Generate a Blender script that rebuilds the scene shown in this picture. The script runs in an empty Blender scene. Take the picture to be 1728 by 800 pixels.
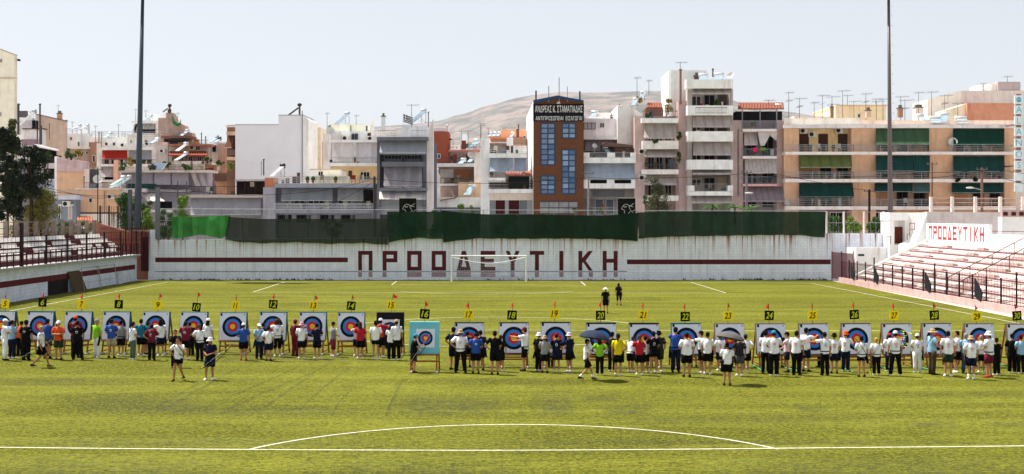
import bpy, math, random
from mathutils import Vector, Matrix, noise
R = random.Random(7)
rad = math.radians
sc = bpy.context.scene
col = sc.collection
# ---------------------------------------------------------------- camera, sky, sun, exposure
F, CX, HY, CH = 2132.0, 864.0, 364.0, 6.45      # focal length and horizon in photo pixels, eye height in metres
cam = bpy.data.cameras.new('camera'); camo = bpy.data.objects.new('camera', cam); col.objects.link(camo)
camo.location = (0, 0, CH); camo.rotation_euler = (rad(90), 0, 0)
cam.sensor_width = 36; cam.lens = 36*F/1728; cam.shift_y = -(400-HY)/1728*1.0
cam.clip_start = .5; cam.clip_end = 60000
sc.camera = camo
SUN = Vector((-.8, .5, 1.7)).normalized()
w = bpy.data.worlds.new('World'); sc.world = w; w.use_nodes = True
nt = w.node_tree; bg = nt.nodes['Background']
sky = nt.nodes.new('ShaderNodeTexSky'); sky.sky_type = 'NISHITA'; sky.sun_disc = False
sky.sun_elevation = math.asin(SUN.z); sky.sun_rotation = math.atan2(SUN.x, SUN.y)
sky.air_density = .9; sky.dust_density = 1.0; sky.ozone_density = 1.0
hs = nt.nodes.new('ShaderNodeHueSaturation'); hs.inputs['Saturation'].default_value = .42
nt.links.new(sky.outputs[0], hs.inputs['Color'])
mw = nt.nodes.new('ShaderNodeMix'); mw.data_type = 'RGBA'; mw.inputs[0].default_value = .72; mw.inputs[7].default_value = (2.5, 2.6, 2.75, 1)   # milky summer veil over the clear sky
nt.links.new(hs.outputs[0], mw.inputs[6]); nt.links.new(mw.outputs[2], bg.inputs[0])
bg.inputs[1].default_value = .132
sl = bpy.data.lights.new('sun', 'SUN'); sl.energy = 5.0; sl.angle = rad(.53); sl.color = (1, .95, .86)
so = bpy.data.objects.new('sun', sl); col.objects.link(so); so.rotation_euler = SUN.to_track_quat('Z', 'Y').to_euler(); so.location = (-200, 100, 300)
sc.view_settings.view_transform = 'Standard'; sc.view_settings.look = 'None'
sc.view_settings.exposure = .9; sc.view_settings.gamma = 1
sc.render.engine = 'CYCLES'
cy = sc.cycles
cy.use_denoising = True; cy.max_bounces = 6; cy.transparent_max_bounces = 12; cy.volume_bounces = 0
cy.volume_step_rate = 5; cy.sample_clamp_indirect = 6

# ---------------------------------------------------------------- helpers
def wx(px, Y): return (px-CX)*Y/F
def wz(py, Y): return CH-(py-HY)*Y/F
def P(px, py, Y): return Vector((wx(px, Y), Y, wz(py, Y)))
def G(px, py, z=0.):
    Y = (CH-z)*F/(py-HY); return Vector((wx(px, Y), Y, z))
MATS = {}
def srgb(h):
    if isinstance(h, str):
        c = [int(h[i:i+2], 16)/255 for i in (0, 2, 4)]
    else: c = h
    return tuple(x/12.92 if x <= .04045 else ((x+.055)/1.055)**2.4 for x in c)
def mat(colr, rough=.8, kind='plain', amt=.18, scale=1., metal=0., spec=.05, alpha=1., c2=None):
    key = (colr, rough, kind, amt, scale, metal, spec, alpha, c2)
    if key in MATS: return MATS[key]
    c = srgb(colr)
    m = bpy.data.materials.new('surface_'+str(colr)); m.use_nodes = True
    n = m.node_tree; b = n.nodes['Principled BSDF']; L = n.links.new
    b.inputs['Roughness'].default_value = rough; b.inputs['Metallic'].default_value = metal
    b.inputs['Specular IOR Level'].default_value = spec
    tc = n.nodes.new('ShaderNodeTexCoord')
    def nz(sc3, scl, det=4., rgh=.6):
        mp = n.nodes.new('ShaderNodeMapping'); mp.inputs['Scale'].default_value = sc3
        L(tc.outputs['Object'], mp.inputs[0])
        t = n.nodes.new('ShaderNodeTexNoise'); t.inputs['Scale'].default_value = scl; t.inputs['Detail'].default_value = det; t.inputs['Roughness'].default_value = rgh
        L(mp.outputs[0], t.inputs[0]); return t.outputs[0]
    def ramp(src, a, bb, ca, cb):
        r = n.nodes.new('ShaderNodeValToRGB'); e = r.color_ramp.elements
        e[0].position = a; e[1].position = bb; e[0].color = (*ca, 1); e[1].color = (*cb, 1); L(src, r.inputs[0]); return r.outputs[0]
    def mix(f, a, bb, mode='MIX'):
        x = n.nodes.new('ShaderNodeMix'); x.data_type = 'RGBA'; x.blend_type = mode
        if isinstance(f, float): x.inputs[0].default_value = f
        else: L(f, x.inputs[0])
        for i, v in ((6, a), (7, bb)):
            if isinstance(v, tuple): x.inputs[i].default_value = (*v, 1)
            else: L(v, x.inputs[i])
        return x.outputs[2]
    dk = tuple(x*(1-amt) for x in c); lt = tuple(min(1, x*(1+amt*.45)) for x in c)
    base = ramp(nz((1, 1, 1), 1.3*scale), .3, .7, dk, lt)
    if kind == 'plaster':      # rain streaks and grime that run down
        st = ramp(nz((1.1, 1.1, .16), 1.1*scale, 6, .7), .52, .7, (0, 0, 0), (1, 1, 1))
        base = mix(st, base, tuple(x*y for x, y in zip(c, (.72, .66, .62))))
        sp = ramp(nz((1, 1, 1), 6*scale, 3), .62, .75, (0, 0, 0), (1, 1, 1))
        ml = n.nodes.new('ShaderNodeMath'); ml.operation = 'MULTIPLY'; ml.inputs[1].default_value = .4; L(sp, ml.inputs[0])
        base = mix(ml.outputs[0], base, tuple(x*.55 for x in c))
    elif kind == 'wallpaint':  # old white paint: rust running from the coping, flaking near the ground, block joints
        rs = ramp(nz((2.6, 0, .03), 1.7, 5, .6), .53, .60, (0, 0, 0), (1, 1, 1))
        gs = ramp(nz((1.1, 0, .05), 1.7, 6, .7), .50, .66, (0, 0, 0), (.25, .25, .25)); base = mix(gs, base, srgb('8f7a68'))
        sx = n.nodes.new('ShaderNodeSeparateXYZ'); L(tc.outputs['Object'], sx.inputs[0])
        mr = n.nodes.new('ShaderNodeMapRange'); mr.inputs[1].default_value = .8; mr.inputs[2].default_value = 4.3; L(sx.outputs[2], mr.inputs[0])
        pw = n.nodes.new('ShaderNodeMath'); pw.operation = 'POWER'; pw.inputs[1].default_value = 1.9; L(mr.outputs[0], pw.inputs[0])
        mm = n.nodes.new('ShaderNodeMath'); mm.operation = 'MULTIPLY'; L(rs, mm.inputs[0]); L(pw.outputs[0], mm.inputs[1])
        base = mix(mm.outputs[0], base, srgb('94480f'))
        bk = n.nodes.new('ShaderNodeTexBrick'); bk.inputs['Scale'].default_value = 1.; bk.inputs['Brick Width'].default_value = .5; bk.inputs['Row Height'].default_value = .26; bk.inputs['Mortar Size'].default_value = .012
        mp = n.nodes.new('ShaderNodeMapping'); mp.inputs['Rotation'].default_value = (rad(90), 0, 0); L(tc.outputs['Object'], mp.inputs[0]); L(mp.outputs[0], bk.inputs[0])
        f2 = n.nodes.new('ShaderNodeMath'); f2.operation = 'MULTIPLY'; f2.inputs[1].default_value = .45; L(bk.outputs['Fac'], f2.inputs[0])
        base = mix(f2.outputs[0], base, tuple(x*.5 for x in c))
        fl = ramp(nz((1, 0, 1.4), 2.6, 8, .75), .57, .66, (0, 0, 0), (1, 1, 1))
        m2 = n.nodes.new('ShaderNodeMapRange'); m2.inputs[1].default_value = 1.5; m2.inputs[2].default_value = 0; L(sx.outputs[2], m2.inputs[0])
        m3 = n.nodes.new('ShaderNodeMath'); m3.operation = 'MULTIPLY'; L(fl, m3.inputs[0]); L(m2.outputs[0], m3.inputs[1])
        base = mix(m3.outputs[0], base, srgb('7c6a68'))
    elif kind == 'brick':
        bk = n.nodes.new('ShaderNodeTexBrick'); bk.inputs['Scale'].default_value = 3.2*scale; bk.inputs['Mortar Size'].default_value = .02
        mp = n.nodes.new('ShaderNodeMapping'); mp.inputs['Rotation'].default_value = (rad(90), 0, 0); L(tc.outputs['Object'], mp.inputs[0]); L(mp.outputs[0], bk.inputs[0])
        bk.inputs['Color1'].default_value = (*dk, 1); bk.inputs['Color2'].default_value = (*lt, 1); bk.inputs['Mortar'].default_value = (*[x*.7+.03 for x in c], 1)
        base = bk.outputs[0]
    elif kind == 'tile':
        wv = n.nodes.new('ShaderNodeTexWave'); wv.inputs['Scale'].default_value = 2.2; L(tc.outputs['Object'], wv.inputs[0])
        base = mix(ramp(wv.outputs[1], .1, .6, (0, 0, 0), (1, 1, 1)), tuple(x*.45 for x in c), base)
    elif kind == 'wood':
        base = ramp(nz((9, 9, 1.2), 2.), .3, .7, tuple(x*.6 for x in c), lt)
    elif kind == 'stripe':     # woven awning cloth: faint stripes along its drop
        sx = n.nodes.new('ShaderNodeSeparateXYZ'); L(tc.outputs['Object'], sx.inputs[0])
        ma = n.nodes.new('ShaderNodeMath'); ma.operation = 'SINE'; mu = n.nodes.new('ShaderNodeMath'); mu.operation = 'MULTIPLY'; mu.inputs[1].default_value = 9.*scale
        L(sx.outputs[0], mu.inputs[0]); L(mu.outputs[0], ma.inputs[0])
        c2c = srgb(c2) if c2 else tuple(x*.78 for x in c)
        base = mix(ramp(ma.outputs[0], .45, .55, (0, 0, 0), (1, 1, 1)), base, c2c)
        base = mix(ramp(nz((1, 1, .3), 2.), .5, .8, (0, 0, 0), (1, 1, 1)), base, tuple(x*.7 for x in c))
    L(base, b.inputs['Base Color'])
    if kind in ('plaster', 'wallpaint', 'brick'):
        bp = n.nodes.new('ShaderNodeBump'); bp.inputs['Strength'].default_value = .25; bp.inputs['Distance'].default_value = .03
        L(nz((1, 1, 1), 14.), bp.inputs['Height']); L(bp.outputs[0], b.inputs['Normal'])
    if alpha < 1: b.inputs['Alpha'].default_value = alpha
    MATS[key] = m; return m
def pl(c, amt=.12):
    q = [int(c[i:i+2], 16) for i in (0, 2, 4)]; q = [min(243, int(x*1.12+9)) for x in q]
    return mat('%02x%02x%02x' % tuple(q), .85, 'plaster', amt)
def cl(c, rough=.85): return mat(c, rough, 'plain', .16, 3.)
def metal(c, rough=.45): return mat(c, rough, 'plain', .15, 2., .4, .4)
GLASS = mat('2a3540', .08, 'plain', .3, .6, 0., .6); DARK = mat('09090b', .6, 'plain', .3); WOOD = mat('9a6234', .6, 'wood')  # DARK: shade inside openings and balconies put into a near black colour

OFF = {}
class MB:
    def __init__(s): s.v = []; s.f = []; s.fm = []; s.mats = []; s.sm = False
    def mi(s, m):
        if m not in s.mats: s.mats.append(m)
        return s.mats.index(m)
    def face(s, pts, m):
        i = len(s.v); s.v += [Vector(p) for p in pts]; s.f.append(tuple(range(i, i+len(pts)))); s.fm.append(s.mi(m))
    def hexa(s, p, m):   # p: 4 bottom, 4 top (same winding)
        i = len(s.v); s.v += [Vector(q) for q in p]; k = s.mi(m)
        for f in ((3, 2, 1, 0), (4, 5, 6, 7), (0, 1, 5, 4), (1, 2, 6, 5), (2, 3, 7, 6), (3, 0, 4, 7)):
            s.f.append(tuple(i+j for j in f)); s.fm.append(k)
        return s
    def box(s, x0, x1, y0, y1, z0, z1, m):
        x0, x1 = min(x0, x1), max(x0, x1); y0, y1 = min(y0, y1), max(y0, y1); z0, z1 = min(z0, z1), max(z0, z1)
        return s.hexa([(x0, y0, z0), (x1, y0, z0), (x1, y1, z0), (x0, y1, z0), (x0, y0, z1), (x1, y0, z1), (x1, y1, z1), (x0, y1, z1)], m)
    def prism(s, pts, d, m):  # polygon of 3D points pushed along vector d
        n = len(pts); i = len(s.v); pts = [Vector(p) for p in pts]; d = Vector(d); k = s.mi(m)
        s.v += pts+[p+d for p in pts]
        s.f.append(tuple(range(i, i+n))); s.f.append(tuple(range(i+2*n-1, i+n-1, -1))); s.fm += [k, k]
        for a in range(n):
            b = (a+1) % n; s.f.append((i+a, i+n+a, i+n+b, i+b)); s.fm.append(k)
        return s
    def loft(s, rings, m, c0=True, c1=True):
        k = s.mi(m); n = len(rings[0]); i = len(s.v)
        for r in rings: s.v += [Vector(p) for p in r]
        for a in range(len(rings)-1):
            for b in range(n):
                c = (b+1) % n; s.f.append((i+a*n+b, i+a*n+c, i+(a+1)*n+c, i+(a+1)*n+b)); s.fm.append(k)
        if c0: s.f.append(tuple(i+b for b in reversed(range(n)))); s.fm.append(k)
        if c1: s.f.append(tuple(i+(len(rings)-1)*n+b for b in range(n))); s.fm.append(k)
        return s
    def tube(s, pts, rs, m, n=6, caps=True):
        pts = [Vector(p) for p in pts]
        if not hasattr(rs, '__len__'): rs = [rs]*len(pts)
        rings = []
        for i, p in enumerate(pts):
            t = (pts[min(i+1, len(pts)-1)]-pts[max(i-1, 0)]).normalized()
            u = t.cross(Vector((0, 0, 1)) if abs(t.z) < .9 else Vector((0, 1, 0))).normalized(); v = t.cross(u)
            rings.append([p+(u*math.cos(2*math.pi*a/n)+v*math.sin(2*math.pi*a/n))*rs[i] for a in range(n)])
        return s.loft(rings, m, caps, caps)
    def ball(s, c, r, m, n=10, k=6, z0=-1., z1=1., M=None):
        if not hasattr(r, '__len__'): r = (r, r, r)
        rings = []
        for j in range(k+1):
            zz = z0+(z1-z0)*j/k; a = math.asin(max(-1, min(1, zz))); cr = max(.03, math.cos(a)); q = []
            for i in range(n):
                t = 2*math.pi*i/n; v = Vector((math.cos(t)*cr*r[0], math.sin(t)*cr*r[1], math.sin(a)*r[2]))
                if M: v = M @ v
                q.append(Vector(c)+v)
            rings.append(q)
        return s.loft(rings, m)
    def obj(s, name, parent=None, smooth=False, loc=None):
        off = OFF.get(parent.name, Vector((0, 0, 0))) if parent else (Vector(loc) if loc else Vector((0, 0, 0)))
        me = bpy.data.meshes.new(name)
        me.from_pydata([tuple(v-off) for v in s.v], [], s.f)
        for m in s.mats: me.materials.append(m)
        me.polygons.foreach_set('material_index', s.fm)
        if smooth: me.polygons.foreach_set('use_smooth', [True]*len(s.f))
        me.update()
        o = bpy.data.objects.new(name, me); col.objects.link(o)
        if parent: o.parent = parent
        else: o.location = off
        OFF[o.name] = off.copy(); return o
def tag(o, label=None, cat=None, group=None, kind=None):
    if label: o['label'] = label
    if cat: o['category'] = cat
    if group: o['group'] = group
    if kind: o['kind'] = kind
    return o
def thing(name, label, cat, loc=(0, 0, 0), group=None, rz=0.):
    o = bpy.data.objects.new(name, None); col.objects.link(o); o.location = loc; o.empty_display_size = .3
    o.rotation_euler = (0, 0, rz); OFF[o.name] = Vector(loc); return tag(o, label, cat, group)
def kids(o): return [c for c in o.children]
def copy_tree(o, parent=None):
    c = o.copy(); col.objects.link(c); c.parent = parent
    for ch in kids(o): copy_tree(ch, c)
    return c
TXT = {}
def text_mb(mb, s, m, place, size=1., bold=.02, shear=0., depth=.01, width=None, font=None):
    """text as a mesh: place(x, y, z) maps the writing's own plane to the scene; centred; width squeezes it"""
    key = (s, bold, shear)
    if key not in TXT:
        c = bpy.data.curves.new('lettering', 'FONT'); c.body = s; c.size = 1; c.offset = bold; c.shear = shear; c.extrude = 0
        c.align_x = 'CENTER'; c.align_y = 'CENTER'; c.resolution_u = 3
        o = bpy.data.objects.new('lettering', c); col.objects.link(o)
        dg = bpy.context.evaluated_depsgraph_get(); me = bpy.data.meshes.new_from_object(o.evaluated_get(dg))
        TXT[key] = ([v.co.copy() for v in me.vertices], [tuple(p.vertices) for p in me.polygons])
        bpy.data.objects.remove(o); bpy.data.curves.remove(c); bpy.data.meshes.remove(me)
    vs, fs = TXT[key]
    x0 = min(v.x for v in vs); x1 = max(v.x for v in vs); y0 = min(v.y for v in vs); y1 = max(v.y for v in vs)
    ky = size/(y1-y0); kx = width/(x1-x0) if width else ky; k = mb.mi(m)
    i = len(mb.v)
    mb.v += [Vector(place((v.x-(x0+x1)/2)*kx, (v.y-(y0+y1)/2)*ky, depth)) for v in vs]
    for f in fs: mb.f.append(tuple(i+j for j in f)); mb.fm.append(k)
LET = {}
def _letters():
    s, t = .27, .2
    r = lambda x0, x1, y0, y1: [(x0, y0), (x1, y0), (x1, y1), (x0, y1)]
    L = LET
    L['P'] = [r(0, s, 0, 1-t), r(1-s, 1, 0, 1-t), r(0, 1, 1-t, 1)]
    L['R'] = [r(0, s, 0, 1), r(s, 1, 1-t, 1), r(s, 1, .42, .42+t), r(1-s, 1, .42+t, 1-t)]
    L['O'] = [r(0, s, 0, 1), r(1-s, 1, 0, 1), r(s, 1-s, 0, t), r(s, 1-s, 1-t, 1)]
    k = .23*t/.75
    L['D'] = [[(0, 0), (.27, 0), (.5, .75), (.5, 1), (.36, 1)], [(1, 0), (.64, 1), (.5, 1), (.5, .75), (.73, 0)], [(.27, 0), (.73, 0), (.73-k, t), (.27+k, t)]]
    L['E'] = [r(0, s, 0, 1), r(s, 1, 0, t), r(s, .9, .4, .4+t), r(s, 1, 1-t, 1)]
    L['Y'] = [r(.36, .64, 0, .42), [(0, 1), (.36, .42), (.5, .42), (.5, .62), (.28, 1)], [(1, 1), (.72, 1), (.5, .62), (.5, .42), (.64, .42)]]
    L['T'] = [r(0, 1, 1-t, 1), r(.36, .64, 0, 1-t)]
    L['I'] = [r(.36, .64, 0, 1)]
    L['K'] = [r(0, s, 0, 1), [(s, .38), (.5, .5), (1, 1), (.70, 1), (s, .64)], [(.34, .413), (.72, 0), (1, 0), (.5, .5)]]
    L['H'] = [r(0, s, 0, 1), r(1-s, 1, 0, 1), r(s, 1-s, .4, .4+t)]
_letters()
# ---------------------------------------------------------------- ground, turf, lines, hills, haze
def turf_mat():
    m = bpy.data.materials.new('artificial_turf'); m.use_nodes = True; n = m.node_tree; L = n.links.new; b = n.nodes['Principled BSDF']
    b.inputs['Roughness'].default_value = .75; b.inputs['Specular IOR Level'].default_value = .25
    tc = n.nodes.new('ShaderNodeTexCoord')
    def nz(sc3, scl, det=4., rgh=.6, dist=0.):
        mp = n.nodes.new('ShaderNodeMapping'); mp.inputs['Scale'].default_value = sc3; L(tc.outputs['Object'], mp.inputs[0])
        t = n.nodes.new('ShaderNodeTexNoise'); t.inputs['Scale'].default_value = scl; t.inputs['Detail'].default_value = det; t.inputs['Roughness'].default_value = rgh; t.inputs['Distortion'].default_value = dist
        L(mp.outputs[0], t.inputs[0]); return t.outputs[0]
    def ramp(src, a, bb, ca=(0, 0, 0), cb=(1, 1, 1)):
        r = n.nodes.new('ShaderNodeValToRGB'); e = r.color_ramp.elements
        e[0].position = a; e[1].position = bb; e[0].color = (*ca, 1); e[1].color = (*cb, 1); L(src, r.inputs[0]); return r.outputs[0]
    def mix(f, a, bb):
        x = n.nodes.new('ShaderNodeMix'); x.data_type = 'RGBA'
        if isinstance(f, float): x.inputs[0].default_value = f
        else: L(f, x.inputs[0])
        for i, v in ((6, a), (7, bb)):
            if isinstance(v, tuple): x.inputs[i].default_value = (*v, 1)
            else: L(v, x.inputs[i])
        return x.outputs[2]
    def mul(a, bb):
        x = n.nodes.new('ShaderNodeMath'); x.operation = 'MULTIPLY'; L(a, x.inputs[0])
        if isinstance(bb, float): x.inputs[1].default_value = bb
        else: L(bb, x.inputs[1])
        return x.outputs[0]
    A = (.150, .155, .024); B = (.100, .105, .017); D = (.022, .025, .005)
    base = mix(ramp(nz((.25, 1, 1), .35, 6, .65), .42, .58), A, B)
    # bands where the carpet rolls lie: across the pitch, each with its own tone
    bnd = mul(ramp(nz((.02, 1, 1), .5, 3, .5), .49, .54), .6)
    base = mix(bnd, base, (.06, .064, .010))
    pat = mul(ramp(nz((.45, 1, 1), .22, 7, .75, .8), .50, .60), .6)
    base = mix(pat, base, D)
    tuft = ramp(nz((.55, 1.3, 1), 3.6, 7, .8), .47, .56); base = mix(mul(tuft, .55), base, D)
    yel = ramp(nz((.7, 1.2, 1), 6., 5, .8), .49, .57); base = mix(mul(yel, .4), base, (.21, .19, .018))
    blades = ramp(nz((.8, .8, 1), 11., 3, .85), .50, .60); base = mix(mul(blades, .65), base, (.25, .26, .02))
    deep = ramp(nz((.7, .9, 1), 7., 4, .85), .52, .60); base = mix(mul(deep, .6), base, D)
    bits = ramp(nz((1, 1, 1), 17., 2, .5), .735, .75); base = mix(mul(bits, .5), base, (.45, .43, .3))
    L(base, b.inputs['Base Color']); b.inputs['Specular IOR Level'].default_value = .02
    bp = n.nodes.new('ShaderNodeBump'); bp.inputs['Strength'].default_value = .55; bp.inputs['Distance'].default_value = .04
    L(nz((1, 1.5, 1), 26., 4, .8), bp.inputs['Height']); L(bp.outputs[0], b.inputs['Normal'])
    return m
TURF = turf_mat()
g = MB(); g.box(-9000, 9000, -300, 9000, -1, -.02, mat('b8b2a8', .9, 'plain', .2, .05)); tag(g.obj('ground'), kind='structure')
g = MB(); g.face([(-37.28, -20, 0), (32.2, -20, 0), (31.6, 126.78, 0), (-37.28, 126.78, 0)], TURF); tag(g.obj('turf_pitch'), kind='structure')
LINE = mat('d6d4c4', .8, 'plain', .4, 5.)
mk = MB()
def ribbon(mb, pts, wd, m, z=.004, sub=True):
    pts = [Vector((p[0], p[1], z)) for p in pts]; q = []
    for i, p in enumerate(pts):
        t = (pts[min(i+1, len(pts)-1)]-pts[max(i-1, 0)]); t.z = 0; t.normalize(); nrm = Vector((-t.y, t.x, 0)); q.append((p-nrm*wd/2, p+nrm*wd/2))
    for a, b in zip(q, q[1:]): mb.face([a[0], b[0], b[1], a[1]], m)
def smooth_pts(px, k=6):
    g_ = [G(*p) for p in px]; out = []
    for i in range(len(g_)-1):
        p0, p1, p2, p3 = g_[max(i-1, 0)], g_[i], g_[i+1], g_[min(i+2, len(g_)-1)]
        for j in range(k):
            t = j/k; out.append(.5*((2*p1)+(p2-p0)*t+(2*p0-5*p1+4*p2-p3)*t*t+(3*p1-p0-3*p2+p3)*t**3))
    return out+[g_[-1]]
WL = .08
near = smooth_pts([(-60, 754.6), (0, 755), (200, 757), (420, 758.6), (640, 759.6), (860, 760), (1128, 758.4), (1310, 756.6), (1520, 754.6), (1728, 752.6), (1800, 752)], 3)
ribbon(mk, near, WL, LINE)
arc = [(.06+8.5*math.cos(a), 30.5+8.5*math.sin(a), 0) for a in [math.pi-.54-(math.pi-1.08)*i/48 for i in range(49)]]
ribbon(mk, arc, WL, LINE, .008)
ribbon(mk, [G(-90, 556), G(1790, 558.4)], WL, LINE)
c0 = Vector((-.9, 71.2, 0)); ribbon(mk, [(c0.x+9.15*math.cos(a*math.pi/40), c0.y+9.15*math.sin(a*math.pi/40)) for a in range(81)], WL, LINE, .008)
ribbon(mk, [G(427, 493), G(1225, 494.5)], WL, LINE)
ribbon(mk, [G(427, 493), G(480, 476)], WL, LINE, .008); ribbon(mk, [G(1225, 494.5), G(1166, 476.3)], WL, LINE, .008)
c1 = Vector((-2.2, 113, 0)); ribbon(mk, [(c1.x+9.15*math.cos(a), c1.y+9.15*math.sin(a)) for a in [math.pi+.65+(math.pi-1.3)*i/20 for i in range(21)]], WL, LINE, .008)
ribbon(mk, [G(661, 480.8), G(988, 481.6)], WL, LINE)
ribbon(mk, [G(661, 480.8), G(669, 475)], WL, LINE, .008); ribbon(mk, [G(988, 481.6), G(980, 475.2)], WL, LINE, .008)
ribbon(mk, [G(283, 476.4), G(825, 475), G(1369, 478.2)], WL, LINE, .012)
ribbon(mk, [G(283, 476.4), G(0, 528.4), G(-100, 548)], WL, LINE, .016)
ribbon(mk, [G(1369, 478.2), G(1500, 503.6), G(1721, 546.4), G(1830, 567.5)], WL, LINE, .016)
tag(mk.obj('pitch_marking'), kind='structure')
# worn roller tracks and carpet seams, a shade darker than the pile
def track_mat():
    m = bpy.data.materials.new('worn_track'); m.use_nodes = True; n = m.node_tree; L = n.links.new; b = n.nodes['Principled BSDF']
    b.inputs['Base Color'].default_value = (.03, .034, .01, 1); b.inputs['Roughness'].default_value = .9
    tc = n.nodes.new('ShaderNodeTexCoord'); t = n.nodes.new('ShaderNodeTexNoise'); t.inputs['Scale'].default_value = 2.4; t.inputs['Detail'].default_value = 9; t.inputs['Roughness'].default_value = .8
    r = n.nodes.new('ShaderNodeValToRGB'); r.color_ramp.elements[0].position = .43; r.color_ramp.elements[1].position = .56; r.color_ramp.elements[1].color = (.33, .33, .33, 1)
    L(tc.outputs['Object'], t.inputs[0]); L(t.outputs[0], r.inputs[0]); L(r.outputs[0], b.inputs['Alpha']); return m
TRACK = track_mat(); tk = MB()
for pts, wd in [([(385, 690), (440, 665), (520, 632), (560, 612)], .16), ([(352, 686), (430, 652), (505, 618)], .13), ([(285, 687), (345, 652), (400, 622)], .16),
                ([(445, 688), (480, 664), (530, 630)], .14), ([(505, 692), (545, 655), (590, 620)], .10), ([(652, 702), (665, 670), (680, 640)], .12), ([(260, 690), (320, 655), (360, 633)], .10),
                ([(90, 650), (160, 620), (230, 600)], .08), ([(20, 650), (120, 622), (190, 606)], .08), ([(170, 650), (250, 622), (320, 604)], .09), ([(560, 702), (572, 680), (600, 650)], .07),
                ([(700, 728), (900, 727.2), (1128, 725), (1300, 725.6), (1500, 725)], .035), ([(0, 723), (140, 725), (240, 727)], .04), ([(1128, 668), (1400, 668), (1728, 667)], .03)]:
    ribbon(tk, smooth_pts(pts, 5), wd, TRACK, .003)
tag(tk.obj('turf_track'), kind='structure')
WORN = TRACK.copy(); WORN.name = 'worn_pile'
for n_ in WORN.node_tree.nodes:
    if n_.type == 'VALTORGB': n_.color_ramp.elements[1].color = (.75, .75, .75, 1); n_.color_ramp.elements[0].position = .40; n_.color_ramp.elements[1].position = .62
    if n_.type == 'TEX_NOISE': n_.inputs['Scale'].default_value = 1.7; n_.inputs['Roughness'].default_value = .85
wn = MB(); WV = []
for i, (x0, y0, x1, y1, k0) in enumerate([(90, 660, 380, 699, .7), (210, 684, 660, 701, .8), (640, 664, 870, 702, 1.), (895, 658, 975, 704, .9), (970, 662, 1060, 678, .8), (1010, 680, 1110, 702, .9), (-60, 737, 720, 753, .8), (650, 741, 1800, 752, .7), (-60, 762, 440, 830, .8), (480, 762, 920, 830, .7), (1150, 758, 1800, 830, .8), (1330, 682, 1410, 696, .8), (1530, 709, 1630, 722, .9), (1660, 709, 1760, 722, .9), (980, 700, 1540, 714, .6), (-60, 634, 260, 652, .5), (1430, 658, 1800, 670, .5), (280, 596, 660, 614, .5), (680, 636, 1020, 650, .5)]):
    NXw, NYw = 16, 8; base_ = len(wn.v); k = wn.mi(WORN)
    for jy in range(NYw+1):
        for ix in range(NXw+1):
            u, v = ix/NXw, jy/NYw; jx = R.uniform(-.4, .4)/NXw*(0 < ix < NXw)
            wn.v.append(G(x0+(x1-x0)*(u+jx), y0+(y1-y0)*v)+Vector((0, 0, .0015+.0001*i)))
            WV.append(k0*.62*min(1, 3.5*min(u, 1-u))*min(1, 2.2*v)*min(1, 6*(1-v)))
    for jy in range(NYw):
        for ix in range(NXw): a = base_+jy*(NXw+1)+ix; wn.f.append((a, a+NXw+1, a+NXw+2, a+1)); wn.fm.append(k)
wo = wn.obj('worn_turf'); at_ = wo.data.attributes.new('wear', 'FLOAT', 'POINT'); at_.data.foreach_set('value', WV)
n = WORN.node_tree; an = n.nodes.new('ShaderNodeAttribute'); an.attribute_name = 'wear'; mm_ = n.nodes.new('ShaderNodeMath'); mm_.operation = 'MULTIPLY'
n.links.new(an.outputs['Fac'], mm_.inputs[0]); n.links.new([q for q in n.nodes if q.type == 'VALTORGB'][0].outputs[0], mm_.inputs[1]); n.links.new(mm_.outputs[0], n.nodes['Principled BSDF'].inputs['Alpha'])
tag(wo, kind='structure')
# hills: real terrain a few kilometres off
prof = [(-400, 262), (-100, 256), (100, 250), (300, 244), (360, 238), (440, 232), (520, 224), (600, 219), (680, 213), (735, 204), (780, 190), (830, 172), (870, 162), (905, 156.5), (950, 153), (1000, 155), (1060, 155), (1130, 152), (1200, 158), (1260, 168), (1330, 182), (1400, 191), (1500, 199), (1600, 206), (1750, 214), (2200, 236)]
def ridge(px):
    for (a, ya), (b, yb) in zip(prof, prof[1:]):
        if a <= px <= b:
            t = (px-a)/(b-a); t = t*t*(3-2*t)*.5+t*.5; return ya+(yb-ya)*t
    return 262
hm = MB(); NX, NY = 170, 46; Y0, Y1 = 1500., 3600.
ROCK = bpy.data.materials.new('bare_hillside'); ROCK.use_nodes = True; n = ROCK.node_tree; b = n.nodes['Principled BSDF']; b.inputs['Roughness'].default_value = .95
tc = n.nodes.new('ShaderNodeTexCoord'); t1 = n.nodes.new('ShaderNodeTexNoise'); t1.inputs['Scale'].default_value = .016; t1.inputs['Detail'].default_value = 9; t1.inputs['Roughness'].default_value = .72
r1 = n.nodes.new('ShaderNodeValToRGB'); e = r1.color_ramp.elements; e[0].position = .43; e[0].color = (.085, .088, .085, 1); e[1].position = .58; e[1].color = (.215, .172, .162, 1)  # grey mauve tones: part of the distant haze put into the colour
n.links.new(tc.outputs['Object'], t1.inputs[0]); n.links.new(t1.outputs[0], r1.inputs[0]); n.links.new(r1.outputs[0], b.inputs['Base Color'])
rows = []
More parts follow.
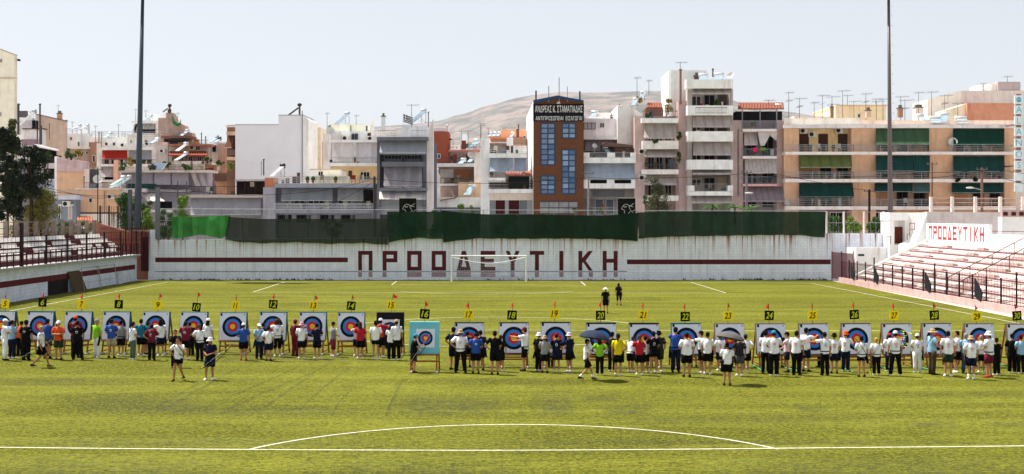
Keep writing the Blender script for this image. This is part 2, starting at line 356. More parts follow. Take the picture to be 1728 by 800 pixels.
for j in range(NY+1):
    t = j/NY; Y = Y0+(Y1-Y0)*t; r_ = []
    for i in range(NX+1):
        px = -350+2500*i/NX; zr = CH+(HY-ridge(px))*3000/F
        h = zr*max(0, min(1, (t/.715)))**1.15 if t < .715 else zr*max(0, 1-(t-.715)*1.6)
        X = wx(px, 3000.)*(Y/3000.*.5+.5)
        q = noise.fractal(Vector((X/420, Y/420, 1.3)), 1., 2., 6); q2 = noise.ridged_multi_fractal(Vector((X/600, Y/500, 4)), 1., 2., 5, 1., 2.)
        amp = min(1, t*3)*(.25+.75*min(1, abs(t-.715)*3))*min(1, zr/160)
        r_.append(Vector((X, Y, max(-.5, h+amp*(q*26+(q2-1.2)*16)+q*3.5*min(1, t*4)))))
    rows.append(r_)
k = hm.mi(ROCK)
for r_ in rows: hm.v += r_
for j in range(NY):
    for i in range(NX):
        a = j*(NX+1)+i; hm.f.append((a, a+1, a+NX+2, a+NX+1)); hm.fm.append(k)
tag(hm.obj('hills', smooth=True), kind='structure')
hz = MB(); HZ = bpy.data.materials.new('summer_haze'); HZ.use_nodes = True; n = HZ.node_tree
n.nodes.remove(n.nodes['Principled BSDF']); pv = n.nodes.new('ShaderNodeVolumePrincipled'); pv.inputs['Color'].default_value = (.86, .9, 1., 1)
pv.inputs['Density'].default_value = .00004; pv.inputs['Anisotropy'].default_value = .0
n.links.new(pv.outputs[0], n.nodes['Material Output'].inputs['Volume'])
hz.box(-2600, 2600, -60, 3900, -2, 420, HZ); hz.v = [v if v.z > 0 else v for v in hz.v]
tag(hz.obj('haze'), kind='stuff')
# ---------------------------------------------------------------- end wall with the lettering
MAROON = mat('5a2328', .8, 'plain', .25, 2.); REDP = mat('a8434a', .8, 'plain', .3, 3.)
WP = mat('eaf0ff', .85, 'wallpaint', .12)
YW = 126.8
def wall_top(px): return 405.5-(px-262)/(1402-262)*11.5
t = thing('painted_wall', 'long white painted wall with maroon stripe and lettering behind the goal', 'wall', (wx(262, YW), YW, 0))
m = MB(); xs = [(250, 388), (262, 388), (262.2, 405.5), (1402, 394), (1500, 394)]
pts = [(wx(1500, YW), YW, 0), (wx(250, YW), YW, 0)]+[tuple(P(a, b, YW)) for a, b in xs]
m.prism(pts, (0, .35, 0), WP); m.obj('wall', t)
m = MB(); zb = wz(458.5, YW)
m.box(wx(262, YW), wx(1402, YW), YW-.05, YW-.001, 0, zb, WP); m.obj('plinth', t)
m = MB(); m.tube([(wx(262, YW), YW-.06, zb+.02), (wx(1058, YW), YW-.06, zb+.02)], .025, mat('3a3836', .7)); m.obj('cable_pipe', t)
m = MB(); m.box(wx(262, YW), wx(587, YW), YW-.004, YW+.0, wz(434.6, YW), wz(442.6, YW), MAROON); m.obj('stripe', t)
m = MB(); m.box(wx(1058, YW), wx(1402, YW), YW-.004, YW, wz(438, YW), wz(446, YW), MAROON); m.obj('stripe', t)
for ch, x0, x1 in [('P', 604.4, 628.7), ('R', 645.6, 670.6), ('O', 687, 711.5), ('O', 728.3, 752.8), ('D', 770.6, 794.8), ('E', 811, 836), ('Y', 853, 877), ('T', 894, 918.3), ('I', 935, 959.5), ('K', 976, 1000.5), ('H', 1017, 1042.3)]:
    m = MB(); xa, xb, za, zt = wx(x0, YW), wx(x1, YW), wz(456.8, YW), wz(423.4, YW)
    for poly in LET[ch]: m.prism([(xa+(xb-xa)*u, YW-.005, za+(zt-za)*v) for u, v in poly], (0, .004, 0), MAROON)
    m.obj('letter', t); m = MB()
    for u0, u1 in {'P': ((0, .27), (.73, 1)), 'H': ((0, .27), (.73, 1)), 'K': ((0, .27), (.72, 1)), 'R': ((0, .27),), 'O': ((0, 1),), 'D': ((0, 1),), 'E': ((0, 1),)}.get(ch, ((.36, .64),)):
        m.box(xa+(xb-xa)*u0, xa+(xb-xa)*u1, YW-.053, YW-.0505, .3, wz(458.5, YW)-.04, mat('a88f96', .85, 'plain', .3, 4.))
    m.obj('faded_paint', t)
wd = MB(); grn = mat('3c4a22', .9)   # weeds at the foot of the wall
for i in range(150):
    px = R.choice([R.uniform(264, 560), R.uniform(1240, 1400), R.uniform(262, 1400)]); x = wx(px, YW); h = R.uniform(.08, .35); a = R.uniform(-.15, .15)
    for q in range(4):
        dx = R.uniform(-.25, .25); wd.face([(x+dx, YW-.12, 0), (x+dx+.07, YW-.12, 0), (x+dx+a, YW-.2, h*R.uniform(.5, 1))], grn)
tag(wd.obj('weeds'), kind='stuff')
# ---------------------------------------------------------------- fence frame over the wall and the netting on it
GALV = metal('8d9196'); YF = 126.95
t = thing('mesh_fence', 'galvanised post and rail fence standing on the white end wall', 'fence', (0, YF, 4))
ftop = lambda px: 352.4+(px-262)/1130*4.
for px in [268, 299, 336, 373, 410, 447, 484, 520, 557, 594, 631, 668, 706, 743, 780, 817, 855, 895, 935, 972, 1012, 1042, 1074, 1107, 1145, 1183, 1220, 1258, 1296, 1334, 1372, 1394]:
    m = MB(); x = wx(px, YF); z1 = wz(ftop(px), YF)
    m.tube([(x-.09, YF, 3.6), (x-.09, YF, z1)], .035, GALV); m.tube([(x+.09, YF, 3.6), (x+.09, YF, z1)], .025, GALV)
    m.obj('post', t)
for a, b in [(268, 338), (340, 410), (412, 484), (486, 557), (559, 631), (633, 743), (745, 895), (897, 1012), (1014, 1107), (1109, 1220), (1222, 1334), (1336, 1394)]:
    m = MB(); m.tube([P(a, ftop(a), YF), P(b, ftop(b), YF)], .035, metal('b9bcc0')); m.tube([P(a, 372, YF), P(b, 372, YF)], .02, GALV); m.obj('rail', t)
m = MB(); wire = metal('77797b')
for i in range(262, 1394, 7):
    m.box(wx(i, YF)-.006, wx(i, YF)+.006, YF-.02, YF-.008, 4.2, wz(ftop(i), YF), wire)
m.obj('wire_mesh', t)
m = MB(); x = wx(267, 126.6); m.box(x-.25, x+.15, 126.4, 126.78, 4.1, wz(316, 126.6), metal('6c7076')); tag(m.obj('concrete_post'), 'tall grey square post at the corner of the white end wall', 'post')
def net(name, label, top, bot, c, al, Y=126.5, amp=.12, seed=1, stripe_c=None):  # last argument: colour of the net's second stripe
    def at(pl_, x):
        for (a, ya), (b, yb) in zip(pl_, pl_[1:]):
            if a <= x <= b: return ya+(yb-ya)*(x-a)/(b-a)
        return pl_[-1][1]
    x0, x1 = top[0][0], top[-1][0]; nx = int((x1-x0)/4)+2; nz_ = 8
    m = MB(); mt = mat(c, .9, 'stripe', .5, .5, alpha=min(.97, al+.09), c2=stripe_c or c); rows = []
    for s in (0, .012):
        for j in range(nz_+1):
            v = j/nz_
            for i in range(nx+1):
                px = x0+(x1-x0)*i/nx; u = px/30.+seed
                bxl, bxr = bot[0][0], bot[-1][0]; pb = bxl+(bxr-bxl)*i/nx
                pxx = px+(pb-px)*v
                yy = at(top, px)*(1-v)+at(bot, pb)*v + math.sin(u*5)*.4*(v > .5)
                d = amp*(noise.noise(Vector((u*1.3, v*2, seed)))+.5*math.sin(u*3.1+v*2))-.05
                m.v.append(P(pxx, yy, Y+d*.8+s))
    k = m.mi(mt); W_ = nx+1; H_ = (nz_+1)*W_
    for j in range(nz_):
        for i in range(nx):
            a = j*W_+i; m.f.append((a, a+1, a+W_+1, a+W_)); m.fm.append(k)
    m.v = m.v[:H_]
    o = m.obj(name, smooth=True); tag(o, label, 'netting', 'shade nets tied along the end fence'); return o
net('shade_net', 'bright green shade net with torn lower edge at the far end of the wall', [(289, 365.5), (318, 366.5), (350, 365), (390, 363.5)], [(293, 403), (305, 402), (318, 399.5), (335, 396.5), (348, 397), (360, 400), (372, 403), (383, 398)], '3a8a3c', .93, amp=.25, seed=1, stripe_c='459646')
net('shade_net', 'long faded olive grey shade net beside the bright green one', [(386, 366), (415, 368), (445, 369.5), (500, 369), (547, 369.5), (657, 369)], [(380, 405), (410, 409), (445, 410.5), (500, 409), (556, 411.5), (610, 410), (655, 413.5)], '2c3826', .8, seed=3, Y=126.45, stripe_c='232e1e')
net('shade_net', 'short dark green shade net around the first bird banner', [(653, 357), (690, 357.5), (722, 357), (746, 358)], [(656, 409), (678, 405), (704, 401.5), (747, 403.5)], '17381f', .86, seed=5, Y=126.4, stripe_c='14301c')
net('shade_net', 'long dark green shade net above the lettering between the two banners', [(744, 355), (780, 359), (818, 361.6), (895, 361.6), (960, 363), (1017, 364), (1050, 362), (1078, 359)], [(748, 409), (775, 406), (803, 402.4), (884, 403), (960, 402.6), (1022, 403.7), (1050, 404.5), (1076, 407.8)], '12301b', .88, seed=8, Y=126.42, stripe_c='102a18')
net('shade_net', 'dark green shade net on the fence in front of the balcony blocks', [(1076, 358.5), (1155, 356.5), (1240, 357), (1320, 357.5), (1394, 357.4)], [(1078, 402.5), (1119, 399.7), (1180, 398.5), (1248, 397.4), (1310, 396.6), (1348, 396.8), (1392, 401.5)], '1c3a25', .86, seed=11, Y=126.46, stripe_c='17301e')
BLK = mat('141312', .8, 'plain', .3); CHALK = mat('d8d8d2', .8)
for bx, nm in ((673, 'black banner with white outline animal emblem beside the grey awning house'), (1043.5, 'black banner with white outline animal emblem beside the brick tower')):
    t = thing('banner', nm, 'banner', tuple(P(bx+15, 334, 126.2))); m = MB()
    x0, x1 = wx(bx, 126.25), wx(bx+29.3, 126.25); m.box(x0, x1, 126.6, 126.63, wz(402, 126.25), wz(334.3, 126.25), BLK); m.obj('cloth', t)
    m = MB(); E = lambda q: [(x0+(u/530.)*(x1-x0), 126.59, wz(334.3+v*(33/590.), 126.25)) for u, v in q]
    for q in ([(110, 330), (130, 270), (170, 215), (230, 182), (290, 190), (330, 235), (345, 290), (375, 350), (410, 400), (460, 440)], [(330, 232), (390, 225), (440, 190), (480, 160)], [(345, 240), (400, 250), (465, 262)],
              [(110, 330), (150, 345), (195, 370), (205, 420), (190, 460)], [(375, 400), (340, 430), (315, 470)], [(170, 215), (185, 260), (200, 290)], [(445, 400), (490, 370), (520, 355)]):
        m.tube(E(q), .022, CHALK, 4)
    m.ball(E([(240, 262)])[0], (.06, .01, .06), CHALK); m.obj('emblem', t)
    m = MB(); m.tube([(x0, 126.62, wz(334.2, 126.25)), (x1, 126.62, wz(334.2, 126.25))], .03, metal('c8c4c0')); m.obj('rail', t)
# ---------------------------------------------------------------- goal
t = thing('football_goal', 'white football goal with loose net in front of the end wall', 'goal', (wx(825, 124), 124, 0))
GW = mat('f2f2f2', .4); xa, xb, zt = wx(762, 124), wx(888, 124), 2.5
for x in (xa, xb):
    m = MB(); m.tube([(x, 124, 0), (x, 124, zt)], .075, GW, 10); m.obj('post', t)
    m = MB(); m.tube([(x, 124.04, zt), (x, 125, zt-.1), (x, 125.9, 0)], .03, GW, 6); m.obj('stay', t)
m = MB(); m.tube([(xa-.06, 124, zt), (xb+.06, 124, zt)], .075, GW, 10); m.obj('crossbar', t)
m = MB(); NT = mat('b9bcc4', .8)
m.tube([(xa+(xb-xa)*i/16, 124.3, zt-.1-.62*math.sin(math.pi*i/16)) for i in range(17)], .025, GW, 4)
for i in range(0, 37):
    x = xa+(xb-xa)*i/36; sg = .5*math.sin(math.pi*i/36)
    m.tube([(x, 124.1, zt), (x, 124.9, zt-.15-sg), (x, 125.9, .02)], .008, NT, 3, False)
for j in range(12):
    v = j/11; m.tube([(xa+(xb-xa)*i/12, 124.9+v, (zt-.2)*(1-v)+.02-(.45*math.sin(math.pi*i/12))*(1-v)) for i in range(13)], .008, NT, 3, False)
m.obj('net', t)
# ---------------------------------------------------------------- left stand
CONC = pl('8f8f92'); LW = mat('d0d8ea', .85, 'wallpaint', .2); SEAT = mat('eeeae6', .5, 'plain', .12, 1.5); MRAIL = mat('4c1d22', .6, 'plain', .2)
t = thing('grandstand', 'shaded stand with maroon striped base wall and white seats along the touchline', 'stand', (-37.4, 100, 0)); LS = t
m = MB(); m.box(-37.9, -37.3, 60, 101.5, 0, 2.45, LW); m.box(-37.9, -37.3, 106.4, 125.6, 0, 2.45, LW); m.box(-37.9, -37.3, 101.5, 106.4, 1.55, 2.45, LW); m.obj('base_wall', t)
m = MB(); m.box(-37.3, -37.29, 60, 125., 1.13 if 0 else 1.16, 1.62, MAROON); m.obj('stripe', t)
m = MB(); m.box(-43, -36.9, 60, 125.6, 2.452, 2.62, CONC); m.prism([(-37.3, 125.6, 2.45), (-37.3, 125.6, 2.6), (-35.2, 127, 1.45), (-35.6, 127, 1.45)], (0, .0, .0), CONC) if 0 else None
for i in range(110): m.box(-36.9, -36.82, 60.2+i*.595, 60.5+i*.595, 2.50, 2.62, CONC)
m.obj('deck', t)
m = MB(); prof_ = [(-38.0, 2.621), (-38.0, 2.85), (-38.75, 2.85), (-38.75, 3.3), (-39.5, 3.3), (-39.5, 3.75), (-40.25, 3.75), (-40.25, 4.2), (-41.0, 4.2), (-41.0, 4.62), (-41.3, 4.62), (-41.3, 2.621)]
m.prism([(x, 60, z) for x, z in prof_], (0, 65.2, 0), mat('5f3a3c', .9, 'plain', .3)); m.obj('terrace', t)
def seat_mesh(sx, bh=.36):
    m = MB(); m.loft([[(sx*.0, -.23, .0), (sx*.0, .23, .0), (sx*.40, .23, .03), (sx*.40, -.23, .03)], [(sx*.0, -.24, .06), (sx*.0, .24, .06), (sx*.43, .24, .07), (sx*.43, -.24, .07)]], SEAT)
    m.loft([[(sx*-.05, -.21, .0), (sx*-.05, .21, .0), (sx*.0, .21, .0), (sx*.0, -.21, .0)], [(sx*-.13, -.22, bh), (sx*-.13, .22, bh), (sx*-.09, .22, bh), (sx*-.09, -.22, bh)]], SEAT)
    return m
def seats(root, spots, sx):
    """spots sorted nearest first: 100 as parts, the rest as one part"""
    o0 = None; src = seat_mesh(sx, .36 if sx > 0 else .15); off = OFF[root.name]
    for i, p in enumerate(spots[:100]):
        if o0 is None:
            me = bpy.data.meshes.new('seat'); me.from_pydata([tuple(v) for v in src.v], [], src.f); me.materials.append(SEAT); o = bpy.data.objects.new('seat', me); o0 = o
        else: o = o0.copy()
        col.objects.link(o); o.parent = root; o.location = Vector(p)-off; o.rotation_euler = (0, 0, R.uniform(-.03, .03)); OFF[o.name] = Vector(p)
    m = MB(); k = m.mi(SEAT)
    for p in spots[100:]:
        i = len(m.v); m.v += [v+Vector(p) for v in src.v]; m.f += [tuple(i+a for a in f) for f in src.f]; m.fm += [k]*len(src.f)
    if m.v: tag(m.obj('seat', root), kind='stuff')
sp = []
for r_, (x, z) in enumerate([(-38.42, 2.95), (-39.15, 3.4), (-39.9, 3.85), (-40.65, 4.3)]):
    y = 84.; gap = 0
    while y < 124.6:
        if gap > 0: gap -= 1
        elif R.random() < (.05 if r_ > 0 else .09): gap = R.randint(1, 4 if r_ else 7)
        else: sp.append((x, y, z))
        y += .52
sp.sort(key=lambda p: (p[0]+20)**2+p[1]**2); sp = [p for p in sp if wx(0, p[1])-1 < p[0]]
seats(LS, sp, 1)
t = thing('stand_fence', 'maroon railing and tall posts with thin mesh along the shaded stand edge', 'fence', (-37.1, 100, 2.6))
for i in range(34):
    y = 84.+i*1.25; m = MB(); m.box(-37.12, -37.04, y-.05, y+.05, 2.62, 3.66, MRAIL); m.obj('post', t)
m = MB(); m.box(-37.10, -37.06, 83, 125.4, 3.67, 3.73, MRAIL); m.box(-37.10, -37.06, 83, 125.4, 3.1, 3.15, MRAIL); m.obj('rail', t)
for i, y in enumerate([84.5, 90, 95.5, 100.5, 105.2, 110, 114.8, 119.6, 124.6]):
    m = MB(); r_ = .09 if i != 2 else .16; m.box(-37.0-r_, -37.0+r_*.2, y-r_, y+r_, 2.62, 4.95 if i != 2 else 5.9, mat('2e2526', .6)); m.obj('post', t)
m = MB()
for i in range(56): y = 83+i*.75; m.box(-37.03, -37.015, y-.012, y+.012, 2.62, 4.9, MRAIL)
for z in (4.3, 4.9): m.box(-37.035, -37.01, 83, 125, z, z+.03, MRAIL)
m.obj('wire_mesh', t)
t = thing('parapet_railing', 'weathered concrete posts with thin rails on the back of the shaded stand', 'fence', (-41.3, 100, 4.6)); OLD = pl('7d7069', .3)
for i in range(20):
    y = 84+i*2.2; m = MB(); m.box(-41.75, -41.45, y-.14, y+.14, 4.1, 6.0, OLD); m.obj('post', t)
m = MB()
for z in (4.95, 5.4, 5.9): m.tube([(-41.6, 83, z), (-41.6, 126.5, z)], .03, metal('7f6a66'), 5)
m.obj('rail', t)
m = MB(); m.box(-41.8, -41.32, 60, 126.4, 0, 4.6, pl('6d5654', .3)); m.obj('back_wall', LS)
# things leaning under the stand
m = MB(); m.box(-37.4, -37.35, 101.6, 106.3, .02, 1.54, mat('1b1715', .8, 'wood')); m.obj('doorway', LS)
t = thing('timber_pile', 'weathered timber boards leaning on the base wall beside the dark opening', 'timber', (-37, 107.6, 0))
for i in range(9):
    m = MB(); y = 106.3+i*.33; m.hexa([(-36.75, y, 0), (-36.7, y, 0), (-36.7, y+.28, 0), (-36.75, y+.28, 0), (-37.27, y-.5, 1.75), (-37.22, y-.5, 1.75), (-37.22, y-.22, 1.75), (-37.27, y-.22, 1.75)], mat('5a4636', .8, 'wood')); m.obj('board', t)
t = thing('training_goal', 'small galvanised frame goals leaning along the shaded base wall', 'goal frame', (-36.9, 113, 0))
for a, b, h in ((108.5, 113., 1.95), (112.6, 117.6, 1.9)):
    m = MB(); m.tube([(-36.7, a, 0), (-37.0, a, h), (-37.0, b, h), (-36.7, b, 0)], .035, metal('9a9c9e')); m.tube([(-36.9, a, h*.35), (-36.9, b, h*.35)], .02, metal('9a9c9e')); m.obj('frame', t)
m = MB(); m.box(-37.28, -37.05, 119.2, 120.3, 0, 1.1, LW); tag(m.obj('pipe_cover'), 'small pale masonry box at the foot of the shaded base wall', 'utility box')
# corner: reddish sloped wall, maroon gate, tall fence
t = thing('sloped_wall', 'pinkish rendered wall with sloping top and faded graffiti behind the stand', 'wall', tuple(P(168, 378, 126.6)))
m = MB(); m.prism([P(168, 377, 127.5), P(199, 386, 127.4), P(223, 392, 127.3), P(252, 392, 127.3), (wx(252, 127.3), 127.3, 0), (wx(160, 127.5), 127.5, 0), P(160, 377, 127.5)], (0, .3, 0), mat('a86f5c', .85, 'plaster', .25)); m.obj('wall', t)
m = MB(); m.box(wx(220, 127.2), wx(253, 127.2), 127.0, 127.7, wz(391.5, 127.2), wz(388.5, 127.2), pl('8a6a50', .3)); m.obj('coping', t)
t = thing('steel_gate', 'dark maroon steel gate between the stand and the white wall', 'gate', tuple(P(245, 440, 126.4)))
m = MB(); m.box(wx(238.5, 126.6), wx(251, 126.6), 126.55, 126.62, .9, wz(400, 126.6), mat('3b161b', .6)); m.obj('gate_leaf', t); m = MB()
for i in range(6): x = wx(238.5+i*2.4, 126.5); m.box(x-.03, x+.03, 126.45, 126.5, .9, wz(391, 126.5), MRAIL)
m.obj('bar', t)
t = thing('corner_fence', 'tall thin barred fence closing the end of the shaded stand', 'fence', (-38.5, 125.9, 2.6))
m = MB()
for i in range(26): x = -41.+i*.19; m.box(x-.012, x+.012, 125.85, 125.87, 2.62, 5.2, MRAIL)
for z in (2.9, 4., 5.2): m.box(-41, -36.3, 125.84, 125.88, z, z+.05, MRAIL)
m.obj('bar', t)
for px in (212, 222, 240): m = MB(); x = wx(px, 125.8); m.box(x-.05, x+.05, 125.75, 125.85, 2.6, 5.3, MRAIL); m.obj('post', t)
t = thing('sports_fence', 'rusty tall barred fence behind the corner of the stand', 'fence', tuple(P(195, 375, 131)))
m = MB()
for px in range(168, 236, 4): x = wx(px, 131); m.box(x-.015, x+.015, 131, 131.03, 3, wz(348, 131), MRAIL)
m.obj('bar', t)
for px in (169, 184, 199, 216): m = MB(); x = wx(px, 131); m.box(x-.06, x+.06, 130.9, 131.1, 0, wz(347, 131), mat('40302e')); m.obj('post', t)
# ---------------------------------------------------------------- right stand
WHT = pl('e4e0dd', .08); PINK = mat('c9a9a6', .85, 'plaster', .2)
def segx(y): return 31.55+(121.8-y)*.035      # kerb line follows the touchline
t = thing('terraced_stand', 'sunlit white terraced stand with rows of white seats and stair aisles', 'stand', (36, 100, 0)); RS = t
m = MB(); prof_ = [(33.2, 0)]; 
for i in range(8): prof_ += [(33.2+i*.86, .55+i*.43), (33.2+(i+1)*.86, .55+i*.43)]
prof_ += [(40.08, 0)]
m.prism([(x, 60, z) for x, z in prof_], (0, 61.7, 0), mat('dccac6', .9, 'plaster', .25)); m.obj('terrace', t)
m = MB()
for i in range(8): m.box(33.2+i*.86-.02, 33.2+i*.86-.002, 60, 121.69, .55+i*.43-.1, .55+i*.43-.01, mat('85585c', .9, 'plain', .3, 2.))  # maroon strips paint in the shade under each seat row
m.obj('riser_shade', t)
sp = []
for i in range(8):
    y = 86.
    while y < 121.5:
        if not any(a < y < b for a, b in ((113.6, 115.4), (104.9, 106.7), (93.6, 97.2), (88., 89.4))) and R.random() > .008: sp.append((33.2+i*.86+.52, y, .55+i*.43+.12))
        y += .52
sp = [p for p in sp if p[0] < wx(1745, p[1])]; sp.sort(key=lambda p: p[0]**2+p[1]**2); seats(RS, sp, -1)
for (a, b) in ((113.7, 115.3), (105., 106.6), (93.8, 97)):
    m = MB()
    for i in range(8): m.box(33.2+i*.86-.0, 33.2+i*.86+.43, a, b, .551+i*.43, .551+i*.43+.21, pl('a08c88', .2))
    m.obj('stair', t)
m = MB(); m.prism([(33.2, 121.7, 0), (40.1, 121.7, 0), (40.1, 121.7, 4.2), (33.0, 121.7, .7)], (0, .35, 0), pl('d8cfcc', .2)); m.obj('side_wall', t)
t = thing('kerb_wall', 'low pink painted kerb wall along the sunlit stand', 'wall', (32, 100, 0))
m = MB(); m.hexa([(segx(122), 122, 0), (segx(60), 60, 0), (segx(60)+.35, 60, 0), (segx(122)+.35, 122, 0), (segx(122), 122, .5), (segx(60), 60, .5), (segx(60)+.35, 60, .5), (segx(122)+.35, 122, .5)], PINK); m.obj('kerb', t)
t = thing('barred_fence', 'dark maroon barred fence standing on the low pink kerb wall', 'fence', (32.1, 100, .5))
m = MB(); y = 76.
while y < 121.8:
    x = segx(y)+.17; m.box(x-.012, x+.012, y-.012, y+.012, .5, 2.1, MRAIL); y += .24
for z in (.75, 1.95): m.hexa([(segx(122)+.15, 122, z), (segx(76)+.15, 76, z), (segx(76)+.19, 76, z), (segx(122)+.19, 122, z), (segx(122)+.15, 122, z+.04), (segx(76)+.15, 76, z+.04), (segx(76)+.19, 76, z+.04), (segx(122)+.19, 122, z+.04)], MRAIL)
m.obj('bar', t)
for i in range(19):
    y = 78+i*2.42; x = segx(y)+.17; m = MB(); m.box(x-.05, x+.05, y-.05, y+.05, .5, 2.25+(.5 if i % 6 == 2 else 0), mat('3a2426', .6)); m.obj('post', t)
for y, lb in ((117.5, 'dark folded panel fixed to the barred fence nearest the corner'), (110.8, 'dark folded panel on the barred fence below the first aisle'), (98.3, 'dark folded panel on the barred fence below the red lettering end'), (88.6, 'largest dark folded panel on the barred fence near the stair rails')):
    m = MB(); x = segx(y)+.05; m.prism([(x, y+.75, .75), (x, y-.45, .45), (x, y-.7, 1.1), (x, y+.2, 1.75), (x, y+.75, 2.05)], (-.08, 0, 0), mat('26262a', .7)); tag(m.obj('fence_panel'), lb, 'panel', 'dark panels hung on the barred fence')
t = thing('stair_railing', 'pair of long brown handrails climbing the wide aisle of the sunlit stand', 'railing', (36, 95, 1)); HR = mat('6a4038', .6)
for y in (93.7, 97.1):
    m = MB(); m.tube([(33.3, y, 1.6), (40.4, y, 5.3)], .04, HR, 6); m.obj('handrail', t)
    for i in range(5):
        x = 33.5+i*1.7; z = .55+int((x-33.2)/.86)*.43; m = MB(); m.tube([(x, y, z), (x, y, 1.6+(x-33.3)*.5211)], .035, HR, 5); m.obj('post', t)
    m = MB()
    for i in range(34): x = 33.4+i*.2; zt = 1.6+(x-33.3)*.5211; m.tube([(x, y, zt-.95), (x, y, zt)], .008, HR, 3, False)
    m.obj('baluster', t)
t = thing('lettered_wall', 'white wall with red lettering at the top of the sunlit stand', 'wall', (40.2, 114, 3.9))
m = MB(); m.box(40.1, 40.4, 106.3, 122.3, 3.3, 5.72, WHT); m.box(40.1, 40.4, 84, 106.3, 3.3, 4.9, WHT); m.obj('wall', t)
ya, yb = 121.6, 107.2; n_ = 11
for i, ch in enumerate('PROODEYTIKH'):
    wl = (ya-yb)/(n_-.15); y0 = ya-i*wl; yw = wl*.8; m = MB()
    for poly in LET[ch]: m.prism([(40.095, y0-u*yw, 4.2+v*1.28) for u, v in poly], (.004, 0, 0), REDP)
    m.obj('letter', t)
t = thing('upper_wall', 'pale concrete retaining wall behind the red lettering with road railing above', 'wall', (44, 120, 5))
m = MB(); m.prism([P(1563, 357, 131), P(1740, 359, 131), (wx(1740, 131), 131, 0), (wx(1563, 131), 131, 0)], (0, .5, 0), pl('bdb3b2', .15)); m.obj('wall', t)
for px in (1571, 1607, 1646, 1688, 1726):
    m = MB(); x = wx(px, 131.2); m.box(x-.13, x+.13, 131.05, 131.4, wz(358, 131.2), wz(332, 131.2), pl('d0c4bf', .2)); m.obj('post', t)
m = MB()
for y in (334.5, 342, 349.5): m.tube([P(1571, y, 131.2), P(1740, y+.5, 131.2)], .035, mat('c09a88', .5), 5)
m.obj('rail', t)
m = MB(); m.box(wx(1691, 118), wx(1760, 118), 118, 119, 4, wz(366, 118), WHT); m.box(wx(1691, 118), wx(1760, 118), 117.95, 118.4, wz(366, 118), wz(354.5, 118), PINK)
t = thing('white_building', 'white block with small square vents beside the red lettering', 'building', tuple(P(1710, 380, 118))); m.obj('wall', t)
for px in (1697, 1711, 1724): m = MB(); x = wx(px, 117.9); m.box(x-.2, x+.2, 117.88, 117.945, wz(364, 117.9), wz(358, 117.9), mat('4a2422')); m.obj('vent', t)
m = MB(); m.box(wx(1664, 124), wx(1692, 124), 124, 124.3, 0, wz(384, 124), pl('b9b0ae')); m.obj('wall', t)
m = MB()
for y in (390, 397, 403): m.tube([P(1664, y, 118), P(1728, y+1, 112)], .03, HR, 5)
m.obj('rail', t)
t = thing('gate_booth', 'white booth with brown double door and outside steps above the stand corner', 'booth', tuple(P(1517, 410, 124.5)))
m = MB(); Y = 124.5
m.box(wx(1501, Y), wx(1509, Y), Y, Y+3, 0, wz(372, Y), WHT); m.box(wx(1527.5, Y), wx(1532, Y), Y, Y+3, 0, wz(372, Y), WHT); m.box(wx(1509, Y), wx(1527.5, Y), Y+.9, Y+3, 0, wz(372, Y), WHT)
m.box(wx(1500, Y), wx(1532, Y), Y-.1, Y+3, wz(372, Y), wz(358.5, Y), WHT); m.box(wx(1509, Y), wx(1527.5, Y), Y+.0, Y+.9, 0, wz(413, Y), WHT); m.obj('wall', t)
m = MB(); x0, x1 = wx(1510, Y+.85), wx(1527, Y+.85); BR = mat('6b2f1c', .5, 'wood')
m.box(x0, (x0+x1)/2-.01, Y+.82, Y+.88, wz(411, Y), wz(383, Y), BR); m.box((x0+x1)/2+.01, x1, Y+.82, Y+.88, wz(411, Y), wz(383, Y), BR); m.obj('door', t)
m = MB(); m.prism([P(1532, 359, Y), P(1565, 358.3, Y-1), P(1565, 407, Y-1.5), P(1540, 424, Y-2), P(1518, 440, Y-2.4), P(1518, 413, Y-1), P(1532, 405, Y-.5)], (0, .3, 0), WHT); m.obj('side_wall', t)
m = MB()
for px, a, b in ((1497, 399, 430), (1503, 399, 412), (1531, 395, 405), (1535, 376, 400), (1543.5, 376, 389)): m.tube([P(px, a, 123), P(px, b, 123)], .035, mat('8a4038'), 5)
for a, b in (((1497, 399), (1503, 399)), ((1531, 395), (1535, 395)), ((1535, 377), (1544, 377)), ((1535, 387), (1544, 387))): m.tube([P(*a, 123), P(*b, 123)], .03, mat('8a4038'), 5)
m.obj('handrail', t)
t = thing('low_white_wall', 'sunlit white enclosure wall with small dark slot beside the booth', 'wall', tuple(P(1460, 450, 125.3)))
m = MB(); m.box(wx(1431, 125.3), wx(1497, 125.3), 125.3, 125.7, 0, wz(417.3, 125.3), WHT); m.box(wx(1431, 125.3), wx(1434, 125.3), 122.5, 125.3, 0, wz(417.3, 125.3), WHT); m.obj('wall', t)
m = MB(); m.box(wx(1448, 125.25), wx(1458.5, 125.25), 125.26, 125.3, wz(432, 125.25), wz(429, 125.25), DARK); m.obj('slot', t)
t = thing('corner_screen', 'torn maroon mesh screen in the corner between end wall and sunlit stand', 'screen', tuple(P(1420, 450, 124)))
m = MB(); m.prism([P(1403, 425, 124.6), P(1440, 428, 123), P(1444, 473, 122.2), P(1403, 470, 124.6)], (0, .02, 0), mat('6a3c42', .9, 'stripe', .35, 2., alpha=.62)); m.obj('mesh', t)
for px, Yp in ((1404, 124.6), (1420, 123.8), (1440, 122.8)): m = MB(); m.tube([P(px, 424, Yp), (wx(px, Yp), Yp, 0)], .05, MRAIL); m.obj('post', t)
t = thing('terrace_fence', 'thin grey railing with white posts above the wall end, shrubs behind it', 'fence', tuple(P(1440, 392, 127.2)))
for px in (1395, 1424, 1458, 1491): m = MB(); x = wx(px, 127.2); m.box(x-.07, x+.07, 127.1, 127.3, 4.5, wz(357, 127.2), pl('c9c4c0')); m.obj('post', t)
m = MB()
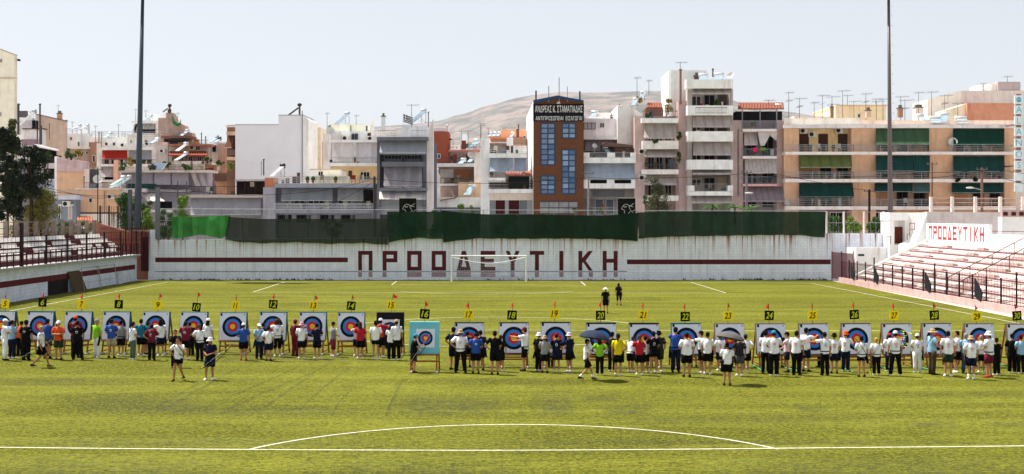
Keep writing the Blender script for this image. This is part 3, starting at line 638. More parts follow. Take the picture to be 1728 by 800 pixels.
for y in (358, 376, 393.5): m.tube([P(1393, y, 127.2), P(1493, y, 127.2)], .025, GALV, 5)
for px in range(1397, 1492, 9): m.tube([P(px, 358, 127.2), P(px, 393.5, 127.2)], .012, GALV, 3)
m.obj('rail', t)
# ---------------------------------------------------------------- floodlight poles
for (xb, xt, Y, w0, w1, lb, gc) in ((229.5, 241, 130, 12.5, 5.2, 'dark floodlight pole beside the shaded stand corner', '3d4650'), (1503.5, 1499.5, 130, 9, 4.6, 'tall floodlight pole rising in front of the orange apartment block', '6a5e5e')):
    t = thing('floodlight_pole', lb, 'light pole', (wx(xb, Y), Y, 0), 'floodlight poles behind the end wall')
    zt = 29.3; x0, x1 = wx(xb, Y), wx(xt, Y); m = MB(); k = Y/F/2
    m.tube([(x0, Y, 0), (x0+(x1-x0)*.23, Y, 6), (x0+(x1-x0)*.6, Y, 17), (x1, Y, zt)], [w0*k*1.05, w0*k, (w0*.45+w1*.55)*k, w1*k], metal(gc), 12); m.obj('shaft', t, True)
    m = MB()
    for i in range(24): m.tube([(x1*(i/24)+x0*(1-i/24)+.3*(1-.5*i/24), Y-.2, 5+i), (x1*(i/24)+x0*(1-i/24)+.5*(1-.5*i/24), Y-.25, 5+i)], .02, metal('5a5a60'), 4)
    m.obj('climbing_rung', t)
    m = MB(); m.box(x1-1.7, x1+1.7, Y-.9, Y+.9, zt, zt+.1, metal(gc)); m.tube([(x1-.2, Y-.9, zt-.75+.6), (x1+1.7, Y-.9, zt-.98+.6)], .09, metal('2c3440')); m.obj('platform', t)
    for i in range(6):
        m = MB(); xx = x1-2.9+i*1.15
        for zz in (1.0, 2.4, 3.8): m.ball((xx, Y-.4, zt+zz), (.58, .5, .62), metal('50565c'), 8, 5)
        m.obj('floodlight', t)
    m = MB(); m.box(x1-3.1, x1+3.1, Y-.1, Y+.1, zt+.95, zt+1.05, metal(gc)); m.box(x1-3.1, x1+3.1, Y-.1, Y+.1, zt+2.15, zt+2.25, metal(gc)); m.box(x1-.1, x1+.1, Y-.1, Y+.1, zt, zt+2.3, metal(gc)); m.obj('head_frame', t)
    if xb < 500: m = MB(); m.box(x0-.75, x0-.42, Y-.3, Y+.1, 2, wz(320, Y), metal('4d5660')); m.obj('cable_duct', t)
# ---------------------------------------------------------------- building kit (pixel extents of the photo, true depth and thickness)
AWS = []
class Bd:
    def __init__(s, name, label, x0, x1, Y, cat='building', group=None):
        s.Y = Y; s.x0, s.x1 = x0, x1; s.r = thing(name, label, cat, (wx((x0+x1)/2, Y), Y, 0), group)
    def box(s, name, x0, y0, x1, y1, mt, dep=8., dy=0., par=None, under=None):
        Y = s.Y+dy; m = MB(); dep = dep*(.3 if s.x1 < 405 and dep > 1 else 1); m.box(wx(x0, Y), wx(x1, Y), Y, Y+dep, 0 if y1 is None else wz(y1, Y), wz(y0, Y), mt); return m.obj(name, par or s.r)
    def wall(s, x0, y0, x1, y1, mt, dep=8., dy=0.): return s.box('wall', x0, y0, x1, y1, mt, dep, dy)
    def poly(s, name, pts, mt, dep=.3, dy=0.):
        Y = s.Y+dy; m = MB(); dep = dep*(.25 if s.x1 < 405 and dep > 1 else 1); m.prism([P(a, b, Y) for a, b in pts], (0, dep, 0), mt); return m.obj(name, s.r)
    def win(s, x0, y0, x1, y1, dy=0., nx=2, ny=1, fr=None, pane=None, name='window', bar=.06):
        Y = s.Y+dy; fr = fr or cl('d8d6d2'); a, b, c, d = wx(x0, Y), wx(x1, Y), wz(y1, Y), wz(y0, Y); m = MB(); y0_, y1_ = Y-.06, Y-.003
        m.box(a, a+bar, y0_, y1_, c, d, fr); m.box(b-bar, b, y0_, y1_, c, d, fr); m.box(a+bar, b-bar, y0_, y1_, c, c+bar, fr); m.box(a+bar, b-bar, y0_, y1_, d-bar, d, fr)
        for i in range(1, nx): x = a+(b-a)*i/nx; m.box(x-bar/2, x+bar/2, y0_+.004, y1_, c+bar, d-bar, fr)
        for j in range(1, ny): z = c+(d-c)*j/ny; m.box(a+bar, b-bar, y0_+.008, y1_, z-bar/2, z+bar/2, fr)
        o = m.obj(name, s.r); m = MB()
        for i in range(nx):
            for j in range(ny):
                xa, xb = a+(b-a)*i/nx+bar/2, a+(b-a)*(i+1)/nx-bar/2; za, zb_ = c+(d-c)*j/ny+bar/2, c+(d-c)*(j+1)/ny-bar/2
                m.box(xa, xb, Y-.03, Y-.004, za, zb_, R.choice(pane) if isinstance(pane, list) else pane or GLASS)
        m.obj('pane', o); return o
    def stuff_on(s, x0, x1, yb, out=1.0, dy=0., k=.16):
        """things people keep on a balcony: folded chairs, pots, cupboards, washing"""
        x = x0+3
        while x < x1-4:
            if R.random() < .5:
                Y = s.Y+dy-out+R.uniform(.25, .6); c = R.choice(['b8b4ae', '6a4a3a', '3a3e46', '8a7a68', 'c0bcc0', '5a6a78', '8a3a34', '4a5a3a', 'd0c8b8']); w_ = R.uniform(.15, .5); h = R.uniform(.3, 1.25); m = MB(); xx, z = wx(x, Y), wz(yb, Y)
                q = R.random()
                if q < .4: m.box(xx, xx+w_, Y, Y+.3, z, z+h, cl(c)); nm = 'storage_box'
                elif q < .7: m.tube([(xx, Y, z), (xx, Y, z+.3)], [.12, .17], cl('9a5a40'), 8); m.ball((xx, Y, z+.5), (.24, .22, .3), mat('3a5224', .8, 'plain', .4, 8.), 7, 5); nm = 'potted_plant'
                else:
                    for (dx, dz) in ((0, .42), (0, .44)): m.box(xx, xx+.42, Y, Y+.4, z+dz-.04, z+dz-.001 if dz < .43 else z+.47, cl(c)) if dz > .43 else None
                    m.box(xx, xx+.42, Y+.38, Y+.42, z+.471, z+.9, cl(c))
                    for lx in (0, .38):
                        for ly in (0, .36): m.box(xx+lx, xx+lx+.03, Y+ly, Y+ly+.03, z, z+.399, cl(c))
                    nm = 'chair'
                m.obj(nm, s.r)
            x += R.uniform(5, 12)
    def door(s, x0, y0, x1, y1, mt=None, dy=0., name='door'):
        Y = s.Y+dy; m = MB(); a, b = wx(x0, Y), wx(x1, Y); mt = mt or mat('5a4436', .6, 'wood'); zt, zb = wz(y0, Y), wz(y1, Y)
        m.box(a, b, Y-.05, Y-.003, zb, zt, mt); n = max(2, int((zt-zb)/.12))
        for i in range(n): z = zb+(zt-zb)*i/n; m.box(a+.05, b-.05, Y-.07, Y-.051, z+.02, z+(zt-zb)/n*.6, mt)
        return m.obj(name, s.r)
    def slab(s, x0, y0, x1, y1, mt, out=1.2, dy=0., name='balcony_slab', back=0.):
        back = back*(.3 if s.x1 < 405 else 1)
        Y = s.Y+dy-out; m = MB(); m.box(wx(x0, Y), wx(x1, Y), Y, s.Y+dy-.002+back, wz(y1, Y), wz(y0, Y), mt); return m.obj(name, s.r)
    def parapet(s, x0, y0, x1, y1, mt, out=1.2, dy=0., t=.12, name='balcony'):
        Y = s.Y+dy-out; m = MB(); a, b, zt, zb = wx(x0, Y), wx(x1, Y), wz(y0, Y), wz(y1, Y); e = s.Y+dy-.003
        m.box(a, b, Y, e, zb, zb+.16, mt); m.box(a, b, Y, Y+t, zb+.161, zt, mt); m.box(a, a+t, Y+t+.001, e, zb+.161, zt, mt); m.box(b-t, b, Y+t+.001, e, zb+.161, zt, mt)
        return m.obj(name, s.r)
    def rail(s, x0, y0, x1, y1, mt, out=1.2, dy=0., kind='bars', step=.14, name='railing', n=3, r=.022):
        Y = s.Y+dy-out+.05; m = MB(); a, b, zt, zb = wx(x0, Y), wx(x1, Y), wz(y0, Y), wz(y1, Y); e = s.Y+dy-.01
        m.box(a, b, Y-.02, Y+.02, zt-.05, zt, mt)
        if out > .3:
            for x in (a, b-.04): m.box(x, x+.04, Y+.02, e, zt-.05, zt, mt)
        if kind == 'bars':
            m.box(a, b, Y-.015, Y+.015, zb+.08, zb+.11, mt); x = a
            while x <= b: m.box(x-.009, x+.009, Y-.009, Y+.009, zb, zt-.05, mt); x += step
        else:
            for i in range(1, n): z = zb+(zt-zb)*i/n; m.box(a, b, Y-r*.6, Y+r*.6, z-r, z+r, mt)
            x = a
            while x <= b+.01: m.box(x-.025, x+.025, Y-.02, Y+.03, zb, zt, mt); x += 1.5
        return m.obj(name, s.r)
    def awn(s, x0, y0, x1, y1, c, out=1.3, dy=0., c2=None, al=1., val=.22, sides=False, sk=0., name='awning', sc_=1., dx=0.):
        Ya = s.Y+dy-.05; Yb = s.Y+dy-out; mt = mat(c, .9, 'stripe', .18, sc_, c2=c2); a, b = wx(x0, Ya), wx(x1, Ya); c_, d = wx(x0-sk+dx, Yb), wx(x1+sk+dx, Yb); zt, zb = wz(y0, Ya), wz(y1, Yb)
        m = MB(); N = 10; M_ = 5; rows = []
        for j in range(M_+1):
            v = j/M_; sag = -.05*math.sin(math.pi*v)
            rows.append([Vector((a+(b-a)*i/N+(c_-a+(d-c_-b+a)*i/N)*v, Ya+(Yb-Ya)*v, zt+(zb-zt)*v+sag+.015*math.sin(i*2.1+j))) for i in range(N+1)])
        k = m.mi(mt); 
        for r_ in rows: m.v += r_
        for r_ in rows: m.v += [p+Vector((0, .02, -.02)) for p in r_]
        W_ = N+1; H_ = W_*(M_+1)
        for j in range(M_):
            for i in range(N):
                q = j*W_+i; m.f.append((q, q+W_, q+W_+1, q+1)); m.f.append((H_+q, H_+q+1, H_+q+W_+1, H_+q+W_)); m.fm += [k, k]
        if val:   # scalloped valance
            n = max(4, int((d-c_)/.28)); e = rows[-1]
            for i in range(n):
                xa = c_+(d-c_)*i/n; xb = c_+(d-c_)*(i+1)/n; m.prism([(xa, Yb, zb), (xa, Yb, zb-val*.55), (xa+(xb-xa)*.25, Yb, zb-val*.92), ((xa+xb)/2, Yb, zb-val), (xa+(xb-xa)*.75, Yb, zb-val*.92), (xb, Yb, zb-val*.55), (xb, Yb, zb)], (0, .012, 0), mt)
        if sides:
            for q, w_ in ((a, c_), (b, d)): m.prism([(q, Ya, zt), (w_, Yb, zb), (q, Ya, zb-.1)], (.012, 0, 0), mt)
        o = m.obj(name, s.r)
        m = MB()
        for q, w_ in ((a, c_), (b, d)): m.tube([(q, Ya, zt-(zt-zb)*.75), (w_, Yb+.02, zb-.01)], .025, metal('b9b9b9'), 4)
        m.tube([(c_, Yb+.02, zb-.02), (d, Yb+.02, zb-.02)], .03, metal('c9c9c9'), 5); m.obj('awning_arm', o); return o
    def ac(s, px, py, dy=0., w=.85, h=.6):
        Y = s.Y+dy; x, z = wx(px, Y), wz(py, Y); m = MB(); m.box(x-w/2, x+w/2, Y-.36, Y-.03, z-h/2, z+h/2, cl('dcd9d2')); o = m.obj('air_conditioner', s.r)
        m = MB(); m.tube([(x-.12, Y-.37, z), (x-.12, Y-.361, z)], h*.4, cl('2b2b2b'), 14); m.obj('fan_grille', o)
    def heater(s, px, py, w=13, ph=14, dy=0., sk=-8, tank='d9d9d6', pc='9fb4c4', zend=None):
        """solar water heater: tank centred at px, py; panel falls ph pixels towards the viewer, shifted sk"""
        Y = s.Y+dy; x, z = wx(px, Y), wz(py, Y); hw = w*Y/F/2; m = MB(); r_ = .27
        m.tube([(x-hw, Y, z), (x-hw*.96, Y, z), (x+hw*.96, Y, z), (x+hw, Y, z)], [r_*.6, r_, r_, r_*.6], metal(tank, .3), 12); t_ = m.obj('tank', s.r, True)
        dz = ph*Y/F; dx = sk*Y/F; m = MB(); m.hexa([(x+dx-hw*.85, Y-1.1, z-dz), (x+dx+hw*.85, Y-1.1, z-dz), (x+hw*.8, Y-.25, z-.15), (x-hw*.8, Y-.25, z-.15)]+[(x+dx-hw*.85, Y-1.14, z-dz+.08), (x+dx+hw*.85, Y-1.14, z-dz+.08), (x+hw*.8, Y-.29, z-.07), (x-hw*.8, Y-.29, z-.07)], mat(pc, .15, 'plain', .2, 1., .0, .9)); m.obj('panel', t_)
        m = MB()
        for q in (-.7, .7): m.tube([(x+q*hw, Y+.1, z-dz), (x+q*hw, Y, z)], .03, GALV, 4); m.tube([(x+q*hw, Y+.1, z-dz), (x+q*hw+dx*.5, Y-.7, z-dz*.55)], .02, GALV, 4)
        m.obj('stand', t_)
    def ant(s, px, y0, y1, dy=2., w=1.3, k=1, rot=.3, n=6):
        Y = s.Y+dy; x = wx(px, Y); zt, zb = wz(y0, Y), wz(y1, Y); m = MB(); mt = metal('6e6e70'); m.tube([(x, Y, zb), (x, Y, zt)], [.04, .025], mt, 4)
        for j in range(k):
            z = zt-.1-j*.9; d = Vector((math.cos(rot+j), math.sin(rot+j)*.5, .04)); c = Vector((x, Y, z)); p = Vector((-d.y, d.x, 0)).normalized(); m.tube([c-d*w*.45, c+d*w*.75], .022, mt, 4)
            for i in range(n): q = c+d*w*(-.4+1.1*i/n); m.tube([q-p*.3+Vector((0, 0, .12)), q+p*.3-Vector((0, 0, .12))], .012, mt, 3)
        m.obj('antenna', s.r)
    def dish(s, px, py, dy=1., r=.4, rz=.5, base=None):
        Y = s.Y+dy; c = Vector((wx(px, Y), Y, wz(py, Y))); m = MB(); M = Matrix.Rotation(rz, 3, 'Z') @ Matrix.Rotation(rad(65), 3, 'X'); mt = cl('d5d3cf', .5)
        m.loft([[c+M @ Vector((math.cos(a*math.pi/6)*q*r, math.sin(a*math.pi/6)*q*r, q*q*.14)) for a in range(12)] for q in (.05, .5, 1.)], mt, True, False)
        m.loft([[c+M @ Vector((math.cos(a*math.pi/6)*q*r, math.sin(a*math.pi/6)*q*r, q*q*.14-.015)) for a in range(12)] for q in (1., .5, .05)], mt, False, True)
        m.tube([c, c+M @ Vector((0, 0, .5))], .015, mt, 3); m.tube([c, c-Vector((0, 0, .7))], .03, mt, 4); m.obj('satellite_dish', s.r)
    def pipe(s, px, y0, y1, w=4, c='5a5c60', dy=0., cap=True):
        Y = s.Y+dy; x = wx(px, Y); r_ = w*Y/F/2; m = MB(); m.tube([(x, Y, wz(y1, Y)), (x, Y, wz(y0, Y))], r_, metal(c), 8)
        if cap: m.tube([(x, Y, wz(y0, Y)), (x, Y, wz(y0, Y)+.12), (x, Y, wz(y0, Y)+.2)], [r_*1.6, r_*1.6, r_*.4], metal(c), 8)
        m.obj('flue', s.r)
    def chim(s, x0, y0, x1, y1, c='d8d2cc', dy=1.):
        Y = s.Y+dy; m = MB(); a, b = wx(x0, Y), wx(x1, Y); zt = wz(y0, Y); m.box(a, b, Y, Y+(b-a), wz(y1, Y), zt, pl(c)); m.box(a-.06, b+.06, Y-.06, Y+(b-a)+.06, zt+.001, zt+.1, cl('6a6460')); m.box(a+.1, b-.1, Y+.1, Y+(b-a)-.1, zt+.101, zt+.4, cl('7a706a')); m.obj('chimney', s.r)
    def tiles(s, x0, y0, x1, y1, out=1.5, dy=0., back=1.5, c='8a5646', lift=0.):
        """tiled lean-to roof: eave at y1 in front, ridge at y0 behind"""
        Ya, Yb = s.Y+dy+back, s.Y+dy-out; a0, b0, a, b = wx(x0, Ya), wx(x1, Ya), wx(x0-1, Yb), wx(x1+1, Yb); zt, zb = wz(y0, Ya), wz(y1, Yb); m = MB(); n = max(6, int((b-a)/.32)); mt = mat(c, .8, 'plain', .3, 3.)
        for i in range(n):
            u0, u1 = i/n, (i+1)/n; um = (u0+u1)/2; L_ = lambda u, z, up: Vector((a+(b-a)*u, Yb, zb+up)) if z else Vector((a0+(b0-a0)*u, Ya, zt+up))
            m.loft([[L_(u0, 1, -.06), L_(u1, 1, -.06), L_(u1, 1, 0), L_(u0+(u1-u0)*.75, 1, .1), L_(u0+(u1-u0)*.25, 1, .1), L_(u0, 1, 0)], [L_(u0, 0, -.06), L_(u1, 0, -.06), L_(u1, 0, 0), L_(u0+(u1-u0)*.75, 0, .1), L_(u0+(u1-u0)*.25, 0, .1), L_(u0, 0, 0)]], mt)
        m.obj('roof', s.r)
W0 = pl('ddd8d4'); W1 = pl('cfc9c6', .18); CREAM = pl('d8c8a8'); GREYW = pl('8d8a90'); DGREY = pl('5d5d66'); PINKW = pl('b79f9c', .18); PEACH = pl('c29d80', .12); YEL = pl('cbb080'); OCH = pl('a08a80', .25); BRWN = pl('7d5f50', .3); RL = metal('9c9ea2'); DRL = metal('4b4a4e'); WIN = mat('3a3334', .2, 'plain', .3)
BEIGE = 'b3a8a4'
BAL = []
# ================================================================ right: long orange block
b = Bd('apartment_block', 'long orange rendered apartment block with green awnings and white balcony slabs', 1323, 1715, 140)
b.wall(1323, 214, 1714, None, PEACH, 10, 1.4)
for x0, x1 in ((1323, 1348), (1437, 1478), (1568, 1608), (1695, 1714)): b.wall(x0, 214, x1, None, PEACH, 1.38, 0)
for x0, x1 in ((1348, 1437),): b.box('wall', x0, 216, x1, 258, YEL, .05, 1.34)
for yt, yb in ((256, 261), (302, 307.5), (348, 354)): b.slab(1325, yt, 1714, yb, pl('cdc6c4', .15), 1.1, 0, back=1.35)
b.slab(1323, 210.5, 1716, 216, pl('c9c4c6', .15), .5, 0, 'cornice', back=2)
b.box('parapet', 1323, 199, 1450, 210.4, pl('d8ccc0'), .25, .3); b.box('parapet', 1450, 203, 1716, 210.4, pl('cbb9aa'), .25, .3)
for i, (y0, y1) in enumerate(((244, 256), (290, 302), (335.5, 348))):
    b.rail(1325, y0, 1440, y1, RL, 1.1, 0, 'h', n=4); b.rail(1440, y0+.5, 1565, y1, RL, 1.1, 0, 'h', n=4); b.rail(1604, y0+.5, 1713, y1, RL, 1.1, 0, 'h', n=4)
for x in (1349, 1381, 1414): b.door(x, 226, x+16, 256, mat('4a3028', .6, 'wood'), 1.3, 'shutter')
b.ac(1355, 221, 1.3); b.ac(1370, 227, 1.3); b.ac(1415, 220.5, 1.3)
for (x0, x1, y0, y1) in ((1352, 1436, 262, 302), (1352, 1436, 308, 348), (1480, 1566, 216, 256), (1480, 1566, 262, 302), (1480, 1566, 308, 348), (1609, 1694, 216, 256), (1609, 1694, 262, 302), (1609, 1694, 308, 348)):
    n = 3
    for i in range(n):
        xx = x0+(x1-x0)*(i+.15)/n
        if (i+int(x0)+int(y0)) % 3: b.win(xx, y0+12, xx+(x1-x0)/n*.66, y1, 1.38, 2, 1, mat('6a4a3a', .6), DARK, 'balcony_door')
        else: b.box('wall', xx, y0+4, xx+20, y1, pl('b88a62'), .04, 1.34)
for x0, y0, x1, y1, c in ((1349, 262, 1436, 282, '65703f'), (1349, 309, 1439, 332, '173e38'), (1479, 217, 1568, 243, '3f5b40'), (1478, 263, 1541, 288, '1d4440'), (1542, 263, 1569, 289, '1f4846'), (1476, 309, 1540, 323, '17403a'), (1541, 309, 1569, 324, '4b6a6a'), (1609, 218, 1694, 244, '123a2e'), (1609, 264, 1695, 289, '19423c'), (1606, 309, 1693, 325, '16403a')):
    b.awn(x0, y0, x1, y1, c, 1.25, 0, sides=True, val=.12, sc_=.6, dx=(2 if x0 < 1400 else 0))
b.dish(1608, 240, -.8, .5, -.4); b.dish(1327, 343, -.9, .35, .5)
BAL.append((b, [(1330, 1430, 256, .9), (1480, 1566, 256, .9), (1610, 1694, 256, .9), (1350, 1436, 302, .9), (1480, 1566, 302, .9), (1612, 1694, 302, .9), (1350, 1436, 348, .9), (1480, 1566, 348, .9)]))
for px, y0, y1, k in [(1331, 155, 211, 2), (1349, 165, 211, 2), (1374, 172, 211, 1), (1388, 160, 205, 2), (1404, 162, 205, 2), (1422, 152, 205, 1), (1441, 170, 208, 1), (1461, 157, 205, 2), (1479, 170, 208, 1), (1490, 166, 205, 1), (1520, 162, 205, 1), (1527, 168, 205, 2), (1550, 155, 205, 1), (1572, 154, 205, 1), (1594, 160, 205, 2), (1616, 173, 205, 1)]:
    b.ant(px, y0, y1, 1.5+R.random()*4, R.uniform(.9, 1.5), k, R.uniform(-.5, .6))
b.heater(1577, 200, 20, 9, 1.0, -4); b.heater(1594, 194, 15, 14, 1.2, -9); b.heater(1621, 200, 20, 10, 1.2, -3); b.heater(1553, 196, 12, 9, 2., 5)
b.chim(1402, 181, 1407, 199, '7a5848'); b.chim(1462, 187, 1470, 198, 'b09a8c'); b.chim(1516, 183, 1524, 198, '8a6a5a'); b.chim(1545, 182, 1558, 198, 'cdbfb4', 3)
b.box('chimney', 1410, 176, 1417, 206, pl('c3b29a'), 1., 3)
b.box('wall', 1325, 354, 1500, None, pl('6a5048', .3), .1, 1.28)
for x in (1400, 1430, 1461): b.win(x, 358, x+22, 392, 1.25, 2, 1, pane=DARK)
b = Bd('apartment_building', 'cream rooftop building behind the left part of the orange block', 1408, 1496, 165)
b.wall(1411, 178, 1495, None, CREAM, 12); b.box('parapet', 1409, 176.8, 1497, 178.6, pl('b9a58a'), 12.4, -.2); b.win(1447, 192, 1452, 199, nx=1); b.win(1459, 190, 1467, 197); b.ant(1430, 160, 178); b.ant(1478, 166, 178)
b.wall(1340, 196, 1411, None, W1, 9, 2); b.win(1350, 201, 1356, 206, 2)
b = Bd('apartment_building', 'large cream windowless building behind the right end of the orange block', 1565, 1728, 165)
b.wall(1622, 153, 1745, None, pl('c3bcb8'), 14); b.poly('wall', [(1565, 168), (1622, 153), (1622, 240), (1565, 240)], pl('dcd3cb'), 6); b.wall(1632, 174, 1712, None, pl('b4806a'), 3, -7.); b.poly('wall', [(1596, 186), (1632, 174.5), (1632, 230), (1596, 230)], pl('e2cdbb'), 4, -6.5)
b.wall(1684, 138, 1722, 153, pl('9b8f8e'), 6, 1); b.wall(1669, 141, 1684, 154, pl('d8d0ca'), 5, 1.5); b.win(1632, 176, 1640, 190, -6.9, pane=WIN); b.ant(1660, 140, 155); b.ant(1700, 128, 140, 2, 1.2, 1); b.wall(1655, 143, 1668, 153, W0, 4, 2)
b = Bd('block_sign', 'vertical sign of square white panels with turquoise letters at the block end', 1712, 1728, 136, 'sign'); SGN = mat('dbe6ea', .5); CY = mat('22a5bd', .5)
m = MB(); x0, x1 = wx(1715, 136.2), wx(1723, 136.2); m.box(x0, x1, 136.2, 136.3, wz(322, 136), wz(158, 136), metal('8a6a66')); m.box(wx(1719, 136.2)-.1, wx(1719, 136.2)+.1, 136.3, 141, wz(210, 136), wz(208, 136), metal('8a6a66')); m.box(wx(1719, 136.2)-.1, wx(1719, 136.2)+.1, 136.3, 141, wz(280, 136), wz(278, 136), metal('8a6a66')); m.obj('frame', b.r)
for i, (y0, ch) in enumerate([(161, '@'), (178, 'A'), (196, 'L'), (215, 'A'), (234, 'N'), (253.5, 'O'), (271.5, 'S'), (290.5, ''), (309, '')]):
    m = MB(); m.box(wx(1712.3, 136), wx(1726.6, 136), 136, 136.18, wz(y0+14.5, 136), wz(y0, 136), SGN); o = m.obj('panel', b.r); c = P(1719.5, y0+7.2, 136)
    if ch == '@':
        m = MB(); N = 20
        m.prism([(c.x+.27*math.cos(a*2*math.pi/N), 135.99, c.z+.27*math.sin(a*2*math.pi/N)) for a in range(N)], (0, .009, 0), CY); m.tube([(c.x-.2, 135.985, c.z-.05), (c.x, 135.985, c.z+.08), (c.x+.2, 135.985, c.z)], .035, SGN, 4); m.obj('emblem', o)
    elif ch: m = MB(); text_mb(m, ch, CY, lambda x, y, z: (c.x+x, 135.99, c.z+y), .66, -.012); m.obj('lettering', o)
# ================================================================ house with tiled covered roof terrace
b = Bd('apartment_building', 'narrow pinkish block with tiled roof terrace and hanging cloth awnings', 1237, 1323, 141)
b.wall(1237, 203, 1323, None, pl('7a6c70'), 9, 1.3); b.wall(1237, 203, 1254, None, PINKW, 1.28); b.wall(1311, 203, 1323, None, PINKW, 1.28)  # recessed wall darker than the piers, balcony shade put into its colour
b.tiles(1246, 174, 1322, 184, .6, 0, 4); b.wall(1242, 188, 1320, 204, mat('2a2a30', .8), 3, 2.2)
for x in (1252, 1282, 1310): b.box('post', x, 185, x+1.6, 216, cl('8f8a90'), .12, -.6)
b.box('chimney', 1264, 176, 1281, 184, pl('4a2c28'), 1, 3); b.ant(1297, 168, 180, 2, 1.2, 2); b.heater(1314, 179, 12, 6, 2.5, -4)
for (rt, st, sb) in ((204, 217.5, 222), (251, 263.5, 267.5), (298, 310.5, 314)):
    b.slab(1254, st, 1311, sb, pl('c9c1c1') if st < 300 else pl('c89a98'), 1.3, 0, back=1.2); b.rail(1254, rt, 1311, st, metal('7f8a96'), 1.3, 0, 'bars', .13)
for y0, y1 in ((222, 263), (268, 310), (314, 350)):
    b.win(1259, y0+8, 1276, y1, 1.28, 2, 1, cl('6f6a6c'), DARK, 'balcony_door'); b.win(1286, y0+8, 1305, y1, 1.28, 2, 1, cl('6f6a6c'), DARK, 'balcony_door')
b.awn(1256, 222, 1278, 244, 'bdb0ae', 1.2, val=.1); b.poly('cloth', [(1279, 223), (1302, 223), (1290, 246), (1283, 246)], mat('c9bfbe', .9), .03, -1.1); b.poly('cloth', [(1298, 223), (1312, 223), (1310, 238), (1300, 229)], mat('c3b6b4', .9), .03, -1.15)
b.awn(1257, 268, 1311, 291, 'c4bcba', 1.2, val=.15, sc_=1.6); b.awn(1256, 315, 1321, 339, '8f8286', 2., val=.15, sk=3); b.pipe(1246, 218, 330, 2, '8a8288', -.1, False); b.rail(1262, 345, 1325, 360, RL, 1.3)
b.box('laundry', 1271, 249, 1278, 256, mat('d02860', .8), .04, -1.35); b.box('laundry', 1283, 249, 1292, 254, mat('6a8a3c', .9), .1, -1.4)
BAL.append((b, [(1256, 1309, 217.5, 1.), (1256, 1309, 263.5, 1.), (1256, 1309, 310, 1.)]))
# ================================================================ tall white block
b = Bd('apartment_building', 'tallest white balcony block with beige awnings and rooftop solar heaters', 1130, 1237, 140)
b.wall(1160, 150, 1237, None, pl('7e7674', .2), 9, 1.5); b.wall(1160, 150, 1168, None, pl('a39a98'), 1.45, .02); b.wall(1233, 150, 1237, None, pl('a39a98'), 1.45, .02); b.wall(1131, 118.5, 1193, 214, W0, 7, 3); b.wall(1145, 170, 1160, None, pl('a78f8e'), 8, .6)  # first wall: shade behind the balconies put into its darker grey
b.parapet(1158, 134, 1237, 149, W0, 1.3)
for y0, y1 in ((178, 194), (221.5, 238.5), (269.5, 286)): b.parapet(1160, y0, 1237, y1, W0, 1.3)
b.slab(1161, 323, 1237, 330, W0, 1.3); b.rail(1172, 310, 1227, 323, metal('8a8a8c'), 1.25); b.parapet(1161, 313, 1172, 323.5, W0, 1.3); b.parapet(1228, 313, 1237, 323.5, W0, 1.3)
b.rail(1174, 181, 1227, 192, DRL, 1.35)
for x0, y0, x1, y1, o in ((1168, 149.5, 1234, 157, 1.3), (1169, 195, 1235, 213, 1.35), (1170, 240, 1234, 260, 1.35), (1169, 286.5, 1234, 292.5, 1.3), (1167, 331, 1235, 341, 1.4)): b.awn(x0, y0, x1, y1, BEIGE, o, val=.18, sc_=.7, sides=y1-y0 > 12)
for (y0, y1) in ((158, 192), (206, 236), (252, 284), (298, 322)):
    b.win(1167, y0+4, 1183, y1-8, 1.45, 2, 1, cl('c4c0bc'), WIN); b.win(1188, y0+2, 1206, y1+4, 1.45, 2, 1, cl('7a706c'), DARK, 'balcony_door'); b.door(1211, y0+1, 1226, y1+4, mat('b0a088', .7) if y0 > 280 else mat('4c4440', .7), 1.45)
b.heater(1187, 127.5, 16, 13, 1, -5); b.heater(1213, 126.5, 17, 13, 1.2, -6); b.pipe(1148.5, 119, 176, 4, '8d6a5e', .3); b.pipe(1203, 118, 130, 2.4, '5a4a46', 2); b.ant(1148, 104, 122, .4, 1.2, 1); b.dish(1233, 128, 1., .4, -.5); b.chim(1172, 128, 1180, 134, '4a4442', 2)
b.poly('gable', [(1128, 120), (1132, 118), (1132, 214), (1128, 214)], W0, 7, 3.4)
BAL.append((b, [(1172, 1227, 190, .9), (1172, 1227, 236, .9), (1172, 1227, 283, .9), (1172, 1227, 323, .9)]))
# ================================================================ planted balcony block
b = Bd('apartment_building', 'pinkish block with planted balconies and beige awnings beside the tallest block', 1071, 1160, 141)
b.wall(1071, 196, 1150, None, pl('8a7876'), 9, 1.3); b.wall(1071, 196, 1088, None, PINKW, 1.28); b.wall(1141, 205, 1158, None, PINKW, 1.28)  # wall behind the balconies darkened, their shade put into the colour
b.parapet(1083, 199.5, 1144, 207, W0, 1.3); b.parapet(1084, 237.5, 1145, 251.5, W1, 1.3); b.slab(1084, 286, 1145, 294, W1, 1.3); b.rail(1088, 277, 1143, 286.5, DRL, 1.25); b.parapet(1086, 330, 1145, 339, W1, 1.3)
for x0, y0, x1, y1, o in ((1087, 207.5, 1141, 232, 1.4), (1088, 252, 1141, 263, 1.4), (1088, 295, 1141, 310, 1.4)): b.awn(x0, y0, x1, y1, BEIGE, o, val=.2, sc_=.7, c2='a39894')
for y0, y1 in ((212, 238), (256, 286), (298, 330)):
    for x in (1093, 1107, 1122): b.win(x, y0+6, x+11, y1, 1.28, 2, 1, cl('a8a2a0'), DARK, 'balcony_door')
b.ac(1084, 256, -.02); b.ac(1084, 300, -.02); b.tiles(1092, 174, 1117, 182, .5, 3, 2.5); b.wall(1090, 182, 1119, 200, pl('7a5a50'), 3, 3); b.rail(1085, 187, 1143, 199, DRL, 1.2)
BAL.append((b, [(1088, 1142, 250, .9), (1088, 1142, 286, .9), (1088, 1142, 337, .9), (1085, 1142, 205, .9)]))
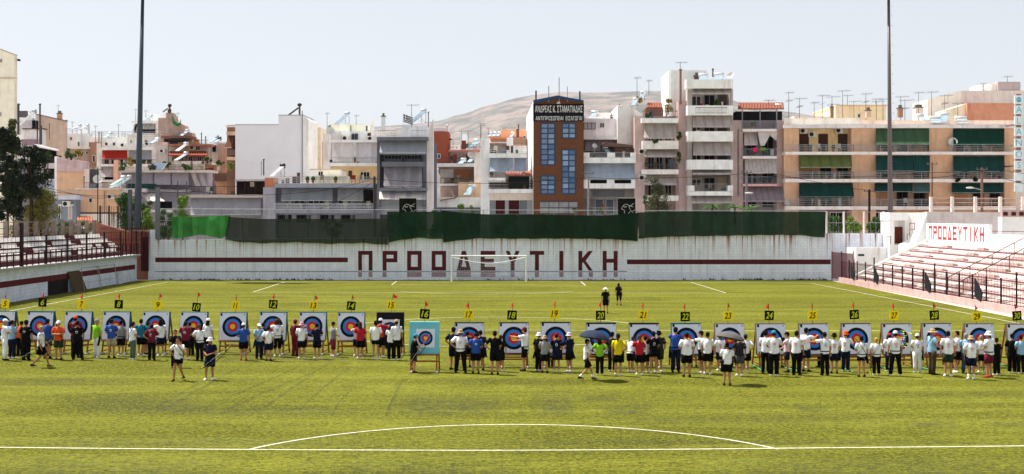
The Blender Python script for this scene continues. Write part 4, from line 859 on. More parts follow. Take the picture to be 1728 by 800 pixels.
b.wall(1042, 178, 1071, 246, pl('e3dcd8'), 9, 3); b.poly('wall', [(1042, 180), (1060, 176), (1082, 192), (1082, 250), (1042, 250)], pl('dcd4d0'), .3, 2.6); b.chim(1043, 181, 1048, 186, '3a302c', 3); b.heater(1073, 168, 10, 12, 4, -8); b.heater(1085, 157, 9, 14, 5, -6); b.ant(1075, 130, 165, 5, .8, 1); b.ant(1095, 135, 160, 5, .6, 1); b.ant(1127, 130, 160, 6, .8, 1); b.dish(1066, 180, 3.2, .45, .9)
# ================================================================ balcony house right of the brick tower
b = Bd('apartment_building', 'low pale house with wide light blue awning right of the brick tower', 985, 1072, 142)
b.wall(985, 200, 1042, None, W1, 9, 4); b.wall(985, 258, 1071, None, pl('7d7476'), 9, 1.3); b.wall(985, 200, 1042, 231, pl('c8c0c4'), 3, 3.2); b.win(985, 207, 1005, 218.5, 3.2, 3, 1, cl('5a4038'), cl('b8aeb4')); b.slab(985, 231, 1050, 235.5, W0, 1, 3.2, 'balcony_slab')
b.awn(987, 235.5, 1036, 254, '9a9094', 1., 3.2, val=0); b.door(988, 240, 1000, 256, mat('8a6a62'), 3.9); b.parapet(985, 266, 1073, 275, W0, 1.4); b.parapet(985, 257.5, 995, 266.5, W0, 1.4); b.parapet(1025, 257.5, 1038, 266.5, W0, 1.4); b.parapet(1065, 257.5, 1073, 266.5, W0, 1.4)
b.rail(995, 257, 1025, 266, RL, 1.3); b.rail(1038, 257, 1065, 266, RL, 1.3); b.poly('canopy', [(1016, 245), (1020, 239), (1068, 245), (1068, 248), (1020, 247)], pl('5a4440'), 3, -.5)
b.heater(1021, 249, 9, 12, .5, 6); b.wall(1038, 246, 1068, 262, pl('7a5c50', .3), .2, 1.); b.dish(1003, 247, 0., .3, .3)
BAL.append((b, [(988, 1070, 273, 1.1), (992, 1068, 362, .8)]))
b.awn(986, 275.5, 1071, 300, 'a9b4c2', 1.6, val=.2, c2='9fabbb', sc_=.5, sides=True); b.slab(985, 303, 1072, 318, W0, 1.5)
for x in (998, 1040): b.win(x, 303, x+26, 316, -1.52 if 0 else 1.28, 3, 1, DRL, DARK)
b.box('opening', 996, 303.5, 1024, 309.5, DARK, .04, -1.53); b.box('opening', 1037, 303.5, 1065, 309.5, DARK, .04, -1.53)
b.wall(985, 319, 1071, 336, pl('84807f'), .4, .8); b.box('shutter', 1001, 322, 1054, 332, pl('5d5f66'), .1, .68)
for x in (1004, 1022, 1041): b.win(x, 336, x+14, 362, 1.28, 1, 1, cl('c8c8c8'), cl('5a6470', .3), 'glass_door')
b.rail(990, 350, 1040, 362, RL, 1.2); b.win(1012, 207, 1020, 216, 3.2, pane=WIN); b.chim(1030, 196, 1034, 202, dy=4); b.heater(1004, 190, 12, 12, 6, -8)
for x0, x1, yt in ((985, 1042, 200),): b.box('parapet', x0, yt-3, x1, yt, W0, .3, 4)
b.wall(1000, 190, 1040, 200, pl('d0c8c6'), 4, 6)
# ================================================================ brick tower with sign
b = Bd('brick_tower', 'narrow brown brick tower with blue windows and lettered sign board', 889, 985, 140)
BRK = mat('70452b', .85, 'brick', .25, 1.6); BLUE = mat('2a4a74', .5); BGL = [mat('566a88', .1, 'plain', .35, .5, 0, .8), mat('6c7f9a', .1, 'plain', .35, .5, 0, .8), mat('3c5680', .08, 'plain', .35, .5, 0, .9), mat('8a9cb4', .2, 'plain', .3, .5, 0, .6)]
b.poly('wall', [(900, 169), (942.5, 163), (985, 169), (985, 364+CH*F/140), (900, 364+CH*F/140)], BRK, 12)
Y = 140; m = MB(); m.prism([P(899.9, 171, 140.02), (wx(888.5, 162), 162, wz(171, 140)), (wx(888.5, 162), 162, 0), (wx(899.9, 140.02), 140.02, 0)], (.05, .0, 0), pl('e6e2de', .06)); m.obj('side_wall', b.r)
NAVY = mat('1c1622', .6); SB = mat('2c1812', .7)
m = MB(); m.box(wx(900.5, Y-.1), wx(984.8, Y-.1), Y-.12, Y-.004, wz(204.5, Y), wz(189.5, Y), NAVY); m.box(wx(900.5, Y-.1), wx(984.8, Y-.1), Y-.12, Y-.004, wz(189.5, Y)+.002, wz(175.5, Y), SB)
m.box(wx(900, Y)-.03, wx(903, Y), Y-.16, Y-.125, wz(204.5, Y), wz(175, Y), NAVY); m.box(wx(983, Y), wx(985.3, Y), Y-.16, Y-.125, wz(204.5, Y), wz(175, Y), NAVY); o = m.obj('sign_board', b.r)
LT = mat('eef4f4', .5); c = P(943, 184, Y-.13); m = MB(); text_mb(m, 'ΑΝΔΡΕΑΣ Κ. ΣΤΑΜΑΤΙΑΔΗΣ', LT, lambda x, y, z: (c.x+x, Y-.135, c.z+y), .74, .0, width=80*Y/F); m.obj('lettering', o)
c2_ = P(943, 199.6, Y-.13); m = MB(); text_mb(m, 'ΑΝΤΙΠΡΟΣΩΠΕΙΑΙ  ΕΙΣΑΓΩΓΑΙ', LT, lambda x, y, z: (c2_.x+x, Y-.135, c2_.z+y), .46, .0, width=78*Y/F); m.obj('lettering', o)
m = MB(); cc = P(942.5, 174.3, Y-.1); m.prism([(cc.x+.2*math.cos(a*math.pi/8), Y-.1, cc.z+.2*math.sin(a*math.pi/8)) for a in range(16)], (0, .09, 0), mat('b9bcc8', .4)); m.obj('clock', b.r)
m = MB()
for q in (Y-.4, Y+.6): m.prism([P(902, 174, q), P(902, 168.5, q), P(941, 161, q), P(981, 168.5, q), P(981, 172, q), P(941, 165.3, q)], (0, .12, 0), BLUE)
for px, yt, q in ((904.5, 153, .09), (926, 145, .05), (943.5, 131, .05), (957.5, 146, .04), (978.5, 154, .09)): m.tube([P(px, 172, Y), P(px, yt, Y)], q, BLUE if q > .06 else metal('8f98a4'), 6)
m.obj('roof_frame', b.r)
for x0, y0, x1, y1, ny in ((912, 207.5, 937, 279, 8), (912, 296, 937, 328, 4), (948, 207.5, 972, 234, 3), (947.5, 252, 972, 328, 8)): b.win(x0, y0, x1, y1, 0, 2, ny, BLUE, BGL, bar=.13)
b.win(910, 340, 976, 361, 0, 4, 2, mat('3d4c66', .5), mat('8d8a86', .1, 'plain', .4, 1., 0, .8), 'shop_window', .08)
# ================================================================ white building left of the tower
b = Bd('apartment_building', 'white building with small tiled booth on its terrace left of the brick tower', 811, 900, 142)
b.wall(811, 233, 826, None, W0, 8); b.wall(826, 268, 889, None, pl('b8b0ae'), 7, 1.5); b.wall(826, 241, 860, None, pl('a59890'), 5, 3.); b.wall(826.2, 325, 899.7, 338, pl('c8beb6'), 2, 0); b.wall(815, 338, 900, None, pl('8f8f94'), 2, .2)
b.slab(825, 259, 889, 266, W0, 1.2); b.awn(827, 266.5, 866, 289, '9aa5b6', 1.1, val=0, c2='a4afc0', sc_=.4); b.awn(868, 266.5, 888, 289, '8f9ab0', 1.1, val=0, sc_=.4); b.slab(825, 300, 853, 307, W0, 1.2); b.rail(826, 290, 852, 300.5, RL, 1.15)
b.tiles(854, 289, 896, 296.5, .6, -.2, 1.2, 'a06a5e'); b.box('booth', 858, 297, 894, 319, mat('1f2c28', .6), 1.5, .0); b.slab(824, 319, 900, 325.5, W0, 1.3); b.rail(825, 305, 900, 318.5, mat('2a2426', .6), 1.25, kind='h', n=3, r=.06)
b.chim(881, 279, 887, 291, 'e0dcd8', -.2)
BAL.append((b, [(826, 896, 319, 1.), (826, 852, 300, .9), (830, 888, 259, .8)]))
for x0, x1, c in ((817, 836, '8c9096'), (836.5, 852, '4a1a20'), (858.5, 876, '4a1a20'), (877, 889, '7e8288')): b.door(x0, 338, x1, 361, mat(c, .6), .2, 'shutter')
b.win(828, 252, 838, 259.5, 3., 2, 2, W0, WIN); b.slab(826, 241, 860, 244, pl('8a7268'), .8, 3); b.rail(826, 248, 889, 258.5, RL, .4, 1., 'h', n=3); b.wall(855, 232, 866, 260, W0, 3, 2); b.wall(862, 246, 889, 258, pl('d8cfca'), 3, 2.)
b = Bd('apartment_building', 'peach rooftop building with dark flues behind the white terrace building', 823, 889, 158)
b.wall(823, 231, 889, None, pl('b38a74'), 8, 0); b.wall(845, 219, 888, 232, pl('c89a78'), 6, 3); b.pipe(872.5, 220, 236, 2.2, '4a3028', 1); b.pipe(875, 212, 236, 2.2, '5a3c30', 1); b.slab(823, 231, 862, 234, pl('c87a50'), .6); b.rail(860, 231, 889, 243, DRL, .3)
for q, px in enumerate((829, 836, 843)): b.heater(px, 226-q*.5, 6, 6, .5, -5)
b.heater(865, 226, 6, 9, .5, -5, 'e0e0e0'); b.ant(811, 207, 240, .5, .8, 1); b.ant(824, 215, 232, .5, .6, 1); b.win(883, 229, 887, 234, 0, 1, pane=WIN); b.slab(823, 240, 860, 243.5, W0, .8); b.ant(790, 220, 250, .5, .8, 1)
# ================================================================ brick-red stair head and terraces
b = Bd('apartment_building', 'terraced building with brick red stair tower beside the grey awning house', 730, 812, 152)
b.wall(730.5, 222, 757, 276, mat('a0543f', .85, 'plaster', .12), 5, .5); b.wall(732, 216, 756, 221.5, pl('b9bcc8'), 4, 2); b.win(734, 259.5, 743.5, 267.5, .5, 2, 1, W0, GLASS); b.pipe(754.5, 213, 224, 3.4, 'c8b8b0', 1)
b.wall(757, 255, 800, 278, pl('a59a9c'), 5, 2.); b.slab(757, 252.5, 810, 256, pl('b07468'), 1.2, 1.5); b.rail(757, 244, 805, 252.5, DRL, 1.1, 1.5, 'h', n=3); b.slab(729, 275.5, 800, 281, W0, 1.2, 1.); b.rail(729, 266, 800, 275.5, DRL, 1.15, 1.)
b.wall(800, 250, 812, None, W0, 5, 1); b.wall(740, 281, 800, None, pl('8a7a74'), 5, 2.4); b.wall(768, 286, 796, 302, pl('7a5234'), .2, 2.2); b.slab(741, 310, 775, 313.5, W0, 1.2, 2); b.rail(741, 300, 800, 310, DRL, 1.15, 2.); b.box('awning', 743, 286, 765, 300, mat('a8a0a0', .9), .03, 1.)
b.poly('wall', [(730, 286), (737, 286), (742, 297), (743, 350), (730, 350)], pl('ece0dc', .2), 1, -.4); b.wall(773, 308, 812, None, pl('d6b494'), 4, -.5); b.wall(743, 314, 774, 340, pl('a08a84'), 2, 1); b.wall(735, 333, 812, 350, pl('f0e8e4'), .4, -1.5); b.wall(735, 350, 812, None, pl('5d6068'), .5, -1.6)
b.poly('plank', [(743, 337), (770, 333), (770, 334.5), (743, 339)], mat('8a7a68', .8, 'wood'), 1.5, -2); b.poly('plank', [(760, 322), (763, 321), (768, 333), (766, 334)], mat('c0a890', .8, 'wood'), .2, -2)
b.heater(797, 314, 13, 16, -1.2, -9, 'e8e4e0', 'a9c0cc'); b.heater(782, 270, 10, 8, -.2, -6); b.heater(796, 267, 8, 8, .2, -4); b.heater(805, 238, 11, 13, 1.5, -11, 'd8d4d0'); b.box('water_tank', 782, 242, 792, 249, mat('2f8a7a', .5), 1.2, 2.)
BAL.append((b, [(742, 798, 276, 0.), (742, 798, 310, -.8), (760, 800, 252, -.6)]))
b.ant(779, 220, 252, 1.5, .8, 1); b.pipe(765, 221, 252, 1., 'e0d0d0', 1.8, False); b.dish(795, 262, .5, .5, .3); b.poly('canopy', [(757, 236), (760, 233), (764, 236)], DARK, .5, 1.5); b.ant(812, 210, 240, 1, .8, 1); b.ant(773, 296, 330, -1.5, .5, 1)
# ================================================================ narrow grey house with flag
b = Bd('townhouse', 'narrow dark grey framed house with large grey awnings and roof railings', 636, 732, 139)
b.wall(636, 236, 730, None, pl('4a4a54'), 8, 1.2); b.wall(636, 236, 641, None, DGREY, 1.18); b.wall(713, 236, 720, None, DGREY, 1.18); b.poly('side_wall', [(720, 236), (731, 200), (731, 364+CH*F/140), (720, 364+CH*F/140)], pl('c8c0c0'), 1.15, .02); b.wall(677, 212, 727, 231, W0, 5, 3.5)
b.slab(636, 231, 722, 237, pl('5c5e68'), 1.3, 0, 'cornice', back=8); b.awn(641, 237.5, 719, 257, 'a4a6ae', 1.2, val=.25, c2='9a9ca6', sc_=.5); b.parapet(644, 273, 716, 281, pl('5d5d68'), 1.1)
for x0, x1 in ((649, 678), (682, 711)): b.win(x0, 262, x1, 273, -.6, 5, 1, mat('5a5c66'), DARK); b.box('railing_panel', x0, 268, x1, 273, mat('4a5058'), .03, -.72)
b.awn(648, 280, 712, 313, '8b868c', 1.3, val=.25, c2='958f95', sc_=.5); b.slab(641, 317, 720, 322, pl('666874'), 1.2); b.awn(640, 322, 719, 335, 'd9d2ca', 1.6, val=.15, c2='b0aab0', sc_=.4); b.wall(640, 338, 722, 362, pl('83858c'), .2, .5)
for i in range(2): b.win(650+i*34, 286, 676+i*34, 317, 1.15, 2, 1, pane=DARK)
b.rail(639, 220, 668, 231, RL, 1., 0, 'bars', .2); b.rail(694, 220, 720, 231, RL, 1., 0, 'bars', .2); b.chim(643.5, 197, 650, 222, 'd8d4d0', .5); b.heater(715, 187, 10, 20, 2, -18, 'cfd3d8'); b.ant(694.5, 176, 215, 1.5, 1.3, 1); b.pipe(723, 190, 215, 2, '8a8a90', 1); b.rail(640, 350, 722, 362, RL, .4)
b.rail(650, 337, 720, 350, RL, .3, .4, 'bars', .3)
Y = 138.5; t = thing('national_flag', 'blue and white striped flag on the roof of the grey awning house', 'flag', tuple(P(680, 215, Y))); m = MB(); m.tube([P(680.5, 216, Y), P(680.2, 191.5, Y)], .03, cl('d8d8d8'), 6); m.obj('flagpole', t)
def flag_pt(u, v, d=0): p = P(681+u*16, 192.5+u*6+v*(13.5-u*1.5), Y-.15*math.sin(u*7)); p.y -= d; return p
FB = mat('101c3c', .8); FW = mat('e8e8ec', .8); m = MB(); nS = 9
for j in range(nS):
    for i in range(12):
        c_ = FB if j % 2 == 0 else FW
        if i < 5 and j < 5: c_ = FW if (i == 2 or j == 2) else FB
        m.face([flag_pt(i/12, j/nS), flag_pt(i/12, (j+1)/nS), flag_pt((i+1)/12, (j+1)/nS), flag_pt((i+1)/12, j/nS)], c_)
        m.face([flag_pt(i/12, j/nS, -.01), flag_pt((i+1)/12, j/nS, -.01), flag_pt((i+1)/12, (j+1)/nS, -.01), flag_pt(i/12, (j+1)/nS, -.01)], c_)
m.obj('cloth', t)
# ================================================================ white/yellow building
b = Bd('apartment_building', 'white building with closed white awnings above yellow ground storeys', 545, 641, 158)
b.wall(545, 225, 558, None, pl('d3ccc8'), 7, .5); b.wall(558, 222, 641, 300, pl('d8d3d0'), 7, 1.4); b.wall(558, 275, 641, None, YEL, 7, 1.2); b.wall(553, 210, 624, 237, pl('d8d0bc'), 5, 3); b.poly('wall', [(553, 214), (558, 210), (558, 236), (553, 236)], W0, 4, 3)
b.slab(557, 236, 641, 240, W0, 1.); b.slab(557, 275, 641, 280, W0, 1.); b.awn(561, 240.5, 597, 272, 'dcd7d6', .9, val=0, c2='cfcac8', sc_=.3); b.awn(601, 240.5, 641, 272, 'd6d1d2', .9, val=0, sc_=.3); b.rail(558, 266, 641, 275, RL, .95, 0, 'bars', .3)
b.win(574, 289, 582, 301, 1.18, 1, pane=DARK); b.win(608, 290, 624, 304, 1.18, 3, pane=DARK); b.door(588, 288, 594, 302, dy=1.18); b.rail(604, 298, 626, 304, RL, .3, 1.1, 'h'); b.ac(583.5, 233.5, 1.2); b.ac(626, 234, 1.2); b.ac(561, 272, -.4, .7, .5)
b.heater(586, 192, 9, 19, 3, -16, 'c8ccd0'); b.ant(552, 190, 226, 2, .5, 1); b.ant(601, 194, 211, 3, .6, 1); b.dish(557, 221, -.2, .55, .5); b.pipe(592, 212, 240, 1.2, '3a3a3c', 2.9, False); b.wall(624, 224, 641, 237, pl('cfc6be'), 3, 3); b.wall(625, 200, 630, 224, pl('dcd6d2'), 1, 4)
BAL.append((b, [(560, 640, 275, .8), (560, 640, 236, -.6)]))
b.rail(525, 302, 575, 312, RL, .2, -4, 'h'); b.win(617, 212, 621, 222, 3, 1, pane=WIN)
b = Bd('low_house', 'small cream house with dark window in front of the white and yellow building', 522, 575, 150); b.wall(524, 286, 575, None, W0, 5); b.box('cornice', 523, 285, 576, 287, pl('a89c94'), 5, -.2); b.win(537, 289, 545.5, 297, 0, 2, pane=DARK); b.wall(528, 297, 585, None, CREAM, 3, -2); b.rail(530, 299, 590, 305, RL, .2, -2, 'h')
# ================================================================ cream building behind blank wall
b = Bd('apartment_building', 'cream balcony building partly hidden by the blank white wall', 510, 548, 172)
b.wall(512, 205, 526, None, pl('d9c9b4'), 8); b.wall(520, 215, 541, None, pl('d6c6b4'), 8, 1.); b.slab(512, 265, 533, 269, W0, 1.2); b.slab(514, 300, 536, 303, W0, 1.2); b.win(518, 234, 523.5, 242, 0, 2, pane=DARK); b.win(519, 275, 525, 290, 0, 1, pane=mat('8a4a28')); b.wall(526, 240, 545, None, pl('b59878'), 4, 2.5); b.ac(529, 253, .9); b.heater(531, 275, 8, 10, -1, -8, 'c0c0c0'); b.parapet(512, 222, 531, 226, W0, .9); b.win(533, 253, 537, 262, 2.5, 1, pane=DARK); b.win(520, 252, 524, 262, 0, 1, pane=WIN)
b = Bd('blank_wall_building', 'building with large blank white side wall and brown awnings at its edge', 380, 513, 163)
b.poly('wall', [(397, 211), (470, 211), (470, 195), (512, 195), (512, 364+CH*F/163), (397, 364+CH*F/163)], mat('e6e5ea', .85, 'plain', .05, .4), 9, 0); b.poly('side_wall', [(512, 196), (520, 201), (520, 364+CH*F/163), (512, 364+CH*F/163)], W0, 8, .3)
b.wall(383, 211, 397, None, pl('7a5a4a'), 6, 1.8); b.slab(380, 212, 397, 214, W1, .9, 1.5); b.slab(382, 222, 397, 228, pl('b89a84'), 1.2, 1.5); b.slab(383, 253, 397, 262, pl('6a4f48'), 1.2, 1.5); b.slab(383, 265, 397, 270, pl('c8a890'), 1.2, 1.5); b.slab(383, 290, 397, 299, pl('6a4f40'), 1.2, 1.5)
b.awn(386, 229, 397, 249, '6e4a3a', 1.6, 1.5, val=0, sides=True, dx=-7); b.pipe(510, 187, 306, 1.6, '77777a', -.2, False); b.box('roof_edge', 396.5, 209.6, 470, 210.9, cl('b0aeb2'), 9, -.05); b.box('roof_edge', 469.5, 193.6, 512.5, 194.9, cl('b0aeb2'), 9, -.05)
m = MB(); Y = 163.5; m.tube([P(486, 195, Y), P(503.5, 182, Y)], .12, metal('4a3a34'), 6); m.tube([P(505.5, 196, Y), P(505.5, 175, Y)], .13, metal('5a4640'), 6); m.ball(P(505.5, 177, Y), (.3, .3, .25), metal('2a2422'), 8, 5); m.obj('flue', b.r)
b.pipe(445, 270, 296, 2.2, '4a4a4e', -4, True); b.pipe(441, 272, 296, 1.2, '8a8a8e', -4, False)
# ================================================================ front grey house with railing
b = Bd('low_house', 'low grey flat roofed house with hanging grey awnings and pipe railings', 447, 636, 141)
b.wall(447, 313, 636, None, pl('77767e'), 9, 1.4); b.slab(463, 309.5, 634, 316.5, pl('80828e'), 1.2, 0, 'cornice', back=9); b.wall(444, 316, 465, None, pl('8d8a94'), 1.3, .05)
b.awn(475, 317, 561, 338, '8a8c92', 1.2, val=.1, c2='7f8187', sc_=.35, sides=True); b.awn(570, 317, 613, 338, '989696', 1.2, val=.1, sc_=.35); b.door(613, 321, 630, 345, mat('2a1c1a'), 1.35)
for x in (487, 520, 570): b.win(x, 328, x+28, 345, 1.38, 3, 1, pane=DARK)
b.slab(462, 353, 632, 360, pl('767684'), 1.3); b.rail(462, 343, 632, 353, metal('b9bcc4'), 1.25, 0, 'h', n=4, r=.03)
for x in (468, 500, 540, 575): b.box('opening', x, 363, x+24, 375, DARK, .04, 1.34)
BAL.append((b, [(466, 630, 353, 1.), (466, 630, 309, .5)]))
b.heater(477, 280, 9, 19, 1.5, -16, '1a1a1c', 'dcdcdc'); b.rail(465, 298, 585, 309, metal('bdb2ac'), .6, .5, 'h', n=4); b.rail(462, 302, 490, 309, metal('c9c0bc'), .3, -.5, 'h', n=3)
b.wall(447, 300, 464, 318, pl('a86a4c'), 2, 1.); b.rail(590, 302, 632, 309, RL, .4, .5, 'h', n=3)
# ================================================================ pergola house
b = Bd('low_house', 'low house with wide pale awning below a brown pergola terrace', 318, 447, 143)
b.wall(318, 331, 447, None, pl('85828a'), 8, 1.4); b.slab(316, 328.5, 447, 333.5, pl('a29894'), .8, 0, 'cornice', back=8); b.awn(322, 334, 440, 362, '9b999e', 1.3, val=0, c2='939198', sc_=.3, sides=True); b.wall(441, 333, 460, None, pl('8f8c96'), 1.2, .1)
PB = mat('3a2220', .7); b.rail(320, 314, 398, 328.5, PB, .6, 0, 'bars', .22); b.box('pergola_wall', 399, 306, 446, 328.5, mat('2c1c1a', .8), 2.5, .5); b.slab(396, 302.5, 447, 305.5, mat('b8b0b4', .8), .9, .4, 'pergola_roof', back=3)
BAL.append((b, [(322, 396, 328.5, .3)]))
for x in (399, 412, 430, 443): b.box('pergola_post', x, 305.5, x+1.6, 328.4, PB, .1, -.3)
b.box('opening', 422, 307, 429, 315, cl('c9b8ac'), .03, .45); b.box('opening', 402, 308, 414, 320, mat('1a1210'), .03, .45)
b = Bd('apartment_building', 'wide terrace building with pale panelled awnings and planted roof edge', 205, 356, 150)
b.wall(205, 290, 350, None, pl('96909a'), 9, 1.4); b.slab(200, 287, 356, 291, pl('b4a8a2'), 1.0, 0, 'cornice', back=9)
for x0, x1 in ((206, 225), (227, 258), (260, 288), (290, 318)): b.awn(x0, 291, x1, 311, 'a9a2aa', .9, val=0, c2='a099a2', sc_=.3)
b.awn(322, 292, 330, 313, 'c4bcba', .9, val=0, sc_=.4, dx=8); b.awn(334, 292, 342, 313, 'b4acac', .9, val=0, sc_=.4, dx=7); b.slab(215, 320, 320, 324, pl('8c8790'), 1.2); b.rail(215, 312, 320, 320, DRL, 1.15)
b.box('planter_screen', 213, 310, 263, 319, mat('1e3a34', .8), .1, -1.5); b.heater(218, 299, 8, 18, -1.6, -18, 'c8c8c8', '9ab4bc'); b.heater(208, 300, 8, 18, -1.4, -16, 'c8c8c8', 'c4d0d4')
b.poly('panel', [(247, 287), (258, 275), (283, 275), (272, 287)], mat('8fa9c0', .2, 'plain', .2, 1., 0, .9), .2, 1.); b.slab(192, 318, 245, 325, pl('b4b0b2'), .5, -2, 'roof_slab', back=3); b.wall(205, 325, 356, None, pl('88838e'), 1, -.2)
b.awn(236, 326, 264, 339, 'e0d6d2', 2.2, -1, val=.1, c2='c8bcb8', dx=14); b.wall(204, 325, 212, None, pl('6f8890'), 3, -1.); b.poly('canopy', [(216, 326), (240, 326), (240, 330), (216, 330)], pl('d0ccd0'), 1, -1.5)
b.box('dark_screen', 262, 340, 290, 353, DARK, .1, -2.); b.slab(250, 354, 290, 358, pl('c0bcbe'), .5, -1.9)
b.wall(310, 305, 362, None, pl('8c6a5a', .3), 3, 4); b.pipe(300, 306, 345, 2, '4a4a50', -3, False); b.pipe(315, 306, 330, 1.5, '4a4a50', -3, False)
# ================================================================ hillside block with roof cafe, red awning etc.
b = Bd('apartment_building', 'stepped ochre building with red canopy and roof terraces on the hillside', 262, 400, 175)
b.poly('wall', [(267, 199), (280, 199), (280, 190), (290, 190), (296, 204), (312, 212), (312, 222), (324, 224), (324, 364+CH*F/175), (267, 364+CH*F/175)], OCH, 8, 1); b.poly('net', [(290, 194), (293, 204), (298, 209), (303, 207), (305, 201), (305, 210), (299, 213), (291, 208)], mat('1f8a4a', .8, alpha=.85), .1, .8)
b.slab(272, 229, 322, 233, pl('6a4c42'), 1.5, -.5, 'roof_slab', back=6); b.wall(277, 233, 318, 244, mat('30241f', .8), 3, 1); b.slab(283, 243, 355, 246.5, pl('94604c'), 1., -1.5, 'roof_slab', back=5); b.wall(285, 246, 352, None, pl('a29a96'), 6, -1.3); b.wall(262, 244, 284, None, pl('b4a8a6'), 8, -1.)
b.wall(300, 240, 335, 258, pl('a8885c'), 3, -1.4); b.tiles(286, 256, 349, 262.5, .8, -3, 1.8, '98503e'); b.wall(290, 263, 346, 272, pl('6d5a50'), 2, -3.); b.wall(294, 272, 344, 290, pl('cfc4c0'), 2, -4)
for px, py, sk in ((314, 243, -12), (314, 259, -14), (316, 221, -12)): b.heater(px, py, 8, 13, -3.6 if py > 230 else 1, sk, 'd0d0d4', 'c8d0d8')
m = MB(); Y = 175; m.tube([P(286, 191, Y), P(286, 178, Y)], .14, metal('4a3a36'), 6); m.tube([P(275, 189, Y), P(283, 183, Y)], .1, metal('5a6070'), 6); m.ball(P(286.5, 178, Y), (.28, .28, .25), metal('2a2422'), 8, 5); m.ball(P(286, 187, Y), (.28, .25, .4), metal('4a3a34'), 8, 5); m.obj('flue', b.r)
b.wall(352, 245, 372, 275, W0, 3, 1); b.wall(358, 245, 363, 256, DARK, 1, .5); b.wall(368, 242, 385, None, pl('a88a78'), 6, 0); b.wall(345, 278, 400, None, pl('a88468', .3), 6, -1.5); b.wall(362, 292, 384, 306, pl('6a5044'), .2, -1.6); b.ant(366, 228, 245, 1, .5, 1); b.heater(366, 232, 5, 10, 1, -8, 'a0a8b0'); b.heater(371, 234, 5, 8, 1, -5, '2a2a30'); b.rail(250, 278, 350, 287, DRL, .2, -5); b.win(330, 246, 338, 254, -1.5, 2, pane=DARK); b.wall(325, 235, 335, 246, pl('9a6a58'), 2, 2)
b.wall(383, 300, 397, 318, pl('9a7a66'), 2, -2); b.slab(381, 284, 400, 288, pl('b89c88'), 1, -1.5)
for x, y in ((271, 222), (281, 218), (296, 222), (308, 226)): b.win(x, y, x+4, y+6, .9, 2, 1, pane=DARK)
b.rail(283, 236, 352, 243, DRL, .3, -2); b.rail(250, 281, 344, 288, mat('5a3a34', .6), .2, -6); b.ant(300, 190, 212, 2, .5, 1, n=3); b.pipe(340, 226, 246, 1.6, '6a5a54', -1); b.pipe(347, 232, 250, 1.6, '5a4a48', -1); b.ac(326, 249, -1.4); b.ac(275, 255, -1.1, .7, .5)
for x in (303, 318, 333): b.win(x, 264, x+7, 272, -3.02, 2, 1, cl('a8988c'), DARK)
b.box('laundry', 352, 283, 358, 289, mat('a03040', .8), .05, -2); b.box('laundry', 366, 281, 371, 288, mat('d8d8e0', .8), .05, -2); b.box('opening', 348, 284, 360, 298, DARK, .1, -1.56); b.rail(345, 298, 398, 306, DRL, .4, -1.8)
BAL.append((b, [(264, 344, 287, 5.5), (300, 350, 290, 4.8)]))
b = Bd('apartment_building', 'white top floor flat with balcony behind the floodlight pole', 222, 268, 178)
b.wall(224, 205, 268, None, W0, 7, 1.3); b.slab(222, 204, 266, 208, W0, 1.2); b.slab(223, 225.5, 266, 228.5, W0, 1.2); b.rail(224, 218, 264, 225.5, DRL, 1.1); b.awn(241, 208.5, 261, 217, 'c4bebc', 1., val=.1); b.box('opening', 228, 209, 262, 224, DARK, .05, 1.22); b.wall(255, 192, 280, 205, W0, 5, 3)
b.heater(254, 196, 8, 8, 1.5, -8); b.wall(206, 230, 262, 252, W0, 4, -1); b.win(218, 236, 223, 242, -1, 2, pane=DARK); b.dish(262, 237, -2, .4, .4); b.slab(214, 227.5, 262, 230, W1, .5, -1); b.wall(262, 240, 284, 275, pl('d0b8b0'), 3, -3); b.heater(266, 235, 9, 8, -3, -8)
BAL.append((b, [(226, 262, 225.5, 1.)]))
for x in (226, 236, 246): b.win(x, 212, x+7, 224, 1.28, 2, 1, pane=DARK)
b.rail(206, 222, 262, 230, RL, .4, -1, 'h'); b.ant(229, 184, 204, 1, .6, 1, n=3); b.ant(246, 186, 204, 1, .6, 1, n=3); b.ac(250, 243, -1., .7, .5); b.win(232, 236, 238, 243, -1, 2, pane=DARK); b.win(244, 236, 249, 243, -1, 2, pane=DARK)
b = Bd('apartment_building', 'white building with bright red awning and flat roof on the hillside', 150, 262, 168)
b.wall(152, 231, 214, 252, pl('dcd4cc'), 5, 3); b.wall(171, 250, 262, None, W1, 7, 1.2); b.wall(163, 242, 172, None, W1, 7); b.slab(170, 248, 260, 253, W1, 1.1); b.awn(173, 253.5, 215, 268, 'b03024', .9, val=.1, sides=True, c2='a62c22'); b.awn(217, 253.5, 256, 269, 'a3a4ac', .9, val=0, c2='9a9ca4', sc_=.4)
b.slab(170, 277, 262, 280.5, W0, 1.1); b.rail(172, 269, 260, 277, DRL, 1.05); b.awn(170, 281, 191, 298, 'b9aeb0', 1., val=0, sc_=.5); b.box('opening', 172, 296, 191, 303, DARK, .05, 1.1); b.slab(170, 304, 192, 307, W1, 1.1); b.rail(170, 307, 200, 318, DRL, .5, -.5)
b.wall(150, 240, 164, None, pl('8c6a58'), 6, 1.5); b.win(156, 262, 161, 274, 1.5, 1, pane=WIN); b.wall(152, 281, 170, None, pl('8a746a'), 4, .5); b.pipe(167, 224, 246, 2, '8a7a74', 1, True); b.wall(192, 270, 199, 318, pl('c89a84'), 1, -1.5); b.wall(180, 236, 205, 248, pl('e4dcd4'), 2, 1.)
for x in (177, 190, 204, 222, 238): b.win(x, 240, x+5, 246, 1. if x < 200 else 3., 1, pane=WIN) if x < 210 else None
for x in (176, 188, 200, 222, 236, 248): b.win(x, 258, x+8, 277, 1.18, 2, 1, cl('8a8480'), DARK, 'balcony_door')
